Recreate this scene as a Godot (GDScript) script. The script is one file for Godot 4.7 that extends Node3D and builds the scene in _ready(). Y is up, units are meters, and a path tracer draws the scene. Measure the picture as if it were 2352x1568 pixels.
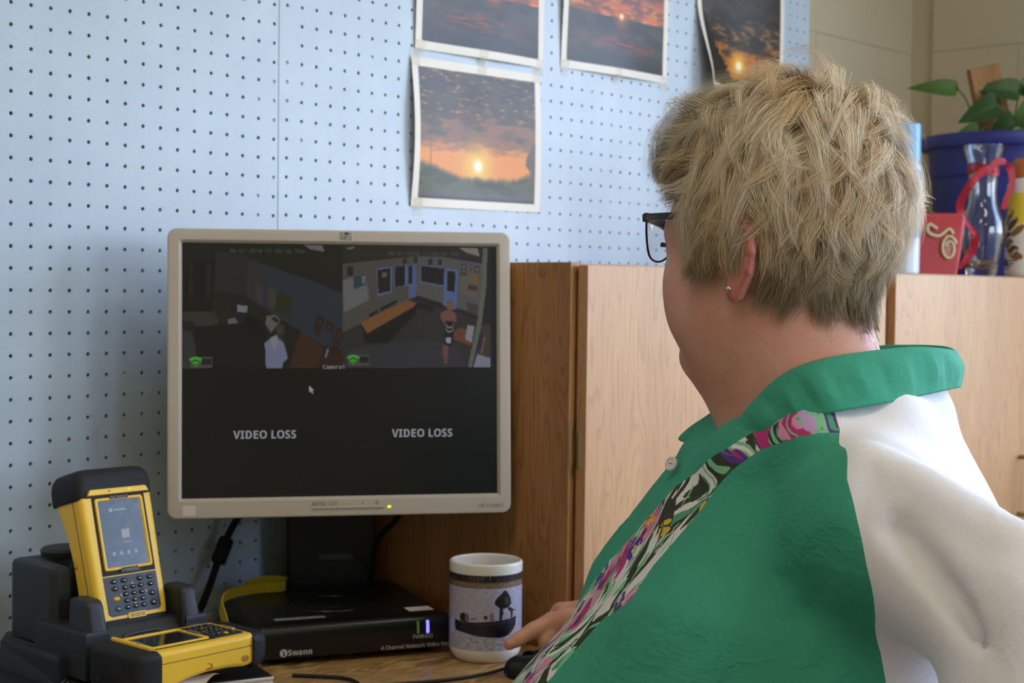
extends Node3D

# ---------------------------------------------------------------- helpers
var taken := {}
var M := {}
var rng := RandomNumberGenerator.new()


func numbered(n: String) -> String:
	if not taken.has(n):
		taken[n] = 0
		return n
	taken[n] += 1
	return "%s_%03d" % [n, taken[n]]


func thing(called: String, label: String, category: String, xf := Transform3D(), group := "") -> Node3D:
	var o := Node3D.new()
	o.name = numbered(called)
	add_child(o)
	o.transform = xf
	o.set_meta("label", label)
	o.set_meta("category", category)
	if group != "":
		o.set_meta("group", group)
	return o


func part(parent: Node, called: String, mesh: Mesh, m: Material, xf := Transform3D(), label := "") -> MeshInstance3D:
	var o := MeshInstance3D.new()
	o.name = numbered(called) if parent == self else called
	o.mesh = mesh
	o.material_override = m
	parent.add_child(o, true)
	o.transform = xf
	if label != "":
		o.set_meta("label", label)
	return o


func struct(called: String, mesh: Mesh, m: Material, xf := Transform3D()) -> MeshInstance3D:
	var o := part(self, called, mesh, m, xf)
	o.set_meta("kind", "structure")
	return o


func pos(x: float, y: float, z: float) -> Transform3D:
	return Transform3D(Basis(), Vector3(x, y, z))


func eul(p: Vector3, rx := 0.0, ry := 0.0, rz := 0.0) -> Transform3D:
	return Transform3D(Basis.from_euler(Vector3(deg_to_rad(rx), deg_to_rad(ry), deg_to_rad(rz))), p)


func rgb(r: int, g: int, b: int) -> Color:
	return Color8(r, g, b)


func mk(c: Color, rough := 0.6, metal := 0.0, spec := 0.5) -> StandardMaterial3D:
	var m := StandardMaterial3D.new()
	m.albedo_color = c
	m.roughness = rough
	m.metallic = metal
	m.metallic_specular = spec
	return m


func tx(m: StandardMaterial3D, img: Image, scale := Vector3.ONE) -> StandardMaterial3D:
	m.albedo_texture = ImageTexture.create_from_image(img)
	m.albedo_color = Color.WHITE
	m.uv1_scale = scale
	return m


func bump(m: StandardMaterial3D, img: Image, cm: float) -> StandardMaterial3D:
	m.heightmap_enabled = true
	m.heightmap_texture = ImageTexture.create_from_image(img)
	m.heightmap_scale = cm
	return m


func noise(freq: float, s: int, oct := 4) -> FastNoiseLite:
	var n := FastNoiseLite.new()
	n.noise_type = FastNoiseLite.TYPE_SIMPLEX
	n.frequency = freq
	n.seed = s
	n.fractal_octaves = oct
	return n


# triangle soup with creased smooth normals
class Soup:
	var v := PackedVector3Array()
	var uv := PackedVector2Array()

	func tri(a: Vector3, b: Vector3, c: Vector3, ua := Vector2(), ub := Vector2(), uc := Vector2()) -> void:
		v.append(a); v.append(b); v.append(c)
		uv.append(ua); uv.append(ub); uv.append(uc)

	func quad(a: Vector3, b: Vector3, c: Vector3, d: Vector3, ua := Vector2(), ub := Vector2(), uc := Vector2(), ud := Vector2()) -> void:
		tri(a, b, c, ua, ub, uc)
		tri(a, c, d, ua, uc, ud)

	func add(o: Soup, xf := Transform3D()) -> Soup:
		var flip := xf.basis.determinant() < 0.0
		for k in range(0, o.v.size(), 3):
			if flip:
				tri(xf * o.v[k], xf * o.v[k + 2], xf * o.v[k + 1], o.uv[k], o.uv[k + 2], o.uv[k + 1])
			else:
				tri(xf * o.v[k], xf * o.v[k + 1], xf * o.v[k + 2], o.uv[k], o.uv[k + 1], o.uv[k + 2])
		return self

	# front faces run clockwise: the normal of a, b, c is (c - a) x (b - a)
	func mesh(crease := 40.0) -> ArrayMesh:
		var lim := cos(deg_to_rad(crease))
		var n := v.size()
		var fn := PackedVector3Array()
		fn.resize(n / 3)
		var at := {}
		for k in range(0, n, 3):
			var f := (v[k + 2] - v[k]).cross(v[k + 1] - v[k])
			fn[k / 3] = f
			for j in 3:
				var key := Vector3i((v[k + j] * 20000.0).round())
				if at.has(key):
					at[key].append(k / 3)
				else:
					at[key] = [k / 3]
		var nn := PackedVector3Array()
		nn.resize(n)
		for k in n:
			var own := fn[k / 3].normalized()
			var s := Vector3.ZERO
			for f in at[Vector3i((v[k] * 20000.0).round())]:
				if fn[f].normalized().dot(own) > lim:
					s += fn[f]
			nn[k] = s.normalized() if s.length() > 1e-20 else Vector3.UP
		var a := []
		a.resize(Mesh.ARRAY_MAX)
		a[Mesh.ARRAY_VERTEX] = v
		a[Mesh.ARRAY_NORMAL] = nn
		a[Mesh.ARRAY_TEX_UV] = uv
		var m := ArrayMesh.new()
		m.add_surface_from_arrays(Mesh.PRIMITIVE_TRIANGLES, a)
		return m


func sbox(size: Vector3, r := 0.0, seg := 2, taper := 0.0) -> Soup:
	# box with rounded edges; taper shrinks the top in x and z by that share
	var s := Soup.new()
	var h := size / 2.0
	r = minf(r, minf(h.x, minf(h.y, h.z)) * 0.999)
	var lists := []
	for ax in 3:
		var l := []
		var e: float = h[ax]
		if r <= 0.0:
			l = [-e, e]
		else:
			for k in seg + 1:
				l.append(-e + r * float(k) / seg)
			for k in seg + 1:
				l.append(e - r + r * float(k) / seg)
		lists.append(l)
	var place := func(q: Vector3) -> Vector3:
		var p := q
		if r > 0.0:
			var c := q.clamp(-(h - Vector3.ONE * r), h - Vector3.ONE * r)
			var d := q - c
			p = c + d.normalized() * r
		if taper != 0.0:
			var k := 1.0 - taper * (p.y + h.y) / (2.0 * h.y)
			p.x *= k
			p.z *= k
		return p
	for ax in 3:
		var u := (ax + 1) % 3
		var w := (ax + 2) % 3
		for sg in [-1.0, 1.0]:
			var lu: Array = lists[u]
			var lw: Array = lists[w]
			for i in lu.size() - 1:
				for j in lw.size() - 1:
					var q := []
					var uvq := []
					for ij in [[0, 0], [1, 0], [1, 1], [0, 1]]:
						var p := Vector3()
						p[ax] = sg * h[ax]
						p[u] = lu[i + ij[0]]
						p[w] = lw[j + ij[1]]
						q.append(place.call(p))
						uvq.append(Vector2(p.x, -p.y) if ax == 2 else (Vector2(p.z, -p.y) if ax == 0 else Vector2(p.x, p.z)))
					if sg < 0:
						s.quad(q[0], q[1], q[2], q[3], uvq[0], uvq[1], uvq[2], uvq[3])
					else:
						s.quad(q[0], q[3], q[2], q[1], uvq[0], uvq[3], uvq[2], uvq[1])
	return s


func box(size: Vector3, r := 0.0, seg := 2, taper := 0.0) -> ArrayMesh:
	return sbox(size, r, seg, taper).mesh()


func rrect(w: float, h: float, r: float, seg := 5) -> PackedVector2Array:
	# rounded rectangle, anticlockwise from the right
	var p := PackedVector2Array()
	for c in [[1, 1, 0.0], [-1, 1, 0.5], [-1, -1, 1.0], [1, -1, 1.5]]:
		for k in seg + 1:
			var a: float = PI * (c[2] + 0.5 * k / seg)
			p.append(Vector2(c[0] * (w / 2 - r), c[1] * (h / 2 - r)) + Vector2(cos(a), sin(a)) * r)
	return p


func inset(poly: PackedVector2Array, d: float) -> PackedVector2Array:
	var o := PackedVector2Array()
	var n := poly.size()
	for k in n:
		var e0 := (poly[k] - poly[(k + n - 1) % n]).normalized()
		var e1 := (poly[(k + 1) % n] - poly[k]).normalized()
		var n0 := Vector2(-e0.y, e0.x)
		var n1 := Vector2(-e1.y, e1.x)
		var b := (n0 + n1).normalized()
		o.append(poly[k] + b * d / maxf(0.35, b.dot(n0)))
	return o


func sextrude(poly: PackedVector2Array, z0: float, z1: float, bevel := 0.0, back := true) -> Soup:
	# anticlockwise polygon in x, y pushed from z0 to z1 (the front), front edge bevelled
	var s := Soup.new()
	var rings := [[poly, z0]]
	if bevel > 0.0:
		rings.append([poly, z1 - bevel])
		rings.append([inset(poly, bevel * 0.3), z1 - bevel * 0.3])
		rings.append([inset(poly, bevel), z1])
	else:
		rings.append([poly, z1])
	var n := poly.size()
	for r in rings.size() - 1:
		var a: PackedVector2Array = rings[r][0]
		var b: PackedVector2Array = rings[r + 1][0]
		for k in n:
			var j := (k + 1) % n
			s.quad(Vector3(a[k].x, a[k].y, rings[r][1]), Vector3(b[k].x, b[k].y, rings[r + 1][1]), Vector3(b[j].x, b[j].y, rings[r + 1][1]), Vector3(a[j].x, a[j].y, rings[r][1]),
				Vector2(a[k].x, -a[k].y), Vector2(b[k].x, -b[k].y), Vector2(b[j].x, -b[j].y), Vector2(a[j].x, -a[j].y))
	var top: PackedVector2Array = rings[-1][0]
	var t := Geometry2D.triangulate_polygon(top)
	for k in range(0, t.size(), 3):
		var p := [top[t[k]], top[t[k + 1]], top[t[k + 2]]]
		if (p[1] - p[0]).cross(p[2] - p[0]) > 0:
			p.reverse()
		s.tri(Vector3(p[0].x, p[0].y, z1), Vector3(p[1].x, p[1].y, z1), Vector3(p[2].x, p[2].y, z1), Vector2(p[0].x, -p[0].y), Vector2(p[1].x, -p[1].y), Vector2(p[2].x, -p[2].y))
		if back:
			var q := [poly[t[k]], poly[t[k + 1]], poly[t[k + 2]]]
			if (q[1] - q[0]).cross(q[2] - q[0]) < 0:
				q.reverse()
			s.tri(Vector3(q[0].x, q[0].y, z0), Vector3(q[1].x, q[1].y, z0), Vector3(q[2].x, q[2].y, z0), Vector2(q[0].x, -q[0].y), Vector2(q[1].x, -q[1].y), Vector2(q[2].x, -q[2].y))
	return s


func extrude(poly: PackedVector2Array, z0: float, z1: float, bevel := 0.0) -> ArrayMesh:
	return sextrude(poly, z0, z1, bevel).mesh()


func srings(rings: Array, closed := false, uvs := true) -> Soup:
	# skin over a list of point loops (each an Array/PackedVector3Array of equal size, anticlockwise seen from the end)
	var s := Soup.new()
	var n: int = rings[0].size()
	for r in rings.size() - 1:
		for k in n:
			var j := (k + 1) % n
			var u0 := float(k) / n
			var u1 := float(k + 1) / n
			var v0 := float(r) / (rings.size() - 1)
			var v1 := float(r + 1) / (rings.size() - 1)
			s.quad(rings[r][k], rings[r + 1][k], rings[r + 1][j], rings[r][j], Vector2(u0, v0), Vector2(u0, v1), Vector2(u1, v1), Vector2(u1, v0))
	if closed:
		for e in [0, rings.size() - 1]:
			var c := Vector3.ZERO
			for p in rings[e]:
				c += p
			c /= n
			for k in n:
				var j := (k + 1) % n
				if e == 0:
					s.tri(c, rings[e][k], rings[e][j])
				else:
					s.tri(c, rings[e][j], rings[e][k])
	return s


func slathe(prof: Array, segs := 48) -> Soup:
	# profile of Vector2(radius, y), bottom to top on the outside
	var rings := []
	for p in prof:
		var ring := PackedVector3Array()
		for k in segs:
			var a := -TAU * k / segs
			ring.append(Vector3(cos(a) * p.x, p.y, sin(a) * p.x))
		rings.append(ring)
	return srings(rings)


func lathe(prof: Array, segs := 48, crease := 40.0) -> ArrayMesh:
	return slathe(prof, segs).mesh(crease)


func stube(path: Array, radius, segs := 10, ends := true) -> Soup:
	var rings := []
	var n := path.size()
	var up := Vector3.UP
	for k in n:
		var t: Vector3 = (path[mini(k + 1, n - 1)] - path[maxi(k - 1, 0)]).normalized()
		if absf(t.dot(up)) > 0.95:
			up = Vector3.RIGHT if absf(t.x) < 0.8 else Vector3.BACK
		var a := t.cross(up).normalized()
		var b := a.cross(t).normalized()
		up = b
		var r: float = radius[k] if radius is Array else radius
		var ring := PackedVector3Array()
		for j in segs:
			var w := TAU * j / segs
			ring.append(path[k] + (a * cos(w) - b * sin(w)) * r)
		rings.append(ring)
	return srings(rings, ends)


func tube(path: Array, radius, segs := 10, ends := true) -> ArrayMesh:
	return stube(path, radius, segs, ends).mesh(50.0)


func spline(ctrl: Array, per := 8) -> Array:
	var o := []
	for k in ctrl.size() - 1:
		var p0 = ctrl[maxi(k - 1, 0)]
		var p1 = ctrl[k]
		var p2 = ctrl[k + 1]
		var p3 = ctrl[mini(k + 2, ctrl.size() - 1)]
		for j in per:
			var t := float(j) / per
			o.append(0.5 * ((2.0 * p1) + (p2 - p0) * t + (2.0 * p0 - 5.0 * p1 + 4.0 * p2 - p3) * t * t + (3.0 * p1 - p0 - 3.0 * p2 + p3) * t * t * t))
	o.append(ctrl[-1])
	return o


func strip(path: Array, sides: Array, w: float, thick: float) -> ArrayMesh:
	# a flat band along a path; sides[k] points across the band
	var rings := []
	var n := path.size()
	for k in n:
		var t: Vector3 = (path[mini(k + 1, n - 1)] - path[maxi(k - 1, 0)]).normalized()
		var a: Vector3 = (sides[k] - t * t.dot(sides[k])).normalized()
		var b := t.cross(a).normalized()
		rings.append(PackedVector3Array([path[k] + a * w / 2 + b * thick / 2, path[k] - a * w / 2 + b * thick / 2, path[k] - a * w / 2 - b * thick / 2, path[k] + a * w / 2 - b * thick / 2]))
	return srings(rings, true).mesh(35.0)


func text(parent: Node, called: String, s: String, height: float, m: Material, xf: Transform3D, bold := 0.0, face := "Droid Sans", depth := 0.0002, label := "") -> MeshInstance3D:
	var f := SystemFont.new()
	f.font_names = PackedStringArray([face])
	var t := TextMesh.new()
	t.text = s
	if bold > 0.0:
		f.font_weight = 700
	t.font = f
	t.font_size = 64
	t.pixel_size = height / 46.0
	t.depth = depth
	t.curve_step = 2.0
	return part(parent, called, t, m, xf, label)


func fgrid(nu: int, nv: int, f: Callable, flip := false, uvs := Vector2.ONE) -> ArrayMesh:
	# smooth sheet: f(u, v) -> Vector3 with u, v in 0..1
	var p := PackedVector3Array()
	var uv := PackedVector2Array()
	p.resize((nu + 1) * (nv + 1))
	uv.resize(p.size())
	for j in nv + 1:
		for i in nu + 1:
			p[j * (nu + 1) + i] = f.call(float(i) / nu, float(j) / nv)
			uv[j * (nu + 1) + i] = Vector2(float(i) / nu, float(j) / nv) * uvs
	return agrid(p, uv, nu, nv, flip)


func agrid(p: PackedVector3Array, uv: PackedVector2Array, nu: int, nv: int, flip := false) -> ArrayMesh:
	var nn := PackedVector3Array()
	nn.resize(p.size())
	var w := nu + 1
	for j in nv + 1:
		for i in w:
			var du := p[j * w + mini(i + 1, nu)] - p[j * w + maxi(i - 1, 0)]
			var dv := p[mini(j + 1, nv) * w + i] - p[maxi(j - 1, 0) * w + i]
			var n := dv.cross(du) if not flip else du.cross(dv)
			nn[j * w + i] = n.normalized()
	var idx := PackedInt32Array()
	for j in nv:
		for i in nu:
			var a := j * w + i
			if flip:
				idx.append_array(PackedInt32Array([a, a + w + 1, a + 1, a, a + w, a + w + 1]))
			else:
				idx.append_array(PackedInt32Array([a, a + 1, a + w + 1, a, a + w + 1, a + w]))
	var arr := []
	arr.resize(Mesh.ARRAY_MAX)
	arr[Mesh.ARRAY_VERTEX] = p
	arr[Mesh.ARRAY_NORMAL] = nn
	arr[Mesh.ARRAY_TEX_UV] = uv
	arr[Mesh.ARRAY_INDEX] = idx
	var m := ArrayMesh.new()
	m.add_surface_from_arrays(Mesh.PRIMITIVE_TRIANGLES, arr)
	return m


# ---------------------------------------------------------------- pictures computed in code
func picture(w: int, h: int, f: Callable) -> Image:
	var d := PackedByteArray()
	d.resize(w * h * 3)
	var k := 0
	for y in h:
		for x in w:
			var c: Color = f.call(x, y)
			d[k] = clampi(int(c.r * 255.0), 0, 255)
			d[k + 1] = clampi(int(c.g * 255.0), 0, 255)
			d[k + 2] = clampi(int(c.b * 255.0), 0, 255)
			k += 3
	return Image.create_from_data(w, h, false, Image.FORMAT_RGB8, d)


func fill_poly(img: Image, pts: Array, c: Color, a := 1.0) -> void:
	var y0 := 1e9
	var y1 := -1e9
	for p in pts:
		y0 = minf(y0, p.y)
		y1 = maxf(y1, p.y)
	for y in range(maxi(0, int(y0)), mini(img.get_height() - 1, int(y1)) + 1):
		var xs := []
		var yy := y + 0.5
		for k in pts.size():
			var p: Vector2 = pts[k]
			var q: Vector2 = pts[(k + 1) % pts.size()]
			if (p.y <= yy) != (q.y <= yy):
				xs.append(p.x + (yy - p.y) / (q.y - p.y) * (q.x - p.x))
		xs.sort()
		for k in range(0, xs.size() - 1, 2):
			var xa := maxi(0, int(round(xs[k])))
			var xb := mini(img.get_width(), int(round(xs[k + 1])))
			if xb <= xa:
				continue
			if a >= 1.0:
				img.fill_rect(Rect2i(xa, y, xb - xa, 1), c)
			else:
				for x in range(xa, xb):
					img.set_pixel(x, y, img.get_pixel(x, y).lerp(c, a))


func ellipse(img: Image, cx: float, cy: float, rx: float, ry: float, c: Color, rot := 0.0, a := 1.0) -> void:
	var pts := []
	for k in 20:
		pts.append(Vector2(cx, cy) + Vector2(cos(TAU * k / 20) * rx, sin(TAU * k / 20) * ry).rotated(rot))
	fill_poly(img, pts, c, a)


func stroke(img: Image, path: Array, w0: float, w1: float, c: Color, a := 1.0) -> void:
	var l := []
	var r := []
	var n := path.size()
	for k in n:
		var t: Vector2 = (path[mini(k + 1, n - 1)] - path[maxi(k - 1, 0)]).normalized()
		var w := lerpf(w0, w1, float(k) / (n - 1)) * sin(PI * clampf(0.12 + 0.8 * float(k) / (n - 1), 0.0, 1.0))
		l.append(path[k] + Vector2(-t.y, t.x) * w)
		r.append(path[k] - Vector2(-t.y, t.x) * w)
	r.reverse()
	fill_poly(img, l + r, c, a)


func wood(w: int, h: int, sd: int, light: Color, dark: Color, streak := 1.0, lines := 26.0) -> Image:
	# grain runs along y
	var n1 := noise(0.012, sd, 3)
	var n2 := noise(0.09, sd + 1, 2)
	var n3 := noise(0.5, sd + 2, 2)
	return picture(w, h, func(x: int, y: int) -> Color:
		var warp := n1.get_noise_2d(x * 0.9, y * 0.10) * 1.6
		var ring := fposmod((float(x) / w * lines) + warp * 3.0, 1.0)
		var late := smoothstep(0.55, 0.95, ring) * (1.0 - smoothstep(0.95, 1.0, ring))
		var fine := n2.get_noise_2d(x * 6.0, y * 0.05) * 0.5 + n3.get_noise_2d(x * 2.0, y * 0.012) * 0.5
		var t := clampf(0.32 + 0.42 * late * streak + 0.35 * fine + 0.25 * n1.get_noise_2d(x * 0.4 + 500, y * 0.05), 0.0, 1.0)
		return light.lerp(dark, t))


# ---------------------------------------------------------------- the scene
const CORNER_X := 2.241
const BLOCK_Z := -0.08
const ROOM_LEFT := -2.7
const ROOM_FRONT := 4.3
const ROOM_TOP := 2.75
const DESK := 0.75


func _ready() -> void:
	rng.seed = 7
	camera_and_light()
	materials()
	room()
	pegboards()
	cabinets()
	desk()
	sunset_prints()
	monitor()
	recorder()
	mug()
	mouse_and_leads()
	cradle()
	handhelds()
	desk_papers()
	shelf_things()
	person()


func camera_and_light() -> void:
	var cam := Camera3D.new()
	cam.name = "camera"
	add_child(cam)
	# axes solved from the one-inch grid of the pegboard
	cam.transform = Transform3D(Basis(Vector3(0.67987, 0.01203, 0.73323), Vector3(0.01687, 0.99934, -0.03204), Vector3(-0.73314, 0.03415, 0.67922)), Vector3(-0.9208, 1.1861, 1.6423))
	cam.fov = rad_to_deg(2.0 * atan(784.0 / 3564.35))
	cam.near = 0.05
	cam.far = 60.0
	var at := CameraAttributesPhysical.new()
	at.frustum_focal_length = 12.0 / (784.0 / 3564.35)
	at.frustum_focus_distance = 1.27
	at.frustum_near = 0.05
	at.frustum_far = 60.0
	at.exposure_aperture = 13.0
	at.exposure_shutter_speed = 100.0
	cam.attributes = at
	cam.current = true

	var env := Environment.new()
	env.background_mode = Environment.BG_SKY
	var sky := Sky.new()
	var sm := ProceduralSkyMaterial.new()
	sm.sky_top_color = Color(0.55, 0.70, 0.92)
	sm.sky_horizon_color = Color(0.93, 0.96, 1.0)
	sm.ground_bottom_color = Color(0.40, 0.42, 0.36)
	sm.ground_horizon_color = Color(0.62, 0.64, 0.60)
	sm.sky_energy_multiplier = 1.0
	sky.sky_material = sm
	env.sky = sky
	env.background_energy_multiplier = 12.5
	env.tonemap_mode = Environment.TONE_MAPPER_LINEAR
	env.tonemap_exposure = 0.93
	env.sdfgi_enabled = true
	env.ssao_enabled = true
	env.ssil_enabled = true
	var we := WorldEnvironment.new()
	we.name = "world"
	we.environment = env
	add_child(we)


func materials() -> void:
	M.white = mk(rgb(228, 226, 220), 0.7)
	M.paint_tan = mk(rgb(203, 191, 165), 0.75)
	M.ceiling = mk(rgb(225, 222, 212), 0.9)
	M.floor = mk(rgb(120, 112, 100), 0.5)
	M.black = mk(rgb(20, 20, 21), 0.5)
	M.black_gloss = mk(rgb(16, 16, 17), 0.25)
	M.rubber = mk(rgb(26, 26, 27), 0.8, 0.0, 0.35)
	M.steel = mk(rgb(190, 190, 188), 0.3, 1.0)


func room() -> void:
	var t := 0.15
	var w := CORNER_X - ROOM_LEFT
	struct("floor", box(Vector3(w + 2 * t, 0.1, ROOM_FRONT + 2 * t)), M.floor, pos((CORNER_X + ROOM_LEFT) / 2, -0.05, ROOM_FRONT / 2))
	struct("ceiling", box(Vector3(w + 2 * t, 0.1, ROOM_FRONT + 2 * t)), M.ceiling, pos((CORNER_X + ROOM_LEFT) / 2, ROOM_TOP + 0.05, ROOM_FRONT / 2))
	# painted concrete block, each block a piece with recessed joints, where the photograph shows it
	var back := struct("wall_back", box(Vector3(w + 2 * t, ROOM_TOP, t)), M.paint_tan, pos((CORNER_X + ROOM_LEFT) / 2, ROOM_TOP / 2, BLOCK_Z - 0.006 - t / 2))
	var bl := box(Vector3(0.3996, 0.1996, 0.012), 0.0012, 1)
	for r in range(6, 10):
		for c in 2:
			var x := CORNER_X - 0.2 - 0.4 * c + (0.2 if r % 2 == 0 else 0.0)
			if x > CORNER_X - 0.1:
				x = CORNER_X - 0.1
				part(back, "block", box(Vector3(0.1996, 0.1996, 0.012), 0.0012, 1), M.paint_tan, pos(x - back.position.x, 0.218 + 0.2 * r - back.position.y, 0.0765))
			else:
				part(back, "block", bl, M.paint_tan, pos(x - back.position.x, 0.218 + 0.2 * r - back.position.y, 0.0765))
	struct("wall_left", box(Vector3(t, ROOM_TOP, ROOM_FRONT + 2 * t)), M.paint_tan, pos(ROOM_LEFT - t / 2, ROOM_TOP / 2, ROOM_FRONT / 2))
	# front wall, behind the camera, with a window added at right for fill light
	var fx0 := -0.35
	var fx1 := 1.85
	var fy0 := 0.90
	var fy1 := 2.30
	var fw := Soup.new()
	var fz := ROOM_FRONT + t / 2
	fw.add(sbox(Vector3(fx0 - ROOM_LEFT + t, ROOM_TOP, t)), pos((fx0 + ROOM_LEFT - t) / 2, ROOM_TOP / 2, fz))
	fw.add(sbox(Vector3(CORNER_X + t - fx1, ROOM_TOP, t)), pos((fx1 + CORNER_X + t) / 2, ROOM_TOP / 2, fz))
	fw.add(sbox(Vector3(fx1 - fx0, fy0, t)), pos((fx0 + fx1) / 2, fy0 / 2, fz))
	fw.add(sbox(Vector3(fx1 - fx0, ROOM_TOP - fy1, t)), pos((fx0 + fx1) / 2, (ROOM_TOP + fy1) / 2, fz))
	struct("wall_front", fw.mesh(), M.paint_tan)
	window("window_2", Transform3D(Basis(Vector3.UP, -PI / 2), Vector3((fx0 + fx1) / 2, (fy0 + fy1) / 2, ROOM_FRONT + 0.06)), fx1 - fx0, fy1 - fy0)
	# right wall with its window opening
	var wz0 := 0.75
	var wz1 := 3.35
	var wy0 := 0.85
	var wy1 := 2.40
	var right := Soup.new()
	var q := CORNER_X + t / 2
	right.add(sbox(Vector3(t, ROOM_TOP, wz0 + t)), pos(q, ROOM_TOP / 2, (wz0 - t) / 2))
	right.add(sbox(Vector3(t, ROOM_TOP, ROOM_FRONT + t - wz1)), pos(q, ROOM_TOP / 2, (wz1 + ROOM_FRONT + t) / 2))
	right.add(sbox(Vector3(t, wy0, wz1 - wz0)), pos(q, wy0 / 2, (wz0 + wz1) / 2))
	right.add(sbox(Vector3(t, ROOM_TOP - wy1, wz1 - wz0)), pos(q, (ROOM_TOP + wy1) / 2, (wz0 + wz1) / 2))
	var rw := struct("wall_right", right.mesh(), M.paint_tan)
	for r in range(6, 10):
		for c in 2:
			var z := 0.2 + 0.4 * c - (0.2 if r % 2 == 1 else 0.0)
			if z < 0.1:
				part(rw, "block", box(Vector3(0.012, 0.1996, 0.1996), 0.0012, 1), M.paint_tan, pos(CORNER_X - 0.0035, 0.218 + 0.2 * r, 0.075))
			else:
				part(rw, "block", box(Vector3(0.012, 0.1996, 0.3996), 0.0012, 1), M.paint_tan, pos(CORNER_X - 0.0035, 0.218 + 0.2 * r, z - 0.025))
	window("window_1", pos(CORNER_X + 0.06, (wy0 + wy1) / 2, (wz0 + wz1) / 2), wz1 - wz0, wy1 - wy0)
	# two ceiling fittings
	for f in [[-0.9, 1.1], [-0.9, 3.0], [0.9, 1.6]]:
		var fit := thing("ceiling_light", "white flush ceiling light panel over the desk" if f[0] < 0 and f[1] < 2 else ("white flush ceiling light panel behind the camera" if f[0] < 0 else "white flush ceiling light panel near the window"), "ceiling light", pos(f[0], ROOM_TOP, f[1]))
		part(fit, "housing", box(Vector3(1.2, 0.04, 0.3), 0.004), M.white, pos(0, -0.02, 0))
		var glow := mk(rgb(250, 250, 245), 0.5)
		glow.emission_enabled = true
		glow.emission = Color(1.0, 0.95, 0.87)
		glow.emission_energy_multiplier = 1.2
		part(fit, "lamp_diffuser", box(Vector3(1.15, 0.01, 0.25), 0.002), glow, pos(0, -0.043, 0))
		var al := AreaLight3D.new()
		al.name = "tube_light"
		al.area_size = Vector2(1.15, 0.25)
		al.light_color = Color(1.0, 0.945, 0.86)
		al.light_energy = 0.8
		al.shadow_enabled = true
		fit.add_child(al)
		al.transform = Transform3D(Basis(Vector3.RIGHT, deg_to_rad(-90)), Vector3(0, -0.055, 0))


func window(called: String, xf: Transform3D, ww: float, wh: float) -> void:
	# frame, mullion and two panes; the wall runs along the node's z
	var win := Node3D.new()
	win.name = called
	win.set_meta("kind", "structure")
	add_child(win)
	win.transform = xf
	for s in [-1, 1]:
		part(win, "frame", box(Vector3(0.06, 0.05, ww), 0.004), M.white, pos(0, s * (wh / 2 - 0.025), 0))
		part(win, "frame", box(Vector3(0.06, wh - 0.1, 0.05), 0.004), M.white, pos(0, 0, s * (ww / 2 - 0.025)))
	part(win, "mullion", box(Vector3(0.05, wh - 0.1, 0.045), 0.004), M.white, pos(0, 0, 0))
	var glass := mk(Color(1, 1, 1, 0.04), 0.02)
	glass.transparency = BaseMaterial3D.TRANSPARENCY_ALPHA
	for s in [-1, 1]:
		part(win, "window_pane", box(Vector3(0.004, wh - 0.1, ww / 2 - 0.072)), glass, pos(0, 0, s * (ww / 4 - 0.013)))


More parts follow.
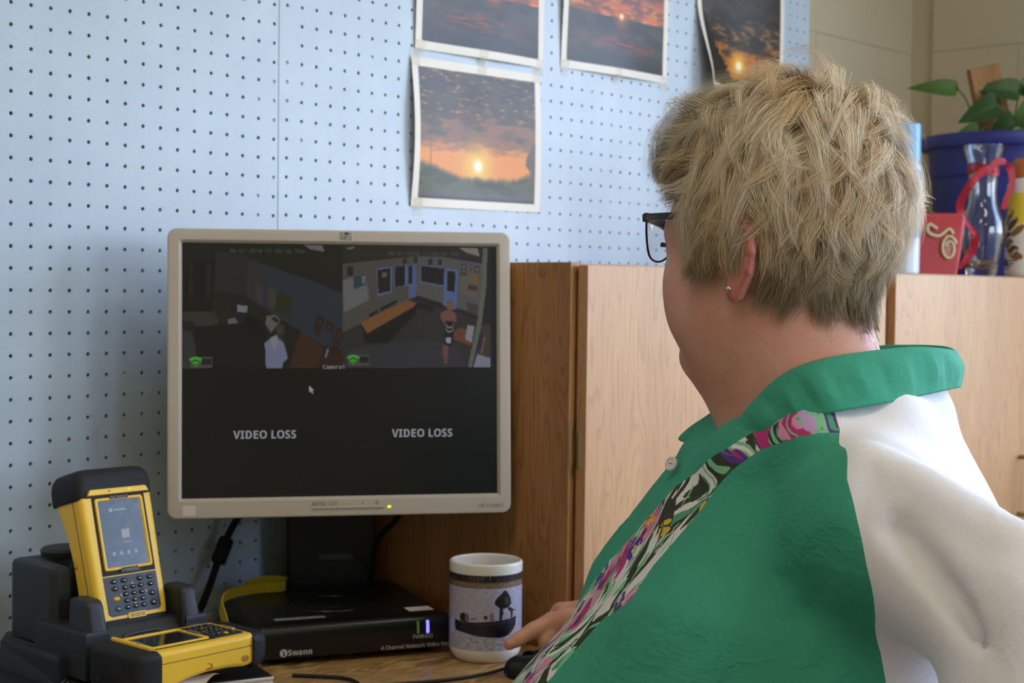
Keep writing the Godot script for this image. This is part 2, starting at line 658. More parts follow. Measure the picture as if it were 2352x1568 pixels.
# ---------------------------------------------------------------- pegboard
func peg_panel(x0: float, x1: float, y0: float, y1: float, hx: float, hy: float, filled: Callable) -> ArrayMesh:
	# hardboard 4 mm thick, front at z = 0, real holes 4.8 mm wide on a one-inch grid through (hx, hy)
	var p := 0.0254
	var r := 0.0024
	var th := 0.004
	var v := PackedVector3Array()
	var n := PackedVector3Array()
	var uv := PackedVector2Array()
	var idx := PackedInt32Array()
	var segs := 16
	var putv := func(a: Vector3, b: Vector3) -> void:
		v.append(a)
		n.append(b)
		uv.append(Vector2((a.x - x0) / (x1 - x0), (y1 - a.y) / (y1 - y0)))
	var quad := func(a: Vector3, b: Vector3, c: Vector3, d: Vector3, nn: Vector3) -> void:
		var k := v.size()
		for q in [a, b, c, d]:
			putv.call(q, nn)
		if (c - a).cross(b - a).dot(nn) < 0:
			idx.append_array(PackedInt32Array([k, k + 2, k + 1, k, k + 3, k + 2]))
		else:
			idx.append_array(PackedInt32Array([k, k + 1, k + 2, k, k + 2, k + 3]))
	var i0 := int(floor((x0 - hx) / p)) - 1
	var i1 := int(ceil((x1 - hx) / p)) + 1
	var j0 := int(floor((y0 - hy) / p)) - 1
	var j1 := int(ceil((y1 - hy) / p)) + 1
	for j in range(j0, j1 + 1):
		for i in range(i0, i1 + 1):
			var cx := hx + i * p
			var cy := hy + j * p
			var ax := maxf(x0, cx - p / 2)
			var bx := minf(x1, cx + p / 2)
			var ay := maxf(y0, cy - p / 2)
			var by := minf(y1, cy + p / 2)
			if bx - ax < 1e-5 or by - ay < 1e-5:
				continue
			if cx - r < ax + 0.001 or cx + r > bx - 0.001 or cy - r < ay + 0.001 or cy + r > by - 0.001:
				quad.call(Vector3(ax, ay, 0), Vector3(bx, ay, 0), Vector3(bx, by, 0), Vector3(ax, by, 0), Vector3.BACK)
				continue
			var deep: float = filled.call(i, j)
			if deep == 0.0:
				quad.call(Vector3(ax, ay, 0), Vector3(bx, ay, 0), Vector3(bx, by, 0), Vector3(ax, by, 0), Vector3.BACK)
				continue
			var d := th if deep < 0 else deep
			var k := v.size()
			for s in segs:
				var a := TAU * s / segs
				var e := Vector3(cos(a), sin(a), 0)
				var q := e / maxf(absf(e.x), absf(e.y))
				putv.call(Vector3(clampf(cx + q.x * p / 2, ax, bx), clampf(cy + q.y * p / 2, ay, by), 0), Vector3.BACK)
				putv.call(Vector3(cx, cy, 0) + e * (r + 0.0002), Vector3.BACK)
				putv.call(Vector3(cx, cy, -0.0005) + e * (r - 0.0002), -e)
				putv.call(Vector3(cx, cy, -d) + e * (r - 0.0002), -e)
			for s in segs:
				var a := k + s * 4
				var b := k + ((s + 1) % segs) * 4
				for m in 3:
					idx.append_array(PackedInt32Array([a + m, b + m + 1, b + m, a + m, a + m + 1, b + m + 1]))
			if deep > 0:
				var c := v.size()
				putv.call(Vector3(cx, cy, -d), Vector3.BACK)
				for s in segs:
					idx.append_array(PackedInt32Array([c, k + ((s + 1) % segs) * 4 + 3, k + s * 4 + 3]))
	quad.call(Vector3(x0, y0, 0), Vector3(x0, y1, 0), Vector3(x0, y1, -th), Vector3(x0, y0, -th), Vector3.LEFT)
	quad.call(Vector3(x1, y0, 0), Vector3(x1, y1, 0), Vector3(x1, y1, -th), Vector3(x1, y0, -th), Vector3.RIGHT)
	quad.call(Vector3(x0, y1, 0), Vector3(x1, y1, 0), Vector3(x1, y1, -th), Vector3(x0, y1, -th), Vector3.UP)
	var a := []
	a.resize(Mesh.ARRAY_MAX)
	a[Mesh.ARRAY_VERTEX] = v
	a[Mesh.ARRAY_NORMAL] = n
	a[Mesh.ARRAY_TEX_UV] = uv
	a[Mesh.ARRAY_INDEX] = idx
	var me := ArrayMesh.new()
	me.add_surface_from_arrays(Mesh.PRIMITIVE_TRIANGLES, a)
	return me


func peg_paint(sd: int, w: int, h: int) -> Image:
	var n1 := noise(0.01, sd, 4)
	var n2 := noise(0.35, sd + 3, 2)
	var base := rgb(184, 200, 214)
	var img := picture(w, h, func(x: int, y: int) -> Color:
		var t := n1.get_noise_2d(x, y) * 0.02 + n2.get_noise_2d(x, y) * 0.012
		return Color(base.r + t, base.g + t, base.b + t * 0.8))
	return img


func pegboards() -> void:
	var y0 := 0.70
	var y1 := 2.30
	var seam := 0.3892
	# left panel: grid through the measured hole columns
	var img := peg_paint(11, 1024, 1024)
	var wl := seam - 0.0012 + 1.0
	var up := func(x: float, y: float) -> Vector2: return Vector2((x + 1.0) / wl * 1024.0, (y1 - y) / (y1 - y0) * 1024.0)
	# a worn pencil-like scrape left of the screen
	for k in 26:
		var p: Vector2 = up.call(0.112 + rng.randfn(0, 0.0022), 1.005 + rng.randf_range(-0.024, 0.024))
		stroke(img, [p, p + Vector2(rng.randf_range(-0.6, 0.6), rng.randf_range(3, 9))], 0.6, 0.5, rgb(150, 156, 158), 0.5)
	for q in [[0.335, 1.375], [0.36, 1.362], [0.28, 1.50], [0.355, 1.30]]:
		var p: Vector2 = up.call(q[0], q[1])
		stroke(img, [p, p + Vector2(0.5, 5)], 1.0, 0.6, rgb(160, 172, 184), 0.5)
	var m := tx(mk(Color.WHITE, 0.30, 0.0, 0.5), img)
	var l := part(self, "pegboard_panel", peg_panel(-1.0, seam - 0.0012, y0, y1, 0.0, 1.482, func(i: int, j: int) -> float:
		if i == 15 and (j == -2 or j == -1 or j == -3 or j == -6):
			return 0.0012
		if i == 14 and (j == -2 or j == -7 or j == -8 or j == -9):
			return 0.0014
		if i == 6 and j == -16:
			return 0.0010
		return -1.0), m)
	l.set_meta("label", "pale blue perforated hardboard panel left of the wall seam")
	l.set_meta("category", "pegboard")
	l.set_meta("group", "blue pegboard panels on the wall")
	var img2 := peg_paint(31, 1024, 1024)
	for q in [[0.42, 1.52], [0.44, 1.47], [0.47, 1.44], [0.428, 1.49], [0.452, 1.33], [1.06, 1.31], [1.0, 1.49], [0.93, 1.325]]:
		var p := Vector2((q[0] - seam) / (1.690 - seam) * 1024.0, (y1 - q[1]) / (y1 - y0) * 1024.0)
		stroke(img2, [p, p + Vector2(0.8, 6)], 1.3, 0.6, rgb(168, 178, 188), 0.5)
	var m2 := tx(mk(Color.WHITE, 0.30, 0.0, 0.5), img2)
	var r := part(self, "pegboard_panel", peg_panel(seam, 1.690, y0, y1, 0.4028, 1.482 + 0.0783, func(i: int, j: int) -> float:
		if i == 0 and j >= -2 and j <= 0:
			return 0.0 if j < 0 else -1.0
		if i == 0 and (j == -3 or j == -4):
			return 0.0008
		var h := fposmod(sin(i * 12.9898 + j * 78.233) * 43758.5453, 1.0)
		if h > 0.965:
			return 0.0006
		if h > 0.93:
			return 0.0014
		return -1.0), m2)
	r.set_meta("label", "pale blue perforated hardboard panel carrying the sunset prints")
	r.set_meta("category", "pegboard")
	r.set_meta("group", "blue pegboard panels on the wall")
	# battens that carry the panels in front of the block wall
	var bm := mk(rgb(176, 150, 112), 0.7)
	var k := 1
	for s in [[seam, 0.045], [1.664, 0.045], [-0.97, 0.045], [1.03, 0.045]]:
		struct("trim_%d" % k, box(Vector3(s[1], y1 - y0, 0.074)), bm, pos(s[0], (y0 + y1) / 2, -0.0425))
		k += 1


# ---------------------------------------------------------------- cabinets
func cabinets() -> void:
	var oak := wood(512, 1024, 5, rgb(192, 138, 82), rgb(130, 86, 44), 0.8, 30.0)
	M.oak_side = tx(mk(Color.WHITE, 0.42, 0.0, 0.5), oak, Vector3(2.2, 1.1, 1))
	M.oak_door = tx(mk(Color.WHITE, 0.36, 0.0, 0.5), wood(512, 1024, 15, rgb(204, 156, 106), rgb(168, 120, 76), 0.9, 22.0), Vector3(2.0, 1.1, 1))
	M.brass = mk(rgb(150, 134, 92), 0.40, 0.8)
	var top := 1.2185
	var zf := 0.430
	var units := [[0.490, 1.225], [1.227, 2.200]]
	for u in 2:
		var x0: float = units[u][0]
		var x1: float = units[u][1]
		var cab := thing("storage_cabinet", "wood-grain storage cabinet standing beside the monitor" if u == 0 else "wood-grain storage cabinet in the corner under the blue pot", "cabinet", pos((x0 + x1) / 2, 0, 0.02), "storage cabinets along the wall")
		var w := x1 - x0
		var d := zf - 0.02
		for s in [-1, 1]:
			var side := part(cab, "side_panel", box(Vector3(0.019, top, d), 0.0012, 1), M.oak_side, pos(s * (w / 2 - 0.0095), top / 2, d / 2))
			if u == 0 and s == -1:
				part(side, "screw_cap", lathe([Vector2(0, -0.001), Vector2(0.0062, -0.001), Vector2(0.0062, 0.0008), Vector2(0.005, 0.0013), Vector2(0, 0.0015)], 24), mk(rgb(150, 104, 66), 0.5), Transform3D(Basis(Vector3(0, 0, 1), PI / 2), Vector3(-0.0095, top / 2 - 0.011, 0.385 - 0.02 - d / 2)))
		part(cab, "top_board", box(Vector3(w - 0.038, 0.019, d)), M.oak_side, pos(0, top - 0.0105, d / 2))
		part(cab, "back_board", box(Vector3(w - 0.038, top - 0.1, 0.006)), M.oak_side, pos(0, top / 2, 0.003))
		part(cab, "plinth", box(Vector3(w - 0.038, 0.08, 0.019)), M.oak_side, pos(0, 0.04, d - 0.05))
		part(cab, "top_rail", box(Vector3(w - 0.038, 0.05, 0.019)), M.oak_side, pos(0, top - 0.046, d - 0.0095))
		var off := 0.0085
		var inner := w - 2 * off - (0.010 if u == 0 else 0.0)
		for k in 2:
			var dw := inner / 2 - 0.0015
			var cx := -w / 2 + off + dw / 2 + k * (dw + 0.003)
			var door := part(cab, "door", box(Vector3(dw, top - 0.09, 0.0155), 0.0012, 1), M.oak_door, pos(cx, (top - 0.09) / 2 + 0.0865, d + 0.004 + 0.0078))
			part(door, "pull_handle", tube(spline([Vector3(0, -0.05, 0.0), Vector3(0, -0.046, 0.022), Vector3(0, 0, 0.026), Vector3(0, 0.046, 0.022), Vector3(0, 0.05, 0.0)], 5), 0.004, 8), M.brass, pos((dw / 2 - 0.03) * (1 - 2 * k), 0.2, 0.0077))
			if u == 0 and k == 0:
				for hy in [0.992, 0.25]:
					# wrap-around hinge: a scrolled leaf on the stile and a round-ended barrel
					var hg := Node3D.new()
					hg.name = "hinge"
					cab.add_child(hg, true)
					hg.position = Vector3(-w / 2 + 0.004, hy, d)
					var leaf := PackedVector2Array()
					var half := [Vector2(0.0015, 0.034), Vector2(0.0005, 0.0315), Vector2(0.0028, 0.029), Vector2(0.0030, 0.025), Vector2(0.0045, 0.021), Vector2(0.0050, 0.016)]
					for q in half:
						leaf.append(Vector2(-q.x + 0.0015, q.y))
					for q in range(half.size() - 1, -1, -1):
						leaf.append(Vector2(-half[q].x + 0.0015, -half[q].y))
					leaf.append(Vector2(0.0015, -0.034))
					leaf.append(Vector2(0.0025, -0.020))
					leaf.append(Vector2(0.0075, -0.012))
					leaf.append(Vector2(0.0075, 0.012))
					leaf.append(Vector2(0.0025, 0.020))
					leaf.append(Vector2(0.0015, 0.034))
					part(hg, "leaf", extrude(leaf, 0.0, 0.0016, 0.0004), M.brass)
					part(hg, "barrel", lathe([Vector2(0, -0.0235), Vector2(0.0022, -0.0225), Vector2(0.0036, -0.0195), Vector2(0.0036, 0.0195), Vector2(0.0022, 0.0225), Vector2(0, 0.0235)], 18), M.brass, pos(0.0060, 0, 0.0085))


# ---------------------------------------------------------------- desk
func desk() -> void:
	var n1 := noise(0.010, 61, 4)
	var n2 := noise(0.06, 62, 3)
	var n3 := noise(0.3, 63, 2)
	var img := picture(1024, 512, func(x: int, y: int) -> Color:
		# figured board: long wavy streaks along x
		var wv := n1.get_noise_2d(x * 0.30, y * 1.1)
		var wv2 := n1.get_noise_2d(x * 0.22 + 900, y * 1.6 + 300)
		var s := sin((y * 0.09 + wv * 9.0 + wv2 * 4.0) * 1.5)
		var fine := n2.get_noise_2d(x * 0.25, y * 3.0)
		var t := clampf(0.40 + 0.34 * s * clampf(0.5 + wv2 * 1.4, 0.0, 1.0) + 0.30 * fine + 0.1 * n3.get_noise_2d(x * 0.4, y * 3.0), 0.0, 1.0)
		return rgb(214, 172, 112).lerp(rgb(104, 76, 44), t))
	M.desk = tx(mk(Color.WHITE, 0.38, 0.0, 0.5), img, Vector3(1.15, 2.0, 1))
	var t := thing("desk", "wooden desk top with wavy figured grain along the pegboard", "desk", pos(-0.36, 0, 0.318))
	part(t, "desktop", box(Vector3(1.688, 0.03, 0.628), 0.003), M.desk, pos(0, DESK - 0.015, 0))
	for x in [-0.8, 0.78]:
		part(t, "end_panel", box(Vector3(0.03, DESK - 0.03, 0.56), 0.002), M.desk, pos(x, (DESK - 0.03) / 2, 0))
	part(t, "back_strip", box(Vector3(1.688, 0.012, 0.004), 0.001, 1), mk(rgb(206, 196, 176), 0.6), pos(0, DESK + 0.006, -0.309))


# ---------------------------------------------------------------- sunset prints taped to the board
func sunset(kind: int) -> Image:
	var w := 440
	var h := 340
	var b := 20
	var n1 := noise(0.008, 100 + kind, 3)
	var n2 := noise(0.022, 140 + kind, 3)
	var n3 := noise(0.012, 170 + kind, 4)
	var paper := rgb(238, 230, 216)
	var img := picture(w, h, func(x: int, y: int) -> Color:
		if x < b or y < b or x >= w - b or y >= h - b:
			return paper
		var u := float(x - b) / (w - 2 * b)
		var v := float(y - b) / (h - 2 * b)
		var cl := n1.get_noise_2d(x * 0.8, y * 2.2)
		var fi := n2.get_noise_2d(x * 0.7, y * 2.6)
		var c: Color
		if kind < 2:
			var sx := 0.60 if kind == 0 else 0.54
			var hz := 0.56 + (u - 0.5) * (0.03 if kind == 0 else 0.02) + n3.get_noise_2d(x, 5) * 0.01
			var sun := Vector2((u - sx) * 1.3, v - (hz - 0.012))
			if v < hz:
				var t := v / hz
				c = rgb(120, 62, 20).lerp(rgb(228, 142, 38), t)
				c = c.lerp(rgb(84, 44, 24), clampf(0.45 + cl * 1.3, 0.0, 0.75) * (1.0 - t * 0.4))
				c = c.lerp(rgb(250, 196, 96), clampf(fi * 1.4 - 0.2, 0.0, 0.5) * t)
			else:
				var t := (v - hz) / (1.0 - hz)
				c = rgb(64, 58, 44).lerp(rgb(88, 84, 72), clampf(0.4 + cl * 1.5, 0.0, 1.0))
				c = c.lerp(rgb(30, 27, 20), smoothstep(0.6, 1.0, t))
				var band := exp(-pow((t - 0.52 - (u - 0.5) * 0.1 + fi * 0.08) / 0.14, 2.0)) * clampf(0.4 + n2.get_noise_2d(x * 0.5 + 90, y * 5.0) * 1.6, 0.0, 1.0)
				c = c.lerp(rgb(164, 82, 56), band * smoothstep(0.02, 0.3, u) * (1.0 - smoothstep(0.7, 1.0, u)))
			c = c.lerp(rgb(240, 130, 30), 0.7 * exp(-sun.length_squared() / 0.010))
			c = c.lerp(rgb(255, 240, 200), clampf(1.6 * exp(-sun.length_squared() / 0.0006), 0.0, 1.0))
		elif kind == 2:
			var sun := Vector2((u - 0.46) * 1.3, v - 0.80)
			c = rgb(60, 54, 46).lerp(rgb(84, 76, 62), clampf(0.5 + cl * 1.2, 0.0, 1.0))
			c = c.lerp(rgb(190, 150, 84), clampf(fi * 1.5 + cl * 0.8 - 0.15, 0.0, 0.75) * smoothstep(0.2, 0.5, v))
			c = c.lerp(rgb(216, 146, 44), smoothstep(0.55, 0.78, v + cl * 0.12) * 0.9)
			c = c.lerp(rgb(250, 200, 70), exp(-sun.length_squared() / 0.02))
			c = c.lerp(rgb(255, 246, 220), clampf(1.7 * exp(-sun.length_squared() / 0.0022), 0.0, 1.0))
			var tree := 0.06 + 0.30 * smoothstep(0.45, 1.0, v) + n2.get_noise_2d(x * 2.0, y * 2.0) * 0.05
			if u < tree and v > 0.38:
				c = rgb(34, 29, 20)
			var pole := absf(u - 0.70) < (0.006 + 0.012 * exp(-pow((v - 0.80) / 0.05, 2.0)))
			if pole and v > 0.68:
				c = rgb(52, 40, 22)
			if v > 0.93 + n2.get_noise_2d(x * 1.5, 3) * 0.03:
				c = rgb(30, 26, 18)
		else:
			var sun := Vector2((u - 0.50) * 1.3, v - 0.725)
			c = rgb(96, 88, 66).lerp(rgb(74, 62, 48), clampf(0.5 + cl * 1.6, 0.0, 1.0))
			c = c.lerp(rgb(150, 132, 120), smoothstep(0.22, 0.5, v + cl * 0.2) * 0.75)
			c = c.lerp(rgb(178, 128, 98), smoothstep(0.34, 0.56, v + cl * 0.25) * 0.7)
			c = c.lerp(rgb(214, 160, 60), clampf(fi * 2.2 - 0.75, 0.0, 0.8) * (1.0 - smoothstep(0.3, 0.5, v)))
			c = c.lerp(rgb(242, 172, 88), smoothstep(0.52, 0.66, v + fi * 0.05))
			c = c.lerp(rgb(255, 226, 120), 0.9 * exp(-sun.length_squared() / 0.022))
			c = c.lerp(rgb(255, 250, 236), clampf(1.7 * exp(-sun.length_squared() / 0.0018), 0.0, 1.0))
			var land := 0.845 - 0.10 * smoothstep(0.38, 0.02, u) - 0.07 * smoothstep(0.78, 1.0, u) + n2.get_noise_2d(x * 1.6, 9) * 0.012
			if v > land - 0.05:
				var ln := rgb(104, 114, 84).lerp(rgb(80, 88, 66), clampf(0.5 + cl * 2.0, 0.0, 1.0))
				ln = ln.lerp(rgb(120, 116, 122), smoothstep(0.88, 0.97, v + fi * 0.04))
				ln = ln.lerp(rgb(62, 54, 54), smoothstep(0.965, 1.0, v))
				c = c.lerp(ln, smoothstep(land - 0.05, land + 0.015, v))
			if absf(u - 0.092) < 0.0045 and v > 0.53 and v < 0.72:
				c = rgb(150, 106, 62)
			var tr := 0.965 - 0.05 * exp(-pow((v - 0.66) / 0.07, 2.0)) + n2.get_noise_2d(3, y * 2.0) * 0.012
			if u > tr and v > 0.5 and v < 0.84:
				c = rgb(124, 110, 92)
		# the inkjet prints are dense
		return Color(pow(c.r, 1.35), pow(c.g, 1.4), pow(c.b, 1.4)))
	return img


func sunset_prints() -> void:
	var tape := mk(Color(0.93, 0.92, 0.86, 0.32), 0.35)
	tape.transparency = BaseMaterial3D.TRANSPARENCY_ALPHA
	var tape_tex := Image.create(4, 4, false, Image.FORMAT_RGBA8)
	tape_tex.fill(Color(1, 1, 1, 1))
	tape.albedo_texture = ImageTexture.create_from_image(tape_tex)
	var specs := [
		[0, 0.6360, 1.5315, 0.35, "sunset photo print with an orange sky, above another print"],
		[1, 0.9575, 1.5405, 0.35, "sunset photo print with a low sun over dark land, middle of the top row"],
		[2, 1.3200, 1.5440, 0.6, "sunset photo print with a tree silhouette, its corner curling off the board"],
		[3, 0.6300, 1.3035, 0.55, "sunset photo print with a bright sun over green land, lowest on the board"],
	]
	for s in specs:
		var k: int = s[0]
		var w := 0.279
		var h := 0.216
		var t := thing("photo_print", s[4], "photo", Transform3D(Basis(Vector3.BACK, deg_to_rad(s[3])), Vector3(s[1], s[2], 0.0)), "sunset prints taped to the pegboard")
		var m := tx(mk(Color.WHITE, 0.38, 0.0, 0.5), sunset(k))
		var lift := func(u: float, v: float) -> Vector3:
			var z := 0.0022 + 0.0012 * sin(u * 7.0 + k) * sin(v * 5.0)
			var x := u * w
			if k == 2:
				var c := pow(clampf(1.0 - u / 0.5, 0.0, 1.0), 2.0) * smoothstep(0.25, 1.0, v)
				z += 0.030 * c
				x += 0.014 * c
			elif k == 3:
				z += 0.009 * pow(clampf(1.0 - u / 0.45, 0.0, 1.0), 2.0) * sin(PI * clampf(v, 0.0, 1.0))
				z += 0.004 * pow(clampf((u - 0.7) / 0.3, 0.0, 1.0), 2.0) * sin(PI * v)
			else:
				z += 0.008 * pow(clampf(1.0 - u / 0.4, 0.0, 1.0), 2.0) * (1.0 - v) + 0.004 * sin(PI * u) * v
			return Vector3(x, h * (1.0 - v), z)
		part(t, "print_sheet", fgrid(36, 28, lift), m)
		var spots := [[0.04, 1.0], [0.5, 1.0], [0.97, 1.0]] if k != 3 else [[0.03, 0.0], [0.53, 0.0], [0.97, 0.0], [0.05, 1.0]]
		for q in spots:
			var p: Vector3 = lift.call(q[0], q[1])
			part(t, "tape", fgrid(4, 6, func(u: float, v: float) -> Vector3:
				var y := (v - 0.5) * 0.026
				var inside: bool = (y > 0) == (q[1] > 0.5)
				return Vector3(p.x + (u - 0.5) * 0.018, p.y + y, (lift.call(clampf(q[0] + (u - 0.5) * 0.06, 0, 1), clampf(q[1] - y / h, 0, 1)).z + 0.0004) if inside else lerpf(p.z, 0.0006, clampf(absf(y) / 0.006, 0, 1)))), tape)


# ---------------------------------------------------------------- monitor
func screen_picture() -> Image:
	var w := 1024
	var h := 820
	var img := Image.create(w, h, false, Image.FORMAT_RGB8)
	img.fill(rgb(9, 9, 9))
	var sx := w / 726.0
	var sy := h / 580.0
	# left view: coordinates in the 1960 x 1568 enlargement of the display's upper left quarter
	var L := func(x: float, y: float) -> Vector2: return Vector2((x - 82.0) / 4.9 * sx, (y - 92.0 - (x - 82) * 0.014) / 4.9 * sy)
	var P := func(a: Array, f: Callable) -> Array:
		var o := []
		for k in range(0, a.size(), 2):
			o.append(f.call(a[k], a[k + 1]))
		return o
	var lp := func(a: Array, c: Color) -> void: fill_poly(img, P.call(a, L), c)
	lp.call([82, 92, 1900, 92, 1900, 1530, 82, 1530], rgb(30, 29, 27))
	lp.call([82, 92, 1900, 92, 1900, 700, 1500, 520, 960, 320, 780, 230, 82, 160], rgb(30, 30, 26))
	lp.call([450, 190, 780, 230, 960, 320, 960, 700, 440, 640], rgb(44, 42, 40))
	lp.call([960, 330, 1500, 520, 1900, 680, 1900, 1330, 1650, 1260, 1240, 1000, 870, 760, 800, 560, 800, 320], rgb(42, 50, 62))
	lp.call([800, 300, 980, 340, 960, 760, 790, 720], rgb(52, 50, 52))
	lp.call([1040, 580, 1130, 620, 1110, 860, 1020, 800], rgb(66, 62, 58))
	lp.call([1130, 640, 1315, 720, 1280, 950, 1100, 850], rgb(44, 46, 30))
	lp.call([900, 560, 970, 590, 960, 780, 900, 740], rgb(64, 60, 58))
	lp.call([130, 275, 445, 300, 410, 850, 105, 850], rgb(18, 18, 18))
	lp.call([150, 300, 205, 305, 190, 700, 150, 690], rgb(34, 36, 40))
	lp.call([350, 320, 405, 325, 390, 720, 345, 715], rgb(32, 34, 38))
	lp.call([95, 860, 430, 870, 480, 930, 470, 1020, 215, 1020, 210, 970, 95, 960], rgb(58, 54, 50))
	lp.call([230, 1030, 900, 1000, 1010, 1160, 1000, 1530, 260, 1530, 240, 1350], rgb(17, 17, 16))
	lp.call([690, 790, 805, 800, 795, 880, 690, 870], rgb(126, 130, 140))
	lp.call([800, 905, 900, 915, 1030, 1130, 760, 1140, 760, 980], rgb(12, 12, 12))
	lp.call([580, 950, 660, 930, 700, 990, 590, 1010], rgb(110, 100, 108))
	lp.call([480, 720, 600, 710, 610, 800, 560, 980, 520, 1010, 480, 960], rgb(38, 32, 26))
	lp.call([1010, 920, 1110, 905, 1170, 970, 1150, 1000, 1060, 1110, 1000, 1010], rgb(104, 102, 98))
	lp.call([1060, 940, 1110, 930, 1160, 980, 1120, 1000], rgb(40, 40, 44))
	lp.call([1390, 1090, 1660, 1300, 1560, 1530, 1260, 1530, 1320, 1300], rgb(64, 40, 26))
	lp.call([1350, 1040, 1390, 1090, 1320, 1330, 1290, 1300], rgb(30, 24, 20))
	lp.call([1690, 1320, 1900, 1340, 1900, 1530, 1560, 1530], rgb(52, 34, 24))
	for q in [[1585, 900, 1665, 945, 1640, 1055, 1560, 1005], [1690, 965, 1770, 1020, 1745, 1120, 1665, 1070], [1560, 1010, 1630, 1060, 1605, 1165, 1535, 1105], [1805, 1045, 1885, 1100, 1850, 1205, 1775, 1150], [1765, 1160, 1840, 1215, 1815, 1320, 1740, 1265]]:
		lp.call(q, rgb(46, 30, 22))
		var c := Vector2((q[0] + q[4]) / 2.0, (q[1] + q[5]) / 2.0)
		lp.call([c.x - 14, c.y - 6, c.x + 16, c.y + 4, c.x + 10, c.y + 16, c.x - 16, c.y + 4], rgb(122, 60, 28))
	lp.call([1690, 1290, 1715, 1300, 1680, 1400, 1660, 1390], rgb(120, 124, 136))
	# seated figure from behind in a white top
	lp.call([1060, 1160, 1120, 1130, 1190, 1190, 1225, 1290, 1250, 1400, 1200, 1440, 1180, 1530, 1020, 1530, 995, 1440, 1000, 1300, 985, 1230], rgb(126, 130, 158))
	lp.call([1060, 1160, 1120, 1130, 1140, 1200, 1110, 1300, 1070, 1260], rgb(146, 146, 164))
	lp.call([1120, 1150, 1200, 1180, 1225, 1270, 1190, 1210], rgb(36, 70, 62))
	lp.call([1120, 1040, 1160, 1010, 1205, 1030, 1215, 1110, 1170, 1150, 1120, 1120], rgb(70, 56, 40))
	lp.call([1430, 125, 1640, 120, 1660, 200, 1500, 170], rgb(116, 112, 112))
	lp.call([82, 1060, 190, 1075, 240, 1340, 260, 1530, 82, 1530], rgb(50, 54, 58))
	# right view, same enlargement of the upper right quarter
	var Rr := func(x: float, y: float) -> Vector2: return Vector2((x - 40.0) / 4.9 * sx + 512.0, (y - 110.0 - (x - 40) * 0.012) / 4.9 * sy)
	var rp := func(a: Array, c: Color) -> void: fill_poly(img, P.call(a, Rr), c)
	rp.call([42, 110, 1760, 110, 1760, 1522, 42, 1522], rgb(38, 36, 35))
	rp.call([42, 110, 1760, 110, 1700, 300, 1200, 250, 900, 240, 42, 330], rgb(44, 42, 36))
	rp.call([42, 330, 900, 240, 900, 700, 42, 1110], rgb(84, 80, 76))
	rp.call([900, 240, 1200, 250, 1660, 330, 1640, 930, 890, 690], rgb(92, 90, 90))
	rp.call([890, 700, 1600, 940, 1600, 980, 880, 740], rgb(34, 28, 24))
	rp.call([42, 1120, 250, 1010, 890, 740, 1600, 970, 1500, 1522, 42, 1522], rgb(48, 46, 44))
	rp.call([100, 1300, 900, 1200, 1350, 1250, 1480, 1522, 42, 1522], rgb(54, 54, 60))
	rp.call([430, 385, 610, 360, 610, 660, 440, 700], rgb(92, 110, 150))
	rp.call([442, 400, 590, 378, 590, 640, 450, 670], rgb(30, 30, 26))
	rp.call([490, 430, 550, 420, 550, 480, 490, 490], rgb(100, 96, 88))
	rp.call([625, 360, 780, 340, 790, 580, 635, 600], rgb(92, 110, 150))
	rp.call([640, 365, 755, 350, 755, 575, 645, 595], rgb(24, 22, 20))
	rp.call([790, 345, 890, 335, 885, 715, 795, 720], rgb(84, 104, 148))
	rp.call([800, 355, 840, 350, 838, 555, 800, 560], rgb(24, 24, 26))
	rp.call([930, 340, 1225, 375, 1210, 600, 930, 545], rgb(92, 110, 150))
	rp.call([945, 352, 1212, 388, 1198, 578, 945, 528], rgb(26, 24, 24))
	rp.call([1225, 385, 1375, 400, 1350, 860, 1195, 810], rgb(88, 112, 160))
	rp.call([1245, 410, 1340, 425, 1328, 655, 1240, 635], rgb(20, 18, 18))
	rp.call([95, 365, 165, 355, 165, 465, 100, 470], rgb(40, 36, 34))
	rp.call([45, 520, 310, 420, 345, 740, 60, 880], rgb(112, 112, 116))
	rp.call([165, 480, 310, 430, 315, 560, 175, 620], rgb(44, 66, 76))
	rp.call([260, 470, 305, 455, 308, 545, 262, 560], rgb(120, 116, 108))
	for q in [[735, 265], [858, 258], [1030, 275], [1138, 282]]:
		rp.call([q[0], q[1], q[0] + 42, q[1] - 4, q[0] + 42, q[1] + 62, q[0], q[1] + 64], rgb(46, 36, 32))
	for q in [[1415, 335], [1565, 360]]:
		rp.call([q[0], q[1], q[0] + 52, q[1] + 4, q[0] + 50, q[1] + 70, q[0], q[1] + 64], rgb(36, 36, 38))
		rp.call([q[0] + 10, q[1] + 12, q[0] + 42, q[1] + 15, q[0] + 40, q[1] + 58, q[0] + 10, q[1] + 54], rgb(116, 112, 108))
	rp.call([1520, 375, 1540, 378, 1538, 408, 1518, 404], rgb(120, 40, 36))
	rp.call([1390, 420, 1610, 450, 1600, 740, 1380, 660], rgb(104, 98, 90))
	rp.call([1550, 460, 1615, 470, 1612, 580, 1548, 560], rgb(128, 96, 48))
	rp.call([1480, 570, 1605, 590, 1600, 640, 1482, 630], rgb(84, 48, 34))
	rp.call([1395, 420, 1480, 430, 1478, 475, 1393, 462], rgb(84, 66, 44))
	rp.call([1475, 770, 1600, 810, 1590, 930, 1470, 880], rgb(70, 62, 54))
	# long meeting table and chairs
	rp.call([245, 995, 790, 745, 890, 780, 890, 800, 325, 1122], rgb(134, 88, 50))
	rp.call([260, 1030, 325, 1125, 890, 810, 880, 900, 560, 1230, 300, 1230], rgb(22, 20, 18))
	for q in [[340, 905], [470, 835], [560, 790]]:
		rp.call([q[0], q[1], q[0] + 100, q[1] - 50, q[0] + 108, q[1] - 20, q[0] + 10, q[1] + 35], rgb(26, 26, 28))
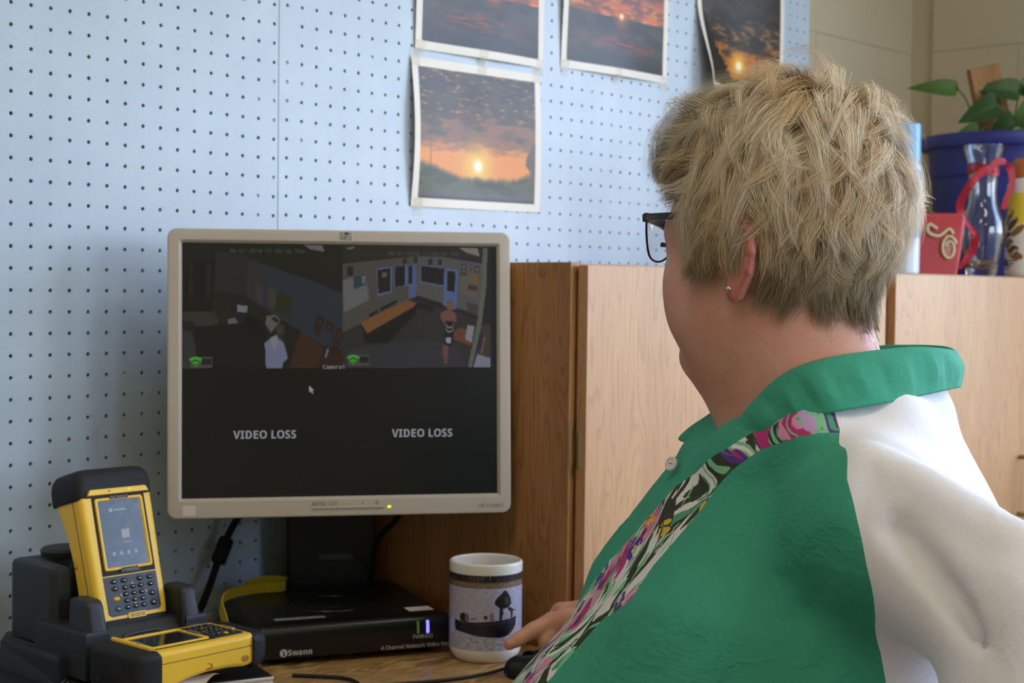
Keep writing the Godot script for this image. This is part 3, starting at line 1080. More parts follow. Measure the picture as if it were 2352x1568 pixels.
	rp.call([895, 770, 1110, 820, 1060, 880, 860, 815], rgb(24, 22, 22))
	# standing figure in a dark dress with white arcs
	rp.call([1240, 760, 1280, 745, 1318, 770, 1320, 850, 1290, 880, 1240, 850], rgb(122, 94, 68))
	rp.call([1240, 860, 1310, 870, 1355, 930, 1345, 1000, 1310, 990, 1225, 985, 1215, 1030, 1160, 940, 1170, 890], rgb(124, 82, 72))
	rp.call([1225, 985, 1320, 1000, 1315, 1230, 1270, 1280, 1205, 1240], rgb(18, 16, 18))
	for y in [1010, 1060]:
		stroke(img, P.call([1222, y, 1240, y + 42, 1270, y + 54, 1300, y + 42, 1318, y + 2], Rr), 2.2, 2.2, rgb(170, 170, 178))
	rp.call([1230, 1175, 1290, 1180, 1290, 1235, 1260, 1250, 1228, 1230], rgb(160, 164, 190))
	rp.call([1190, 1245, 1215, 1250, 1210, 1415, 1185, 1400], rgb(112, 76, 68))
	rp.call([1220, 1270, 1255, 1275, 1245, 1480, 1205, 1480], rgb(116, 80, 70))
	# right-hand post, counter and papers
	rp.call([1315, 1110, 1400, 1060, 1530, 1100, 1520, 1280, 1315, 1200], rgb(110, 70, 40))
	rp.call([1480, 1035, 1560, 1050, 1530, 1240, 1450, 1200], rgb(146, 148, 156))
	rp.call([1660, 1020, 1750, 1050, 1750, 1522, 1560, 1522], rgb(64, 58, 50))
	rp.call([1620, 1130, 1660, 1120, 1640, 1320, 1600, 1320], rgb(36, 36, 70))
	rp.call([1672, 1170, 1688, 1175, 1645, 1370, 1630, 1360], rgb(140, 110, 40))
	rp.call([1590, 1370, 1750, 1420, 1750, 1522, 1545, 1522], rgb(136, 142, 160))
	rp.call([1660, 150, 1715, 150, 1700, 600, 1640, 1060, 1530, 1522, 1480, 1522, 1600, 960, 1650, 500], rgb(104, 108, 96))
	rp.call([1720, 150, 1760, 150, 1760, 1000, 1650, 1020, 1705, 600], rgb(28, 24, 24))
	rp.call([1385, 150, 1600, 145, 1625, 250, 1460, 200], rgb(146, 132, 130))
	rp.call([90, 140, 190, 135, 150, 165, 100, 168], rgb(120, 116, 110))
	# status icons
	for f in [[L, 175.0, 1365.0], [Rr, 108.0, 1362.0]]:
		var g: Callable = f[0]
		var x: float = f[1]
		var y: float = f[2]
		fill_poly(img, P.call([x, y, x + 240, y, x + 240, y + 125, x, y + 125], g), rgb(84, 82, 80))
		fill_poly(img, P.call([x + 130, y + 20, x + 232, y + 20, x + 232, y + 90, x + 130, y + 90], g), rgb(30, 32, 36))
		for r in [[112, 1.0], [80, 0.0], [62, 1.0], [34, 0.0], [22, 1.0]]:
			var c: Vector2 = g.call(x + 56, y + 112)
			var pts := [c]
			for k in 9:
				var a := deg_to_rad(-132 + 84.0 * k / 8)
				pts.append(c + Vector2(cos(a) * sx, sin(a) * sy) * r[0] / 4.9)
			fill_poly(img, pts, rgb(70, 190, 50) if r[1] > 0.5 else rgb(60, 84, 52))
	# soften as the camera feed is
	var blur := img.duplicate()
	blur.resize(w / 3, h / 3, Image.INTERPOLATE_BILINEAR)
	blur.resize(w, h, Image.INTERPOLATE_CUBIC)
	for y in range(0, 410):
		for x in w:
			img.set_pixel(x, y, blur.get_pixel(x, y))
	img.fill_rect(Rect2i(0, 404, w, h - 404), rgb(9, 9, 9))
	img.fill_rect(Rect2i(511, 404, 2, h - 404), rgb(17, 17, 17))
	return img


func monitor() -> void:
	var bas := Basis(Vector3(0.8071, 0.0045, 0.5904).normalized(), Vector3(0.0323, 0.9981, -0.0518).normalized(), Vector3(-0.5895, 0.0609, 0.8055).normalized()).orthonormalized()
	var t := thing("computer_monitor", "silver framed desktop monitor showing a split security camera view", "monitor", Transform3D(bas, Vector3(0.3036, 1.0861, 0.2314)))
	var silver := mk(rgb(196, 184, 168), 0.42, 0.0, 0.5)
	var dark := mk(rgb(22, 22, 23), 0.6)
	# front frame: outer rounded edge, flat face, lip sloping in to the glass
	var ow := 0.4095
	var oh := 0.3415
	var oc := Vector2(0.0, -0.0035)
	var s := Soup.new()
	var outer := rrect(ow, oh, 0.011, 6)
	var loops := []
	var shift := func(p: PackedVector2Array, c: Vector2, z: float) -> PackedVector3Array:
		var o := PackedVector3Array()
		for q in p:
			o.append(Vector3(q.x + c.x, q.y + c.y, z))
		return o
	loops.append(shift.call(outer, oc, -0.022))
	loops.append(shift.call(outer, oc, 0.0022))
	loops.append(shift.call(inset(outer, 0.0008), oc, 0.0036))
	loops.append(shift.call(inset(outer, 0.0026), oc, 0.0044))
	loops.append(shift.call(rrect(0.3835, 0.3083, 0.0030, 6), Vector2.ZERO, 0.0044))
	loops.append(shift.call(rrect(0.3810, 0.3058, 0.0020, 6), Vector2.ZERO, 0.0036))
	loops.append(shift.call(rrect(0.3763, 0.3011, 0.0008, 6), Vector2.ZERO, 0.0))
	part(t, "bezel", srings(loops).mesh(30.0), silver)
	var scr := mk(rgb(14, 14, 14), 0.32, 0.0, 0.5)
	scr.emission_enabled = true
	scr.emission_texture = ImageTexture.create_from_image(screen_picture())
	scr.emission_energy_multiplier = 0.5
	var face := fgrid(1, 1, func(u: float, v: float) -> Vector3: return Vector3((u - 0.5) * 0.3763, (0.5 - v) * 0.3011, -0.0006))
	var screen := part(t, "screen", face, scr)
	var lit := mk(rgb(60, 60, 62), 0.5)
	lit.emission_enabled = true
	lit.emission = rgb(150, 152, 158)
	lit.emission_energy_multiplier = 0.7
	var dim := mk(rgb(40, 40, 40), 0.5)
	dim.emission_enabled = true
	dim.emission = rgb(92, 92, 90)
	dim.emission_energy_multiplier = 0.5
	text(screen, "screen_caption", "VIDEO LOSS", 0.0095, lit, pos(-0.0915, -0.0765, 0.0002), 1.1)
	text(screen, "screen_caption", "VIDEO LOSS", 0.0095, lit, pos(0.0965, -0.0765, 0.0002), 1.1)
	text(screen, "screen_caption", "06-07-2018 11:49:56 THU", 0.0042, dim, pos(-0.089, 0.1415, 0.0002), 0.0, "Droid Sans Mono")
	text(screen, "screen_caption", "06-07-2018 11:49:54 THU", 0.0042, dim, pos(0.099, 0.1405, 0.0002), 0.0, "Droid Sans Mono")
	text(screen, "screen_caption", "Camera1", 0.0042, lit, pos(-0.010, 0.0035, 0.0002), 0.0, "Droid Sans Mono")
	var arrow := PackedVector2Array([Vector2(0, 0), Vector2(0, -0.0085), Vector2(0.0020, -0.0066), Vector2(0.0036, -0.0100), Vector2(0.0050, -0.0094), Vector2(0.0034, -0.0060), Vector2(0.0060, -0.0060)])
	part(screen, "screen_pointer", extrude(arrow, 0.0, 0.0002), lit, pos(-0.0395, -0.0185, 0.0001))
	# badge with the round emblem, buttons, lamp, sticker
	var badge := part(t, "badge", extrude(rrect(0.0140, 0.0088, 0.001, 3), 0.0, 0.0008, 0.0003), mk(rgb(170, 168, 160), 0.3, 0.4), pos(0.0045, 0.1606, 0.0044))
	var disc := PackedVector2Array()
	for k in 28:
		disc.append(Vector2(cos(TAU * k / 28), sin(TAU * k / 28)) * 0.0040)
	part(badge, "emblem", extrude(disc, 0.0, 0.0003), mk(rgb(46, 48, 56), 0.4), pos(0, 0, 0.0008))
	text(badge, "emblem_letters", "hp", 0.0062, mk(rgb(206, 204, 196), 0.3, 0.3), Transform3D(Basis(Vector3(1, 0, 0), Vector3(0.25, 1, 0), Vector3(0, 0, 1)), Vector3(0.0, -0.0002, 0.0012)), 0.4)
	var btn := mk(rgb(188, 176, 160), 0.4)
	for k in 5:
		part(t, "button", box(Vector3(0.0168, 0.0034, 0.003), 0.0012, 2), btn, pos(-0.0285 + 0.0174 * k, -0.1640, 0.0046))
		if k < 5:
			text(t, "button_legend", ["AUTO", "|O|", "-  -", "+", "O"][k], 0.0011, mk(rgb(86, 80, 74), 0.6), pos(-0.0285 + 0.0174 * k, -0.1592, 0.0046))
	var led := mk(rgb(180, 200, 30), 0.3)
	led.emission_enabled = true
	led.emission = rgb(214, 232, 40)
	led.emission_energy_multiplier = 1.4
	part(t, "power_led", lathe([Vector2(0, -0.0004), Vector2(0.0017, -0.0004), Vector2(0.0014, 0.0006), Vector2(0, 0.0011)], 14), led, Transform3D(Basis(Vector3.RIGHT, PI / 2).scaled(Vector3(1.4, 1, 1)), Vector3(0.0555, -0.1640, 0.0046)))
	text(t, "model_letters", "HP L1940T", 0.0026, mk(rgb(104, 98, 92), 0.5), pos(0.1795, -0.1652, 0.0046))
	part(t, "sticker", box(Vector3(0.0148, 0.0118, 0.0004)), mk(rgb(226, 216, 202), 0.5), pos(-0.1795, -0.1645, 0.0046))
	# rear shell and stand
	part(t, "rear_shell", box(Vector3(0.395, 0.325, 0.03), 0.010, 3), dark, pos(0, -0.0035, -0.0365))
	part(t, "rear_hump", box(Vector3(0.22, 0.20, 0.03), 0.012, 3), dark, pos(0.0, -0.01, -0.064))
	var inv := t.transform.affine_inverse()
	var up := Transform3D(Basis(Vector3.UP, -atan2(0.5904, 0.8071)), Vector3(0.425, 0, 0.072))
	var neck := PackedVector2Array([Vector2(-0.057, 0.0), Vector2(0.052, 0.0), Vector2(0.062, 0.24), Vector2(0.044, 0.34), Vector2(-0.044, 0.34), Vector2(-0.060, 0.24)])
	part(t, "stand_neck", extrude(neck, -0.014, 0.010, 0.004), M.black, inv * up * pos(0, DESK + 0.008, 0))
	part(t, "stand_head", box(Vector3(0.10, 0.09, 0.07), 0.008), M.black, inv * up * pos(0, 1.06, 0.035))
	part(t, "stand_foot", box(Vector3(0.20, 0.012, 0.085), 0.005), M.black, inv * up * pos(0.0, DESK + 0.006, -0.018))
	part(t, "stand_clip", box(Vector3(0.047, 0.011, 0.006), 0.003), mk(rgb(60, 60, 60), 0.35), inv * up * pos(0.004, DESK + 0.078, 0.012))


# ---------------------------------------------------------------- video recorder
func recorder() -> void:
	var bas := Basis(Vector3.UP, -deg_to_rad(25.2))
	var t := thing("video_recorder", "flat black video recorder box under the monitor with two status lamps", "recorder", Transform3D(bas, Vector3(0.3275, DESK, 0.188)))
	var w := 0.224
	var d := 0.228
	var blk := mk(rgb(20, 20, 20), 0.36, 0.0, 0.5)
	var gl := mk(rgb(17, 17, 17), 0.30, 0.0, 0.5)
	part(t, "top_cover", box(Vector3(w, 0.040, d - 0.02), 0.0022, 2), blk, pos(0, 0.0272, -0.006))
	# front: rounded upper lip and a face leaning slightly back at its foot
	var prof := [Vector2(0.0, 0.0475), Vector2(0.010, 0.0475), Vector2(0.0150, 0.0455), Vector2(0.0180, 0.0420), Vector2(0.0195, 0.0370), Vector2(0.0200, 0.030), Vector2(0.0190, 0.012), Vector2(0.0165, 0.0085), Vector2(0.0, 0.0085)]
	var rings := []
	for x in [-w / 2 - 0.001, -w / 2 + 0.0005, w / 2 - 0.0005, w / 2 + 0.001]:
		var ring := PackedVector3Array()
		var k: float = 0.97 if absf(x) > w / 2 else 1.0
		for q in prof:
			ring.append(Vector3(x, 0.028 + (q.y - 0.028) * k, d / 2 - 0.018 + q.x * k))
		ring.reverse()
		rings.append(ring)
	part(t, "front_panel", srings(rings, true).mesh(35.0), gl)
	for x in [-1, 1]:
		for z in [-1, 1]:
			part(t, "foot", lathe([Vector2(0, 0), Vector2(0.011, 0), Vector2(0.013, 0.008), Vector2(0, 0.009)], 20), M.rubber, pos(x * 0.085, 0.0, z * 0.085))
	var zf := d / 2 + 0.0016
	# lamps
	var lg := mk(rgb(96, 124, 60), 0.35)
	lg.emission_enabled = true
	lg.emission = rgb(92, 120, 52)
	lg.emission_energy_multiplier = 0.25
	var lb := mk(rgb(60, 60, 200), 0.35)
	lb.emission_enabled = true
	lb.emission = rgb(92, 92, 255)
	lb.emission_energy_multiplier = 4.0
	part(t, "lamp_slot", box(Vector3(0.0030, 0.0145, 0.002), 0.0009), lg, Transform3D(Basis(Vector3.RIGHT, -0.12), Vector3(0.0735, 0.0340, zf - 0.0003)))
	part(t, "lamp_slot", box(Vector3(0.0036, 0.0150, 0.002), 0.0009), lb, Transform3D(Basis(Vector3.RIGHT, -0.12), Vector3(0.0855, 0.0342, zf - 0.0003)), "glowing blue status lamp")
	var ink := mk(rgb(196, 196, 192), 0.5)
	text(t, "lettering", "PWR", 0.0013, ink, pos(0.0733, 0.0231, zf + 0.0003))
	text(t, "lettering", "HDD", 0.0013, ink, pos(0.0855, 0.0231, zf + 0.0003))
	text(t, "lettering", "4 Channel Network Video Recorder", 0.00108, ink, pos(0.0780, 0.0125, zf + 0.0001))
	text(t, "maker_letters", "Swann", 0.0066, ink, pos(-0.0690, 0.0155, zf + 0.0001), 0.7)
	var disc := PackedVector2Array()
	for k in 24:
		disc.append(Vector2(cos(TAU * k / 24), sin(TAU * k / 24)) * 0.0046)
	var em := part(t, "maker_emblem", extrude(disc, 0.0, 0.0003), ink, pos(-0.0885, 0.0157, zf + 0.0001))
	part(em, "emblem_wave", extrude(PackedVector2Array([Vector2(-0.0007, -0.0044), Vector2(0.0016, -0.0022), Vector2(0.0008, 0.0008), Vector2(-0.0014, 0.0040), Vector2(-0.0006, 0.0)]), 0.0, 0.0002), blk, pos(0, 0, 0.0003))
	# pressed round emblem on the cover with its swan-wing wedge
	var ring := []
	for k in 49:
		ring.append(Vector3(cos(TAU * k / 48) * 0.047, 0, sin(TAU * k / 48) * 0.047))
	part(t, "cover_ring", tube(ring, 0.0010, 6, false), gl, pos(-0.006, 0.0474, 0.012))
	var wedge := PackedVector2Array([Vector2(-0.036, -0.008), Vector2(-0.012, -0.004), Vector2(0.014, 0.0), Vector2(0.022, -0.006), Vector2(0.020, -0.026), Vector2(0.008, -0.031), Vector2(-0.010, -0.022), Vector2(-0.028, -0.014)])
	var rv := PackedVector2Array(wedge)
	rv.reverse()
	part(t, "cover_wedge", extrude(rv, 0.0, 0.0010, 0.0004), gl, Transform3D(Basis(Vector3.RIGHT, -PI / 2), Vector3(-0.006, 0.0470, 0.004)))
	# stickers
	part(t, "label_strip", box(Vector3(0.060, 0.0003, 0.010)), mk(rgb(150, 156, 168), 0.5), pos(-0.0615, 0.0474, 0.082))
	for k in 2:
		text(t, "label_letters", "||| |||| || ||||| ||| |||" if k == 0 else "|||| || ||| ||| ||||| ||", 0.0026, mk(rgb(70, 74, 82), 0.6), Transform3D(Basis(Vector3.RIGHT, -PI / 2), Vector3(-0.0615, 0.0477, 0.0798 + 0.0042 * k)))
	part(t, "sticker", box(Vector3(0.031, 0.0003, 0.022)), mk(rgb(226, 224, 216), 0.5), pos(0.0880, 0.0474, 0.075), "plain white sticker")


# ---------------------------------------------------------------- mug
func mug_picture() -> Image:
	var w := 2048
	var h := 624
	var n1 := noise(0.05, 301, 3)
	var n2 := noise(0.02, 302, 3)
	var img := picture(w, h, func(x: int, y: int) -> Color:
		var v := float(y) / h
		if v < 0.085:
			return rgb(40, 36, 40).lerp(rgb(96, 84, 80), clampf(n1.get_noise_2d(x * 0.9, y * 0.2) * 1.5, 0.0, 1.0))
		if v < 0.175:
			var g := rgb(150, 128, 112).lerp(rgb(86, 66, 56), clampf(0.3 + n1.get_noise_2d(x * 0.6, y * 1.5), 0.0, 1.0))
			return g.lerp(rgb(60, 50, 50), smoothstep(0.11, 0.085, v))
		var wv := n1.get_noise_2d(x * 0.35, y * 1.6) * 0.8 + 0.5 * n2.get_noise_2d(x * 0.5, y * 2.0)
		return rgb(198, 196, 210).lerp(rgb(150, 150, 176), clampf(0.45 + wv * (0.5 + 0.7 * smoothstep(0.75, 0.95, v)), 0.0, 1.0)))
	# boat and fisher: x in the enlargement, where 160..975 is the mug's visible width
	var X := func(x: float, y: float) -> Vector2:
		var s := clampf((x - 567.0) / 408.0, -0.999, 0.999)
		return Vector2(w / 2.0 + asin(s) / TAU * w, (y - 335.0 + 62.0 * (sqrt(1.0 - s * s) - 1.0) * -1.0 - 0.0) / 930.0 * h)
	var poly := func(a: Array, c: Color) -> void:
		var o := []
		for k in range(0, a.size(), 2):
			o.append(X.call(a[k], a[k + 1]))
		fill_poly(img, o, c)
	var hull := rgb(36, 34, 48)
	poly.call([228, 880, 300, 900, 420, 910, 560, 905, 700, 890, 820, 868, 905, 835, 900, 940, 870, 1010, 820, 1070, 740, 1100, 600, 1095, 450, 1075, 330, 1040, 235, 1010], hull)
	poly.call([235, 905, 420, 925, 640, 915, 900, 860, 895, 885, 640, 945, 420, 945, 235, 925], rgb(52, 50, 66))
	poly.call([640, 1010, 760, 990, 890, 960, 860, 1020, 800, 1075, 700, 1085], rgb(28, 26, 38))
	poly.call([290, 890, 285, 830, 300, 800, 340, 795, 350, 830, 345, 905], rgb(30, 30, 36))
	poly.call([340, 800, 375, 810, 392, 860, 380, 910, 345, 905], rgb(110, 108, 112))
	poly.call([400, 870, 470, 855, 470, 865, 410, 882], rgb(40, 40, 48))
	poly.call([545, 830, 590, 830, 588, 870, 548, 868], rgb(44, 52, 84))
	poly.call([574, 868, 580, 868, 580, 905, 574, 905], rgb(60, 60, 72))
	poly.call([612, 820, 630, 790, 655, 800, 665, 880, 650, 905, 615, 900], rgb(132, 124, 124))
	poly.call([720, 740, 755, 730, 765, 790, 745, 890, 718, 885], rgb(40, 46, 84))
	poly.call([815, 720, 855, 730, 870, 770, 862, 855, 845, 855, 842, 780, 810, 750], rgb(38, 40, 72))
	poly.call([780, 740, 815, 745, 812, 770, 770, 795, 760, 770], rgb(190, 186, 184))
	poly.call([740, 560, 770, 520, 800, 530, 840, 600, 850, 680, 820, 720, 770, 745, 720, 735, 668, 690, 666, 650, 700, 600], rgb(38, 36, 38))
	poly.call([770, 600, 820, 590, 838, 640, 830, 690, 780, 690], rgb(58, 70, 62))
	poly.call([768, 520, 775, 492, 800, 492, 808, 515, 795, 525, 800, 560, 770, 560], rgb(52, 44, 44))
	poly.call([770, 515, 776, 490, 800, 490, 808, 512, 800, 520], rgb(188, 184, 188))
	poly.call([865, 745, 890, 750, 892, 765, 866, 765], rgb(30, 32, 44))
	for k in 40:
		var x := rng.randf_range(330, 860)
		var y := rng.randf_range(1085, 1200)
		poly.call([x, y, x + rng.randf_range(20, 60), y + 2, x + 20, y + 9], rgb(104, 104, 140))
	return img


func mug() -> void:
	var toward := atan2(1.259, -1.319)
	var t := thing("coffee_mug", "tall white ceramic mug printed with a photo of a fisher in a boat", "mug", pos(0.3983, DESK, 0.3828))
	var white := mk(rgb(236, 232, 226), 0.16, 0.0, 0.5)
	var r := 0.0428
	var prof := [Vector2(0.0, 0.003), Vector2(0.028, 0.003), Vector2(0.030, 0.0), Vector2(0.033, 0.0), Vector2(0.0375, 0.003), Vector2(0.0412, 0.009), Vector2(r, 0.0155), Vector2(r, 0.100), Vector2(r + 0.0004, 0.1065), Vector2(r + 0.0006, 0.1135), Vector2(r, 0.1155), Vector2(r - 0.0018, 0.1165), Vector2(r - 0.0036, 0.1155), Vector2(r - 0.0042, 0.113), Vector2(r - 0.0042, 0.02), Vector2(r - 0.008, 0.009), Vector2(0.02, 0.007), Vector2(0, 0.007)]
	part(t, "cup", lathe(prof, 64, 30.0), white)
	var pm := tx(mk(Color.WHITE, 0.2, 0.0, 0.5), mug_picture())
	part(t, "photo_band", fgrid(72, 2, func(u: float, v: float) -> Vector3:
		var a := toward - (u - 0.5) * TAU
		return Vector3(cos(a) * (r + 0.00025), lerpf(0.1045, 0.0165, v), sin(a) * (r + 0.00025))), pm)
	var hd := Vector3(0.5, 0, -0.866)
	var path := []
	for q in [Vector2(r - 0.003, 0.094), Vector2(r + 0.018, 0.095), Vector2(r + 0.030, 0.084), Vector2(r + 0.033, 0.060), Vector2(r + 0.028, 0.036), Vector2(r + 0.015, 0.025), Vector2(r - 0.003, 0.023)]:
		path.append(hd * q.x + Vector3.UP * q.y)
	part(t, "handle", tube(spline(path, 6), 0.0058, 12), white)


# ---------------------------------------------------------------- mouse, leads
func mouse_and_leads() -> void:
	var mt := thing("computer_mouse", "black computer mouse on the desk under a hand", "mouse", Transform3D(Basis(Vector3.UP, deg_to_rad(-43)), Vector3(0.390, DESK, 0.497)))
	var shell := func(inset_: float, top: float) -> ArrayMesh:
		return fgrid(40, 20, func(u: float, v: float) -> Vector3:
			var a := u * TAU
			var e := v * PI / 2
			var k := 1.0 + 0.10 * cos(a)
			var x := cos(a) * 0.056
			var z := sin(a) * (0.031 - 0.003 * cos(2 * a)) * k
			var hump := 1.0 + 0.10 * cos(a) * sin(e)
			return Vector3(x * pow(cos(e), 0.55), 0.003 + inset_ + top * pow(sin(e), 0.8) * hump, z * pow(cos(e), 0.55)), true)
	part(mt, "shell", shell.call(0.0, 0.025), mk(rgb(24, 24, 25), 0.4))
	part(mt, "base_plate", extrude(rrect(0.106, 0.058, 0.027, 8), 0.0, 0.006, 0.001), M.rubber, Transform3D(Basis(Vector3.RIGHT, -PI / 2), Vector3(0, 0.0, 0)))
	part(mt, "scroll_wheel", lathe([Vector2(0, -0.003), Vector2(0.0085, -0.003), Vector2(0.0095, 0), Vector2(0.0085, 0.003), Vector2(0, 0.003)], 20), M.rubber, Transform3D(Basis(Vector3.RIGHT, PI / 2), Vector3(-0.028, 0.0190, 0)))
	var lead := spline([Vector3(0.356, DESK + 0.008, 0.459), Vector3(0.335, DESK + 0.003, 0.448), Vector3(0.300, DESK + 0.0022, 0.440), Vector3(0.262, DESK + 0.0022, 0.425), Vector3(0.230, DESK + 0.0022, 0.408), Vector3(0.205, DESK + 0.0022, 0.405), Vector3(0.185, DESK + 0.0022, 0.425), Vector3(0.170, DESK + 0.0022, 0.470)], 8)
	part(mt, "lead", tube(lead, 0.0019, 8), M.black, mt.transform.affine_inverse())
	var c2 := part(self, "thin_cable", tube(spline([Vector3(0.175, DESK + 0.0025, 0.300), Vector3(0.205, DESK + 0.0025, 0.345), Vector3(0.205, DESK + 0.0025, 0.372), Vector3(0.190, DESK + 0.0025, 0.396), Vector3(0.170, DESK + 0.0025, 0.410), Vector3(0.140, DESK + 0.0025, 0.450)], 8), 0.0021, 8), M.black)
	c2.set_meta("label", "short black cable curling out from under the recorder")
	c2.set_meta("category", "cable")
	# video lead with its ferrite bead, behind the screen's lower left
	var vc := thing("video_cable", "thick black video cable with a bead hanging behind the monitor", "cable", pos(0.32, 0.9, 0.05))
	var pts := [Vector3(0.355, 1.02, 0.125), Vector3(0.338, 0.965, 0.085), Vector3(0.322, 0.925, 0.055), Vector3(0.302, 0.885, 0.030), Vector3(0.284, 0.846, 0.022), Vector3(0.262, 0.806, 0.028), Vector3(0.235, 0.775, 0.040), Vector3(0.200, DESK + 0.006, 0.050)]
	var inv := vc.transform.affine_inverse()
	var cab := spline(pts, 8)
	part(vc, "lead", tube(cab, 0.0046, 10), M.rubber, inv)
	var a: Vector3 = cab[28]
	var b: Vector3 = cab[36]
	var ax := (a - b).normalized()
	var bead := []
	var rad := []
	for q in [[0.0, 0.005], [0.04, 0.0085], [0.12, 0.0098], [0.88, 0.0098], [0.96, 0.0085], [1.0, 0.005]]:
		bead.append((a + b) / 2 + ax * (q[0] - 0.5) * 0.036)
		rad.append(q[1])
	part(vc, "bead", tube(bead, rad, 14), M.rubber, inv)
	var pc := part(self, "power_cable", tube(spline([Vector3(0.440, 0.960, 0.215), Vector3(0.4336, 0.9025, 0.198), Vector3(0.4341, 0.8899, 0.1899), Vector3(0.4305, 0.8798, 0.1820), Vector3(0.4330, 0.8697, 0.165), Vector3(0.446, 0.845, 0.135), Vector3(0.462, 0.80, 0.11), Vector3(0.470, 0.757, 0.06)], 8), 0.0038, 10), M.rubber)
	pc.set_meta("label", "black power cable looping out right of the monitor stand")
	pc.set_meta("category", "cable")


# ---------------------------------------------------------------- handheld computers and their cradle
func plan_up(poly: Array, y0: float, y1: float, bev: float) -> ArrayMesh:
	# plan polygon in (x, z) raised from y0 to y1
	var p := PackedVector2Array()
	for q in poly:
		p.append(Vector2(q.x, -q.y))
	if not Geometry2D.is_polygon_clockwise(p):
		pass
	else:
		p.reverse()
	return Soup.new().add(sextrude(p, y0, y1, bev), Transform3D(Basis(Vector3.RIGHT, -PI / 2), Vector3.ZERO)).mesh()


func cradle() -> void:
	var org := Vector3(0.02, DESK + 0.006, 0.16)
	var t := thing("charging_cradle", "charcoal plastic charging cradle holding an upright handheld", "cradle", pos(org.x, org.y, org.z))
	var c := mk(rgb(40, 43, 47), 0.48, 0.0, 0.5)
	var inv := pos(-org.x, -org.y, -org.z)
	part(t, "base", plan_up([Vector2(-0.060, 0.085), Vector2(0.100, 0.085), Vector2(0.104, 0.214), Vector2(-0.066, 0.214)], DESK + 0.006, 0.800, 0.008), c, inv)
	# tower with a hollow facing the device
	var tower := [Vector2(-0.046, 0.085), Vector2(0.085, 0.085), Vector2(0.088, 0.10), Vector2(0.088, 0.170), Vector2(0.084, 0.178), Vector2(0.070, 0.178), Vector2(0.066, 0.170), Vector2(0.064, 0.122), Vector2(-0.022, 0.122), Vector2(-0.026, 0.170), Vector2(-0.030, 0.178), Vector2(-0.044, 0.178), Vector2(-0.051, 0.170), Vector2(-0.052, 0.10)]
	part(t, "tower", plan_up(tower, 0.79, 0.884, 0.007), c, inv)
	part(t, "tower_cap", lathe([Vector2(0, 0), Vector2(0.026, 0), Vector2(0.027, 0.006), Vector2(0.024, 0.009), Vector2(0, 0.010)], 28), c, inv * pos(0.006, 0.8835, 0.108))
	part(t, "contact_pillar", lathe([Vector2(0, 0), Vector2(0.016, 0), Vector2(0.012, 0.06), Vector2(0, 0.08)], 20), mk(rgb(30, 31, 34), 0.4), inv * pos(-0.002, 0.80, 0.134))
	var skirt := []
	for q in [[DESK + 0.006, 0.176, 0.142, 0.016], [0.768, 0.174, 0.140, 0.018], [0.784, 0.164, 0.132, 0.018], [0.800, 0.152, 0.122, 0.016], [0.822, 0.144, 0.108, 0.012], [0.860, 0.141, 0.098, 0.009]]:
		var lp := PackedVector3Array()
		for p in rrect(q[1], q[2], q[3], 4):
			lp.append(Vector3(0.020 + p.x, q[0], 0.132 - p.y + (q[2] - 0.098) * 0.2))
		skirt.append(lp)
	part(t, "skirt", srings(skirt.slice(0, 4), true).mesh(50.0), c, inv)
	# side walls and the two prongs gripping the device's foot
	for s in [-1, 1]:
		var x := -0.042 if s < 0 else 0.082
		part(t, "side_wall", plan_up([Vector2(x - 0.014, 0.15), Vector2(x + 0.014, 0.15), Vector2(x + 0.014, 0.250), Vector2(x - 0.014, 0.250)], 0.778, 0.828, 0.006), c, inv)
		var prong := [Vector2(x - 0.012 * s - 0.007, 0.206), Vector2(x - 0.012 * s + 0.010, 0.206), Vector2(x - 0.012 * s + 0.012, 0.246), Vector2(x - 0.012 * s - 0.011, 0.246)]
		var pr := PackedVector2Array()
		var sp := Soup.new()
		var rings := []
		for q in [[0.80, 1.22, 0.003], [0.815, 1.12, 0.001], [0.840, 0.98, -0.003], [0.850, 0.92, -0.004], [0.855, 0.84, -0.005], [0.857, 0.66, -0.005]]:
			var ring := PackedVector3Array()
			for p in rrect(0.022 * q[1], 0.042 * q[1], 0.006 * q[1], 3):
				ring.append(Vector3(x - 0.004 * s + p.x, q[0], 0.226 + q[2] - p.y))
			rings.append(ring)
		part(t, "prong", srings(rings, true).mesh(50.0), c, inv)
	var prof := PackedVector2Array([Vector2(0.19, 0.776), Vector2(0.256, 0.776), Vector2(0.261, 0.784), Vector2(0.258, 0.792), Vector2(0.232, 0.824), Vector2(0.226, 0.826), Vector2(0.19, 0.826)])
	var fp := Soup.new().add(sextrude(prof, -0.034, 0.074, 0.002), Transform3D(Basis(Vector3(0, 0, 1), Vector3(0, 1, 0), Vector3(-1, 0, 0)), Vector3(0.04, 0, 0)))
	part(t, "front_plate", fp.mesh(), c, inv)
	var slope := Vector3(0, 0.032, -0.026).normalized()
	var nrm := Vector3(0, 0.026, 0.032).normalized()
	var fb := Basis(Vector3.RIGHT, slope, nrm)
	var rib := mk(rgb(58, 60, 64), 0.42)
	part(t, "front_ridge", tube(spline([Vector3(-0.024, -0.016, 0), Vector3(-0.010, 0.006, 0), Vector3(-0.004, 0.011, 0), Vector3(0.030, 0.012, 0), Vector3(0.040, 0.006, 0), Vector3(0.056, -0.014, 0)], 6), 0.0024, 8), rib, inv * Transform3D(fb, Vector3(0.005, 0.8065, 0.2465)))
	part(t, "slot", box(Vector3(0.020, 0.0035, 0.002), 0.001), M.black, inv * Transform3D(fb, Vector3(0.022, 0.8040, 0.2488)))


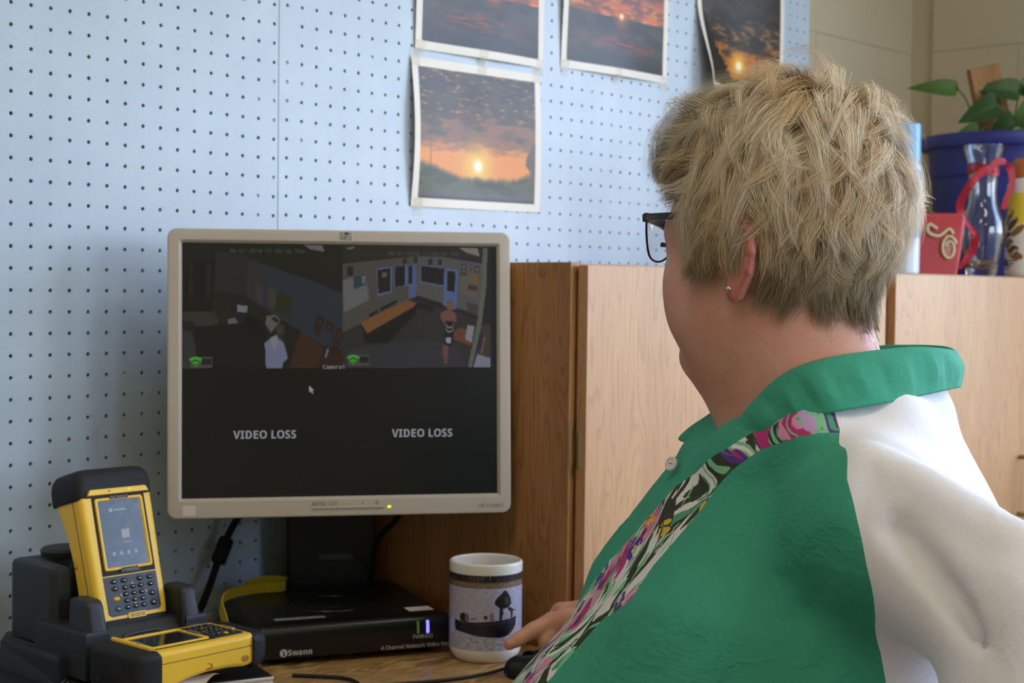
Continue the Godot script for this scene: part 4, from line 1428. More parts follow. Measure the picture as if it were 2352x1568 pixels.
func make_handheld(called: String, label: String, xf: Transform3D, on: bool) -> Node3D:
	# origin at the middle of the screen, x right, y to the top cap, z out of the face
	var t := thing(called, label, "handheld computer", xf, "yellow handheld computers")
	var yel := mk(rgb(252, 204, 56), 0.42, 0.0, 0.5)
	var blk := mk(rgb(33, 33, 35), 0.62, 0.0, 0.4)
	var pan := mk(rgb(44, 46, 54), 0.45)
	# body: rounded sections along y, waisted at the back
	var rings := []
	for q in [[-0.0925, 0.082, 0.034, 0.0045], [-0.0900, 0.0860, 0.036, 0.005], [-0.080, 0.0895, 0.037, 0.006], [-0.055, 0.0905, 0.0345, 0.006], [-0.025, 0.0915, 0.034, 0.006], [0.000, 0.0925, 0.0365, 0.006], [0.025, 0.0935, 0.042, 0.006], [0.046, 0.094, 0.048, 0.006], [0.052, 0.090, 0.046, 0.006]]:
		var ring := PackedVector3Array()
		for p in rrect(q[1], q[2], q[3], 4):
			ring.append(Vector3(p.x + 0.0005, q[0], -q[2] / 2 - p.y))
		rings.append(ring)
	var body := part(t, "body", srings(rings, true).mesh(42.0), yel)
	# parting line round the flanks
	for s in [-1, 1]:
		var seam := []
		for k in rings.size() - 1:
			var y: float = rings[k][0].y
			var half: float = [0.041, 0.043, 0.04475, 0.04525, 0.04575, 0.04625, 0.04675, 0.047, 0.045][k]
			seam.append(Vector3(0.0005 + s * half, y, -0.0135))
		part(body, "parting_line", tube(spline(seam, 3), 0.00045, 5, false), M.black)
		for y in [-0.078, -0.026, 0.030]:
			part(body, "screw_recess", lathe([Vector2(0, 0.0), Vector2(0.0042, 0.0002), Vector2(0.0036, 0.0006), Vector2(0, 0.0004)], 14), mk(rgb(176, 128, 26), 0.6), Transform3D(Basis(Vector3.BACK, -s * PI / 2).scaled(Vector3(1, 1.5, 1)), Vector3(0.0005 + s * (0.0452 + (y + 0.026) * 0.012), y, -0.027)))
	# face plates
	part(t, "face_panel", extrude(PackedVector2Array([Vector2(-0.0330, -0.0440), Vector2(0.0355, -0.0440), Vector2(0.0358, 0.0395), Vector2(0.0335, 0.0425), Vector2(-0.0300, 0.0425), Vector2(-0.0325, 0.0395)]), -0.001, 0.0006, 0.0003), blk)
	part(t, "keypad_panel", extrude(PackedVector2Array([Vector2(-0.0285, -0.0875), Vector2(0.0325, -0.0865), Vector2(0.0355, -0.0830), Vector2(0.0357, -0.0452), Vector2(-0.0330, -0.0452), Vector2(-0.0325, -0.0845)]), -0.001, 0.0006, 0.0003), pan)
	var ring := Soup.new()
	var loops := []
	for q in [[0.0620, 0.0785, 0.003, 0.0004], [0.0616, 0.0781, 0.003, 0.0020], [0.0600, 0.0765, 0.0028, 0.0026], [0.0565, 0.0735, 0.002, 0.0024], [0.0535, 0.0713, 0.001, 0.0006]]:
		var lp := PackedVector3Array()
		for p in rrect(q[0], q[1], q[2], 4):
			lp.append(Vector3(p.x + 0.0012, p.y, q[3]))
		loops.append(lp)
	part(t, "screen_ring", srings(loops).mesh(35.0), yel)
	for s in [[0.0398, 0.0400, 1], [-0.0396, -0.0402, -1]]:
		part(t, "ring_notch", extrude(PackedVector2Array([Vector2(-0.0125, -0.0012), Vector2(0.0125, -0.0012), Vector2(0.0105, 0.0024 if s[2] < 0 else 0.0012), Vector2(-0.0105, 0.0024 if s[2] < 0 else 0.0012)]), 0.0, 0.0030, 0.0004), blk, pos(0.001, s[0] - (0.0012 if s[2] > 0 else 0.0), 0.0))
	var simg := Image.create(216, 288, false, Image.FORMAT_RGB8)
	if on:
		var n := noise(0.012, 77, 4)
		simg = picture(216, 288, func(x: int, y: int) -> Color:
			var g := rgb(46, 52, 54).lerp(rgb(34, 39, 41), clampf(0.5 + n.get_noise_2d(x, y) * 1.2, 0.0, 1.0))
			return g.lerp(rgb(64, 74, 80), clampf(n.get_noise_2d(x + 400, y * 1.4) * 2.0 - 0.25, 0.0, 0.7) * (1.0 if y > 235 or y < 70 else 0.3)))
		fill_poly(simg, [Vector2(98, 128), Vector2(140, 128), Vector2(140, 168), Vector2(98, 168)], rgb(128, 124, 112))
		for k in 2:
			for j in 2:
				fill_poly(simg, [Vector2(104 + 17 * k, 134 + 15 * j), Vector2(116 + 17 * k, 134 + 15 * j), Vector2(116 + 17 * k, 145 + 15 * j), Vector2(104 + 17 * k, 145 + 15 * j)], rgb(150, 142, 120))
		for k in 4:
			fill_poly(simg, [Vector2(38 + 38 * k, 222), Vector2(52 + 38 * k, 222), Vector2(52 + 38 * k, 238), Vector2(38 + 38 * k, 238)], rgb(126, 132, 134) if k < 3 else rgb(146, 126, 104))
		fill_poly(simg, [Vector2(52, 34), Vector2(70, 34), Vector2(70, 50), Vector2(52, 50)], rgb(128, 146, 152))
		fill_poly(simg, [Vector2(78, 38), Vector2(140, 38), Vector2(140, 46), Vector2(78, 46)], rgb(116, 134, 142))
		fill_poly(simg, [Vector2(96, 182), Vector2(146, 182), Vector2(146, 187), Vector2(96, 187)], rgb(110, 118, 118))
	else:
		simg.fill(rgb(30, 36, 42))
	var gm := tx(mk(Color.WHITE, 0.12 if not on else 0.25, 0.0, 0.5), simg)
	if on:
		gm.emission_enabled = true
		gm.emission_texture = gm.albedo_texture
		gm.emission_energy_multiplier = 0.06
	part(t, "screen", fgrid(1, 1, func(u: float, v: float) -> Vector3: return Vector3(0.0012 + (u - 0.5) * 0.0540, (0.5 - v) * 0.0718, 0.0009)), gm)
	var keym := mk(rgb(20, 20, 22), 0.22)
	var legend := mk(rgb(214, 214, 214), 0.5)
	var dome := lathe([Vector2(0, 0), Vector2(1.0, 0), Vector2(0.92, 0.45), Vector2(0.6, 0.85), Vector2(0, 1.0)], 16, 60.0)
	for kx in [-0.0206, -0.0076, 0.0127, 0.0257]:
		key(t, dome, keym, kx, -0.0509, 0.0046, 0.0026, legend)
	for kx in [-0.0206, -0.0076, 0.0026, 0.0127, 0.0258]:
		key(t, dome, keym, kx, -0.0585, 0.0046 if absf(kx) > 0.02 else 0.0041, 0.0026, legend)
	for kx in [-0.0076, 0.0027, 0.0130]:
		key(t, dome, keym, kx, -0.0655, 0.0041, 0.0026, legend)
		key(t, dome, keym, kx, -0.0725, 0.0041, 0.0026, legend)
		key(t, dome, keym, kx, -0.0796, 0.0041, 0.0026, legend)
	key(t, dome, keym, 0.0259, -0.0684, 0.0043, 0.0030, legend)
	key(t, dome, keym, 0.0259, -0.0786, 0.0042, 0.0038, legend)
	key(t, dome, mk(rgb(238, 176, 40), 0.35), -0.0200, -0.0692, 0.0042, 0.0026, null)
	key(t, dome, mk(rgb(24, 96, 66), 0.3), -0.0196, -0.0799, 0.0042, 0.0030, legend)
	var am := mk(rgb(240, 196, 60), 0.5)
	for q in [[0.0028, -0.0549, 0.0], [-0.0138, -0.0658, 90.0], [0.0186, -0.0655, -90.0], [0.0026, -0.0761, 180.0]]:
		part(t, "arrow_mark", extrude(PackedVector2Array([Vector2(-0.0018, -0.0009), Vector2(0.0018, -0.0009), Vector2(0, 0.0013)]), 0.0, 0.0003), am, eul(Vector3(q[0], q[1], 0.0006), 0, 0, q[2]))
	text(t, "model_letters", "NOMAD", 0.0026, mk(rgb(150, 150, 150), 0.5), pos(0.0013, 0.0383, 0.0032), 0.0)
	text(t, "maker_letters", "Trimble.", 0.0034, mk(rgb(128, 130, 132), 0.5), pos(0.0016, -0.0400, 0.0032), 0.3)
	part(t, "speaker_plate", extrude(rrect(0.024, 0.0062, 0.002, 3), -0.001, 0.0012, 0.0004), yel, pos(0.003, -0.0888, 0.0))
	for k in 3:
		for j in 2:
			part(t, "speaker_slit", box(Vector3(0.0058, 0.0009, 0.0006), 0.0002, 1), M.black, pos(-0.0035 + 0.0066 * k, -0.0877 - 0.0020 * j, 0.0012))
	# boots: wide cap over the top, smaller one round the foot
	var cap := []
	for q in [[0.0395, 0.0965, 0.053, 0.008, -0.0005], [0.0430, 0.0985, 0.055, 0.010, 0.0012], [0.0550, 0.0990, 0.056, 0.011, 0.0025], [0.0640, 0.0960, 0.054, 0.011, 0.0020], [0.0700, 0.0880, 0.047, 0.010, -0.001], [0.0725, 0.074, 0.036, 0.009, -0.006]]:
		var lp := PackedVector3Array()
		for p in rrect(q[1], q[2], q[3], 5):
			lp.append(Vector3(p.x + 0.0005, q[0], q[4] - q[2] / 2 - p.y))
		cap.append(lp)
	part(t, "top_cap", srings(cap, true).mesh(45.0), blk)
	for q in [[-0.028, -0.018], [0.026, -0.034]]:
		part(t, "cap_screw", lathe([Vector2(0, 0.0004), Vector2(0.0026, 0.0004), Vector2(0.0034, 0.0010), Vector2(0.0040, 0.0)], 14), M.black, pos(q[0], 0.0722, q[1]))
	part(t, "brow_tab", extrude(PackedVector2Array([Vector2(-0.0385, 0.0425), Vector2(0.0405, 0.0425), Vector2(0.0380, 0.0475), Vector2(0.0360, 0.0490), Vector2(-0.0340, 0.0490), Vector2(-0.0362, 0.0475)]), -0.004, 0.0048, 0.0012), yel)
	part(t, "microphone", box(Vector3(0.004, 0.0009, 0.0006)), M.black, pos(-0.0115, 0.0460, 0.0048))
	var led := mk(rgb(210, 214, 30), 0.4)
	if on:
		led.emission_enabled = true
		led.emission = rgb(220, 228, 30)
		led.emission_energy_multiplier = 0.6
	part(t, "charge_led", box(Vector3(0.0036, 0.0016, 0.0008), 0.0003, 1), led, pos(0.0141, 0.0463, 0.0049))
	var boot := []
	for q in [[-0.118, 0.056, 0.020, 0.008, -0.010], [-0.1165, 0.070, 0.030, 0.011, -0.004], [-0.110, 0.084, 0.038, 0.012, -0.0005], [-0.098, 0.0925, 0.042, 0.011, 0.0004], [-0.0905, 0.0925, 0.041, 0.009, 0.0000]]:
		var lp := PackedVector3Array()
		for p in rrect(q[1], q[2], q[3], 5):
			lp.append(Vector3(p.x + 0.0005, q[0], q[4] - q[2] / 2 - p.y))
		boot.append(lp)
	part(t, "bottom_boot", srings(boot, true).mesh(45.0), blk)
	return t


func key(t: Node3D, dome: Mesh, m: Material, x: float, y: float, rx: float, ry: float, legend) -> void:
	var k := part(t, "key", dome, m, Transform3D(Basis(Vector3(rx, 0, 0), Vector3(0, 0, 0.0016), Vector3(0, -ry, 0)), Vector3(x, y, 0.0005)))
	if legend:
		part(k, "key_mark", box(Vector3(0.55, 0.1, 0.34)), legend, pos(0, 0.97, 0))


func handhelds() -> void:
	var bas := Basis(Vector3(0.9982, -0.0077, -0.0587), Vector3(-0.0084, 0.9627, -0.2703), Vector3(0.0586, 0.2703, 0.961)).orthonormalized()
	make_handheld("handheld_computer", "yellow and black handheld computer standing upright in the charging cradle", Transform3D(bas, Vector3(0.0178, 0.9176, 0.2021)), true)
	var s := 0.905
	var lie := Basis(Vector3(-0.0221, 0, -0.9998), Vector3(-0.9998, 0.0, 0.0221), Vector3(0, 1, 0)).orthonormalized().scaled(Vector3.ONE * s)
	var h := make_handheld("handheld_computer", "yellow and black handheld computer lying face up on a white pad", Transform3D(lie, Vector3(0.0024, 0.8205, 0.3070)), false)
	# peeling sticker under the near flank
	part(h, "peeling_label", fgrid(14, 5, func(u: float, v: float) -> Vector3:
		var y := 0.020 - u * 0.062
		return Vector3(-0.030 - 0.018 * v - 0.004 * v * sin(u * 5.0), y, -0.0395 - 0.004 * sin(u * PI) * v + 0.003 * sin(u * 9.0) * v)), mk(rgb(206, 198, 186), 0.7), Transform3D(), "off-white paper label peeling away")


# ---------------------------------------------------------------- papers, coil notebook, strap, rod
func desk_papers() -> void:
	var tray := part(self, "document_board", box(Vector3(0.190, 0.006, 0.206), 0.0015, 1), mk(rgb(104, 106, 106), 0.5), pos(0.018, DESK + 0.003, 0.112))
	tray.set_meta("label", "thin grey board on the desk beneath the charging cradle")
	tray.set_meta("category", "board")
	var pad := thing("writing_pad", "thick white paper pad with a black cover under the lying handheld", "pad", Transform3D(Basis(Vector3.UP, -deg_to_rad(19)), Vector3(0.0465, DESK, 0.2905)))
	part(pad, "back_cover", box(Vector3(0.160, 0.0016, 0.068), 0.0006, 1), M.white, pos(0, 0.0008, 0))
	for k in 6:
		var off := 0.0006 * sin(k * 2.7)
		part(pad, "page_block", box(Vector3(0.158 - 0.001 * absf(off) * 1000.0, 0.0031, 0.066), 0.0008, 1), mk(rgb(232, 230, 228), 0.75), pos(off, 0.0032 + 0.0032 * k, off))
	part(pad, "front_cover", box(Vector3(0.156, 0.0012, 0.0645), 0.0004, 1), mk(rgb(28, 28, 30), 0.4), pos(0, 0.0213, -0.0005))
	var nb := thing("coil_notebook", "black coil-bound notebook at the desk's left edge", "notebook", pos(-0.16, DESK, 0.17))
	part(nb, "cover", box(Vector3(0.19, 0.0025, 0.30), 0.001, 1), M.black, pos(0, 0.0155, 0))
	part(nb, "pages", box(Vector3(0.186, 0.0125, 0.296), 0.001, 1), M.white, pos(-0.001, 0.0078, 0))
	part(nb, "back_cover", box(Vector3(0.19, 0.0015, 0.30), 0.0006, 1), M.black, pos(0, 0.0008, 0))
	part(nb, "spine_tube", tube([Vector3(0.1045, 0.012, -0.148), Vector3(0.1045, 0.012, 0.148)], 0.0105, 20), M.black_gloss)
	var one := []
	for k in 21:
		var a := TAU * k / 20
		one.append(Vector3(cos(a) * 0.0116, sin(a) * 0.0116, 0.0030 * k / 20.0))
	var loop := tube(one, 0.0008, 6, false)
	for k in 40:
		part(nb, "coil_loop", loop, M.steel, pos(0.1045, 0.0122, -0.145 + 0.0073 * k))
	# yellow wrist strap curling over the recorder
	var st := thing("wrist_strap", "yellow woven wrist strap looped across the recorder's corner", "strap", pos(0.25, 0.8, 0.1))
	var path := spline([Vector3(0.158, 0.770, 0.206), Vector3(0.168, 0.795, 0.185), Vector3(0.188, 0.8060, 0.150), Vector3(0.216, 0.8085, 0.120), Vector3(0.252, 0.8075, 0.100), Vector3(0.288, 0.8065, 0.096), Vector3(0.312, 0.8060, 0.104), Vector3(0.330, 0.8060, 0.098), Vector3(0.337, 0.8065, 0.082), Vector3(0.328, 0.8070, 0.068), Vector3(0.308, 0.8070, 0.066), Vector3(0.284, 0.8065, 0.074)], 7)
	var sides := []
	for k in path.size():
		var f := float(k) / path.size()
		sides.append(Vector3(0.25 * (1 - f), 1.0, 0.35 * (1.0 - f) - 0.15).normalized())
	var web := bump(mk(rgb(206, 178, 34), 0.8), picture(64, 64, func(x: int, y: int) -> Color:
		var c := 0.5 + 0.5 * sin(x * 0.8) * cos(y * 0.8)
		return Color(c, c, c)), 0.03)
	web.uv1_scale = Vector3(4, 60, 1)
	var inv := st.transform.affine_inverse()
	part(st, "webbing", strip(path, sides, 0.0125, 0.0018), web, inv)
	var bd: Array = path.slice(46, 50)
	part(st, "keeper", strip(bd, sides.slice(46, 50), 0.0132, 0.0030), M.black, inv)
	var rod := part(self, "grey_rod", tube([Vector3(0.206, DESK + 0.0075, 0.060), Vector3(0.330, DESK + 0.0075, 0.0115)], 0.0072, 14), mk(rgb(150, 146, 140), 0.4, 0.0))
	rod.set_meta("label", "pale grey plastic rod lying behind the recorder's left side")
	rod.set_meta("category", "rod")


# ---------------------------------------------------------------- things on the cabinets
func leaf_mesh(len_: float, wid: float, curl: float, droop: float) -> ArrayMesh:
	return fgrid(10, 8, func(u: float, v: float) -> Vector3:
		# heart-shaped blade along +x, folded a little at the midrib
		var w := wid * pow(sin(PI * pow(u, 0.62)), 0.85) * (1.0 - 0.15 * u)
		var s := (v - 0.5) * 2.0
		return Vector3(u * len_ - 0.012 * absf(s) * (1.0 - u) * smoothstep(0.0, 0.2, u), -droop * u * u * len_ + curl * absf(s) * w, s * w * 0.5))


func shelf_things() -> void:
	var top := 1.2185
	# blue pot with a trailing plant tied to a board
	var pc := Vector3(2.012, top, 0.250)
	var blue := mk(rgb(44, 52, 132), 0.42, 0.0, 0.5)
	var pot := thing("plant_pot", "large dark blue plastic plant pot in the corner on the cabinet", "plant pot", pos(pc.x, pc.y, pc.z))
	part(pot, "bowl", lathe([Vector2(0, 0.0), Vector2(0.122, 0.0), Vector2(0.128, 0.004), Vector2(0.134, 0.13), Vector2(0.1365, 0.195), Vector2(0.139, 0.197), Vector2(0.145, 0.260), Vector2(0.145, 0.262), Vector2(0.136, 0.262), Vector2(0.128, 0.19), Vector2(0.12, 0.02), Vector2(0, 0.02)], 64, 30.0), blue)
	part(pot, "rim", lathe([Vector2(0.143, 0.252), Vector2(0.158, 0.252), Vector2(0.1615, 0.258), Vector2(0.161, 0.270), Vector2(0.157, 0.277), Vector2(0.148, 0.279), Vector2(0.139, 0.275), Vector2(0.137, 0.256)], 64, 40.0), blue)
	part(pot, "soil", lathe([Vector2(0.136, 0.236), Vector2(0.08, 0.242), Vector2(0, 0.246)], 24), mk(rgb(48, 38, 28), 0.95))
	var plant := thing("pothos_plant", "leafy green trailing plant growing in the blue pot", "plant", pos(pc.x, top + 0.247, pc.z))
	var vine := mk(rgb(92, 110, 52), 0.6)
	var greens := []
	for g in [rgb(70, 106, 46), rgb(46, 80, 36), rgb(86, 120, 58)]:
		var gm := mk(g, 0.38, 0.0, 0.5)
		gm.backlight_enabled = true
		gm.backlight = Color(0.18, 0.26, 0.08)
		greens.append(gm)
	var lm := [leaf_mesh(0.085, 0.055, 0.18, 0.25), leaf_mesh(0.070, 0.048, 0.25, 0.45), leaf_mesh(0.095, 0.040, 0.12, 0.30)]
	# [offset across the view, height, offset towards the room, heading in degrees, tilt, mesh, tint]
	var across := Vector3(0.68, 0, 0.733)
	var out := Vector3(-0.733, 0, 0.68)
	var lv := [
		[-0.100, 0.122, 0.03, 172, 0.35, 2, 0], [-0.030, 0.092, 0.07, 204, 0.2, 0, 1], [0.012, 0.112, 0.06, 168, 0.5, 0, 1],
		[0.034, 0.090, 0.08, 236, 0.1, 1, 2], [-0.004, 0.058, 0.09, 214, 0.3, 1, 1], [-0.066, 0.034, 0.07, 200, 0.2, 1, 2],
		[0.046, 0.064, 0.07, 250, 0.2, 0, 0], [0.020, 0.126, 0.04, 18, 0.6, 2, 0], [0.060, 0.044, 0.08, 226, 0.15, 1, 0],
		[0.014, 0.036, 0.10, 242, 0.25, 0, 2], [0.080, 0.108, 0.03, 160, 0.5, 0, 1], [-0.040, 0.020, 0.09, 232, 0.2, 1, 1],
	]
	for q in lv:
		var tip: Vector3 = across * q[0] + Vector3.UP * q[1] + out * q[2]
		var root: Vector3 = across * clampf(q[0] * 0.5, -0.07, 0.07) + out * q[2] * 0.5
		part(plant, "stem", tube(spline([root, root.lerp(tip, 0.55) + Vector3(0, 0.025, 0), tip], 5), 0.0016, 6), vine)
		var a := deg_to_rad(q[3])
		var lx := (across * cos(a) + Vector3.UP * sin(a)).normalized()
		var ly: Vector3 = (out + Vector3.UP * q[4]).slide(lx).normalized()
		part(plant, "leaf", lm[q[5]], greens[q[6]], Transform3D(Basis(lx, ly, lx.cross(ly)), tip))
	var plank := part(self, "plant_stake", box(Vector3(0.062, 0.20, 0.020), 0.002), tx(mk(Color.WHITE, 0.7), wood(128, 256, 88, rgb(166, 122, 70), rgb(120, 82, 44), 0.6, 8.0), Vector3(8, 4, 1)), eul(Vector3(pc.x - 0.048, top + 0.316, pc.z + 0.0), 0, -43, 13))
	plank.set_meta("label", "short brown wooden board stuck slanting in the plant pot")
	plank.set_meta("category", "board")
	# glass vase with a red ribbon
	var vp := Vector3(1.700, top, 0.362)
	var vase := thing("glass_vase", "clear glass bud vase with flared lip on the cabinet edge", "vase", pos(vp.x, vp.y, vp.z))
	var glass := mk(Color(0.97, 0.99, 0.98, 0.0), 0.02, 0.0, 0.5)
	glass.transparency = BaseMaterial3D.TRANSPARENCY_ALPHA
	glass.refraction_enabled = true
	glass.refraction_scale = 0.05
	var o := [Vector2(0, 0.0), Vector2(0.024, 0.0), Vector2(0.0265, 0.003), Vector2(0.0275, 0.012), Vector2(0.0310, 0.030), Vector2(0.0375, 0.062), Vector2(0.0395, 0.080), Vector2(0.0375, 0.097), Vector2(0.0310, 0.113), Vector2(0.0260, 0.128), Vector2(0.0240, 0.150), Vector2(0.0250, 0.180), Vector2(0.0290, 0.205), Vector2(0.0345, 0.226), Vector2(0.0362, 0.233)]
	var prof := o.duplicate()
	prof.append(Vector2(0.0352, 0.2345))
	for k in range(o.size() - 1, 3, -1):
		prof.append(Vector2(maxf(o[k].x - 0.0028, 0.001), o[k].y))
	prof.append(Vector2(0.020, 0.016))
	prof.append(Vector2(0, 0.013))
	part(vase, "vessel", lathe(prof, 48, 50.0), glass)
	var red := mk(Color(rgb(196, 24, 44), 0.72), 0.45)
	red.transparency = BaseMaterial3D.TRANSPARENCY_ALPHA
	var rt := Image.create(4, 4, false, Image.FORMAT_RGBA8)
	rt.fill(Color.WHITE)
	red.albedo_texture = ImageTexture.create_from_image(rt)
	red.albedo_color = Color(rgb(196, 24, 44), 0.72)
	red.rim_enabled = true
	red.rim = 0.4
	var rib := thing("gauze_ribbon", "sheer red gauze ribbon tied round the glass vase's neck", "ribbon", pos(vp.x, vp.y + 0.19, vp.z))
	var band := []
	for k in 25:
		var a := TAU * k / 24
		band.append(Vector3(cos(a) * 0.0275, 0.004 * sin(a * 2 + 1.0), sin(a) * 0.0275))
	var bs := []
	for k in 25:
		bs.append(Vector3.UP)
	part(rib, "neck_band", strip(band, bs, 0.017, 0.0006), red)
	# view direction across the shelf: image-left is about (-0.68, -0.73)
	var lf := Vector3(-0.68, 0, -0.733)
	var nr := Vector3(-0.733, 0, 0.68)
	var tail := []
	var ts := []
	for q in [[-0.010, 0.0, 0.028], [0.012, -0.006, 0.034], [0.034, -0.030, 0.036], [0.050, -0.062, 0.034], [0.044, -0.090, 0.034], [0.028, -0.110, 0.036], [0.024, -0.132, 0.037], [0.034, -0.156, 0.036], [0.050, -0.178, 0.034]]:
		tail.append(lf * q[0] + nr * q[2] + Vector3.UP * q[1])
		ts.append(lf * 0.9 + Vector3.UP * 0.45 + nr * 0.15)
	var tp := spline(tail, 6)
	var tsd := []
	for k in tp.size():
		tsd.append((lf * (0.8 + 0.3 * sin(k * 0.35)) + Vector3.UP * 0.25 * cos(k * 0.2) + nr * 0.4 * sin(k * 0.3)).normalized())
	part(rib, "tail", strip(tp, tsd, 0.0145, 0.0006), red)
	var tail2 := []
	for q in [[-0.004, 0.004, 0.030], [-0.022, 0.014, 0.026], [-0.040, 0.004, 0.020], [-0.047, -0.026, 0.016], [-0.038, -0.052, 0.014], [-0.034, -0.070, 0.012]]:
		tail2.append(lf * q[0] + nr * q[2] + Vector3.UP * q[1])
	var tp2 := spline(tail2, 6)
	var ts2 := []
	for k in tp2.size():
		ts2.append((lf * 0.9 + Vector3.UP * (0.9 - 0.02 * k) + nr * 0.2).normalized())
	part(rib, "tail", strip(tp2, ts2, 0.0125, 0.0006), red)
	# white bottle with an orange cap
	var bt := thing("lotion_bottle", "white bottle with amber cap and leaf-printed label by the vase", "bottle", pos(1.775, top, 0.410))
	part(bt, "bottle_body", lathe([Vector2(0, 0), Vector2(0.033, 0), Vector2(0.0355, 0.003), Vector2(0.036, 0.15), Vector2(0.034, 0.166), Vector2(0.028, 0.176), Vector2(0.018, 0.180), Vector2(0, 0.18)], 40), mk(rgb(232, 226, 216), 0.35))
	part(bt, "cap", lathe([Vector2(0, 0.178), Vector2(0.0275, 0.178), Vector2(0.0275, 0.196), Vector2(0.0255, 0.208), Vector2(0.020, 0.213), Vector2(0, 0.2145)], 36), mk(rgb(190, 116, 52), 0.35))
	var li := Image.create(512, 256, false, Image.FORMAT_RGB8)
	li.fill(rgb(234, 228, 218))
	fill_poly(li, [Vector2(60, 0), Vector2(220, 0), Vector2(215, 90), Vector2(165, 118), Vector2(100, 60), Vector2(60, 50)], rgb(236, 206, 44))
	for k in 9:
		var c := Vector2(80 + 22 * (k % 4) + rng.randf_range(-8, 8), 60 + 20 * k)
		ellipse(li, c.x + 24, c.y, 36, 13, rgb(96, 62, 34) if k % 2 == 0 else rgb(140, 96, 52), -0.9 + 0.15 * k)
		stroke(li, [c, c + Vector2(22, -16), c + Vector2(50, -20)], 4, 2, rgb(236, 230, 218))
	for k in 4:
		li.fill_rect(Rect2i(70, 214 + 9 * k, 110 - 14 * k, 4), rgb(70, 62, 60))
	for k in 20:
		li.fill_rect(Rect2i(262, 20 + k * 8, 26, 3 + (k * 7) % 4), rgb(40, 38, 40))
	var bl := tx(mk(Color.WHITE, 0.4), li)
	var ang := atan2(0.733, -0.68)
	part(bt, "label_wrap", fgrid(40, 2, func(u: float, v: float) -> Vector3:
		var a := 2.73 - (u - 0.42) * TAU * 0.9
		return Vector3(cos(a) * 0.0364, lerpf(0.150, 0.006, v), sin(a) * 0.0364)), bl)
	# red bag with a cream scroll
	var bag := thing("red_gift_bag", "small red bag with a cream scroll motif behind the vase", "bag", Transform3D(Basis(Vector3.UP, deg_to_rad(-43)), Vector3(1.540, top, 0.348)))
	var rr := []
	for q in [[0.0, 0.080, 0.040, 0.006], [0.03, 0.084, 0.040, 0.008], [0.07, 0.088, 0.036, 0.010], [0.098, 0.090, 0.026, 0.010], [0.106, 0.080, 0.016, 0.006]]:
		var lp := PackedVector3Array()
		for p in rrect(q[1], q[2], q[3], 4):
			lp.append(Vector3(p.x + 0.10 * q[0] * 1.2, q[0], -p.y))
		rr.append(lp)
	part(bag, "pouch", srings(rr, true).mesh(50.0), mk(rgb(176, 26, 30), 0.45))
	var cream := mk(rgb(206, 184, 140), 0.6)
	var sc := []
	for k in 30:
		var a := 0.4 + k * 0.30
		var r := 0.022 - 0.0004 * k
		sc.append(Vector3(0.022 + cos(a) * r * 0.62, 0.045 + sin(a) * r, 0.0228 - 0.05 * maxf(0.0, sin(a) * r)))
	part(bag, "scroll", tube(sc, 0.0028, 8), cream)
	part(bag, "scroll", tube(spline([Vector3(0.002, 0.078, 0.0200), Vector3(-0.012, 0.086, 0.0182), Vector3(-0.014, 0.072, 0.0205), Vector3(0.004, 0.066, 0.021), Vector3(0.022, 0.078, 0.0195), Vector3(0.030, 0.070, 0.020)], 6), 0.0030, 8), cream)
	part(bag, "motif", lathe([Vector2(0, 0), Vector2(0.0125, 0), Vector2(0.010, 0.0014), Vector2(0, 0.002)], 24), mk(rgb(196, 140, 130), 0.6), Transform3D(Basis(Vector3.RIGHT, PI / 2).scaled(Vector3(0.8, 1.3, 1)), Vector3(0.024, 0.044, 0.0198)))
	# tall spray can
	var can := thing("spray_can", "tall pale blue and white spray can standing behind her head", "spray can", pos(1.427, top, 0.353))
	part(can, "can_body", lathe([Vector2(0, 0), Vector2(0.0275, 0), Vector2(0.029, 0.003), Vector2(0.029, 0.175), Vector2(0.026, 0.182), Vector2(0.026, 0.186), Vector2(0, 0.186)], 36), mk(rgb(206, 214, 224), 0.3))
	part(can, "can_label", lathe([Vector2(0.0292, 0.060), Vector2(0.0292, 0.172)], 36), mk(rgb(60, 150, 200), 0.3))
	part(can, "spray_cap", lathe([Vector2(0, 0.184), Vector2(0.0275, 0.184), Vector2(0.0280, 0.190), Vector2(0.0275, 0.246), Vector2(0.0265, 0.2485), Vector2(0, 0.2485)], 36), mk(rgb(64, 160, 208), 0.28))


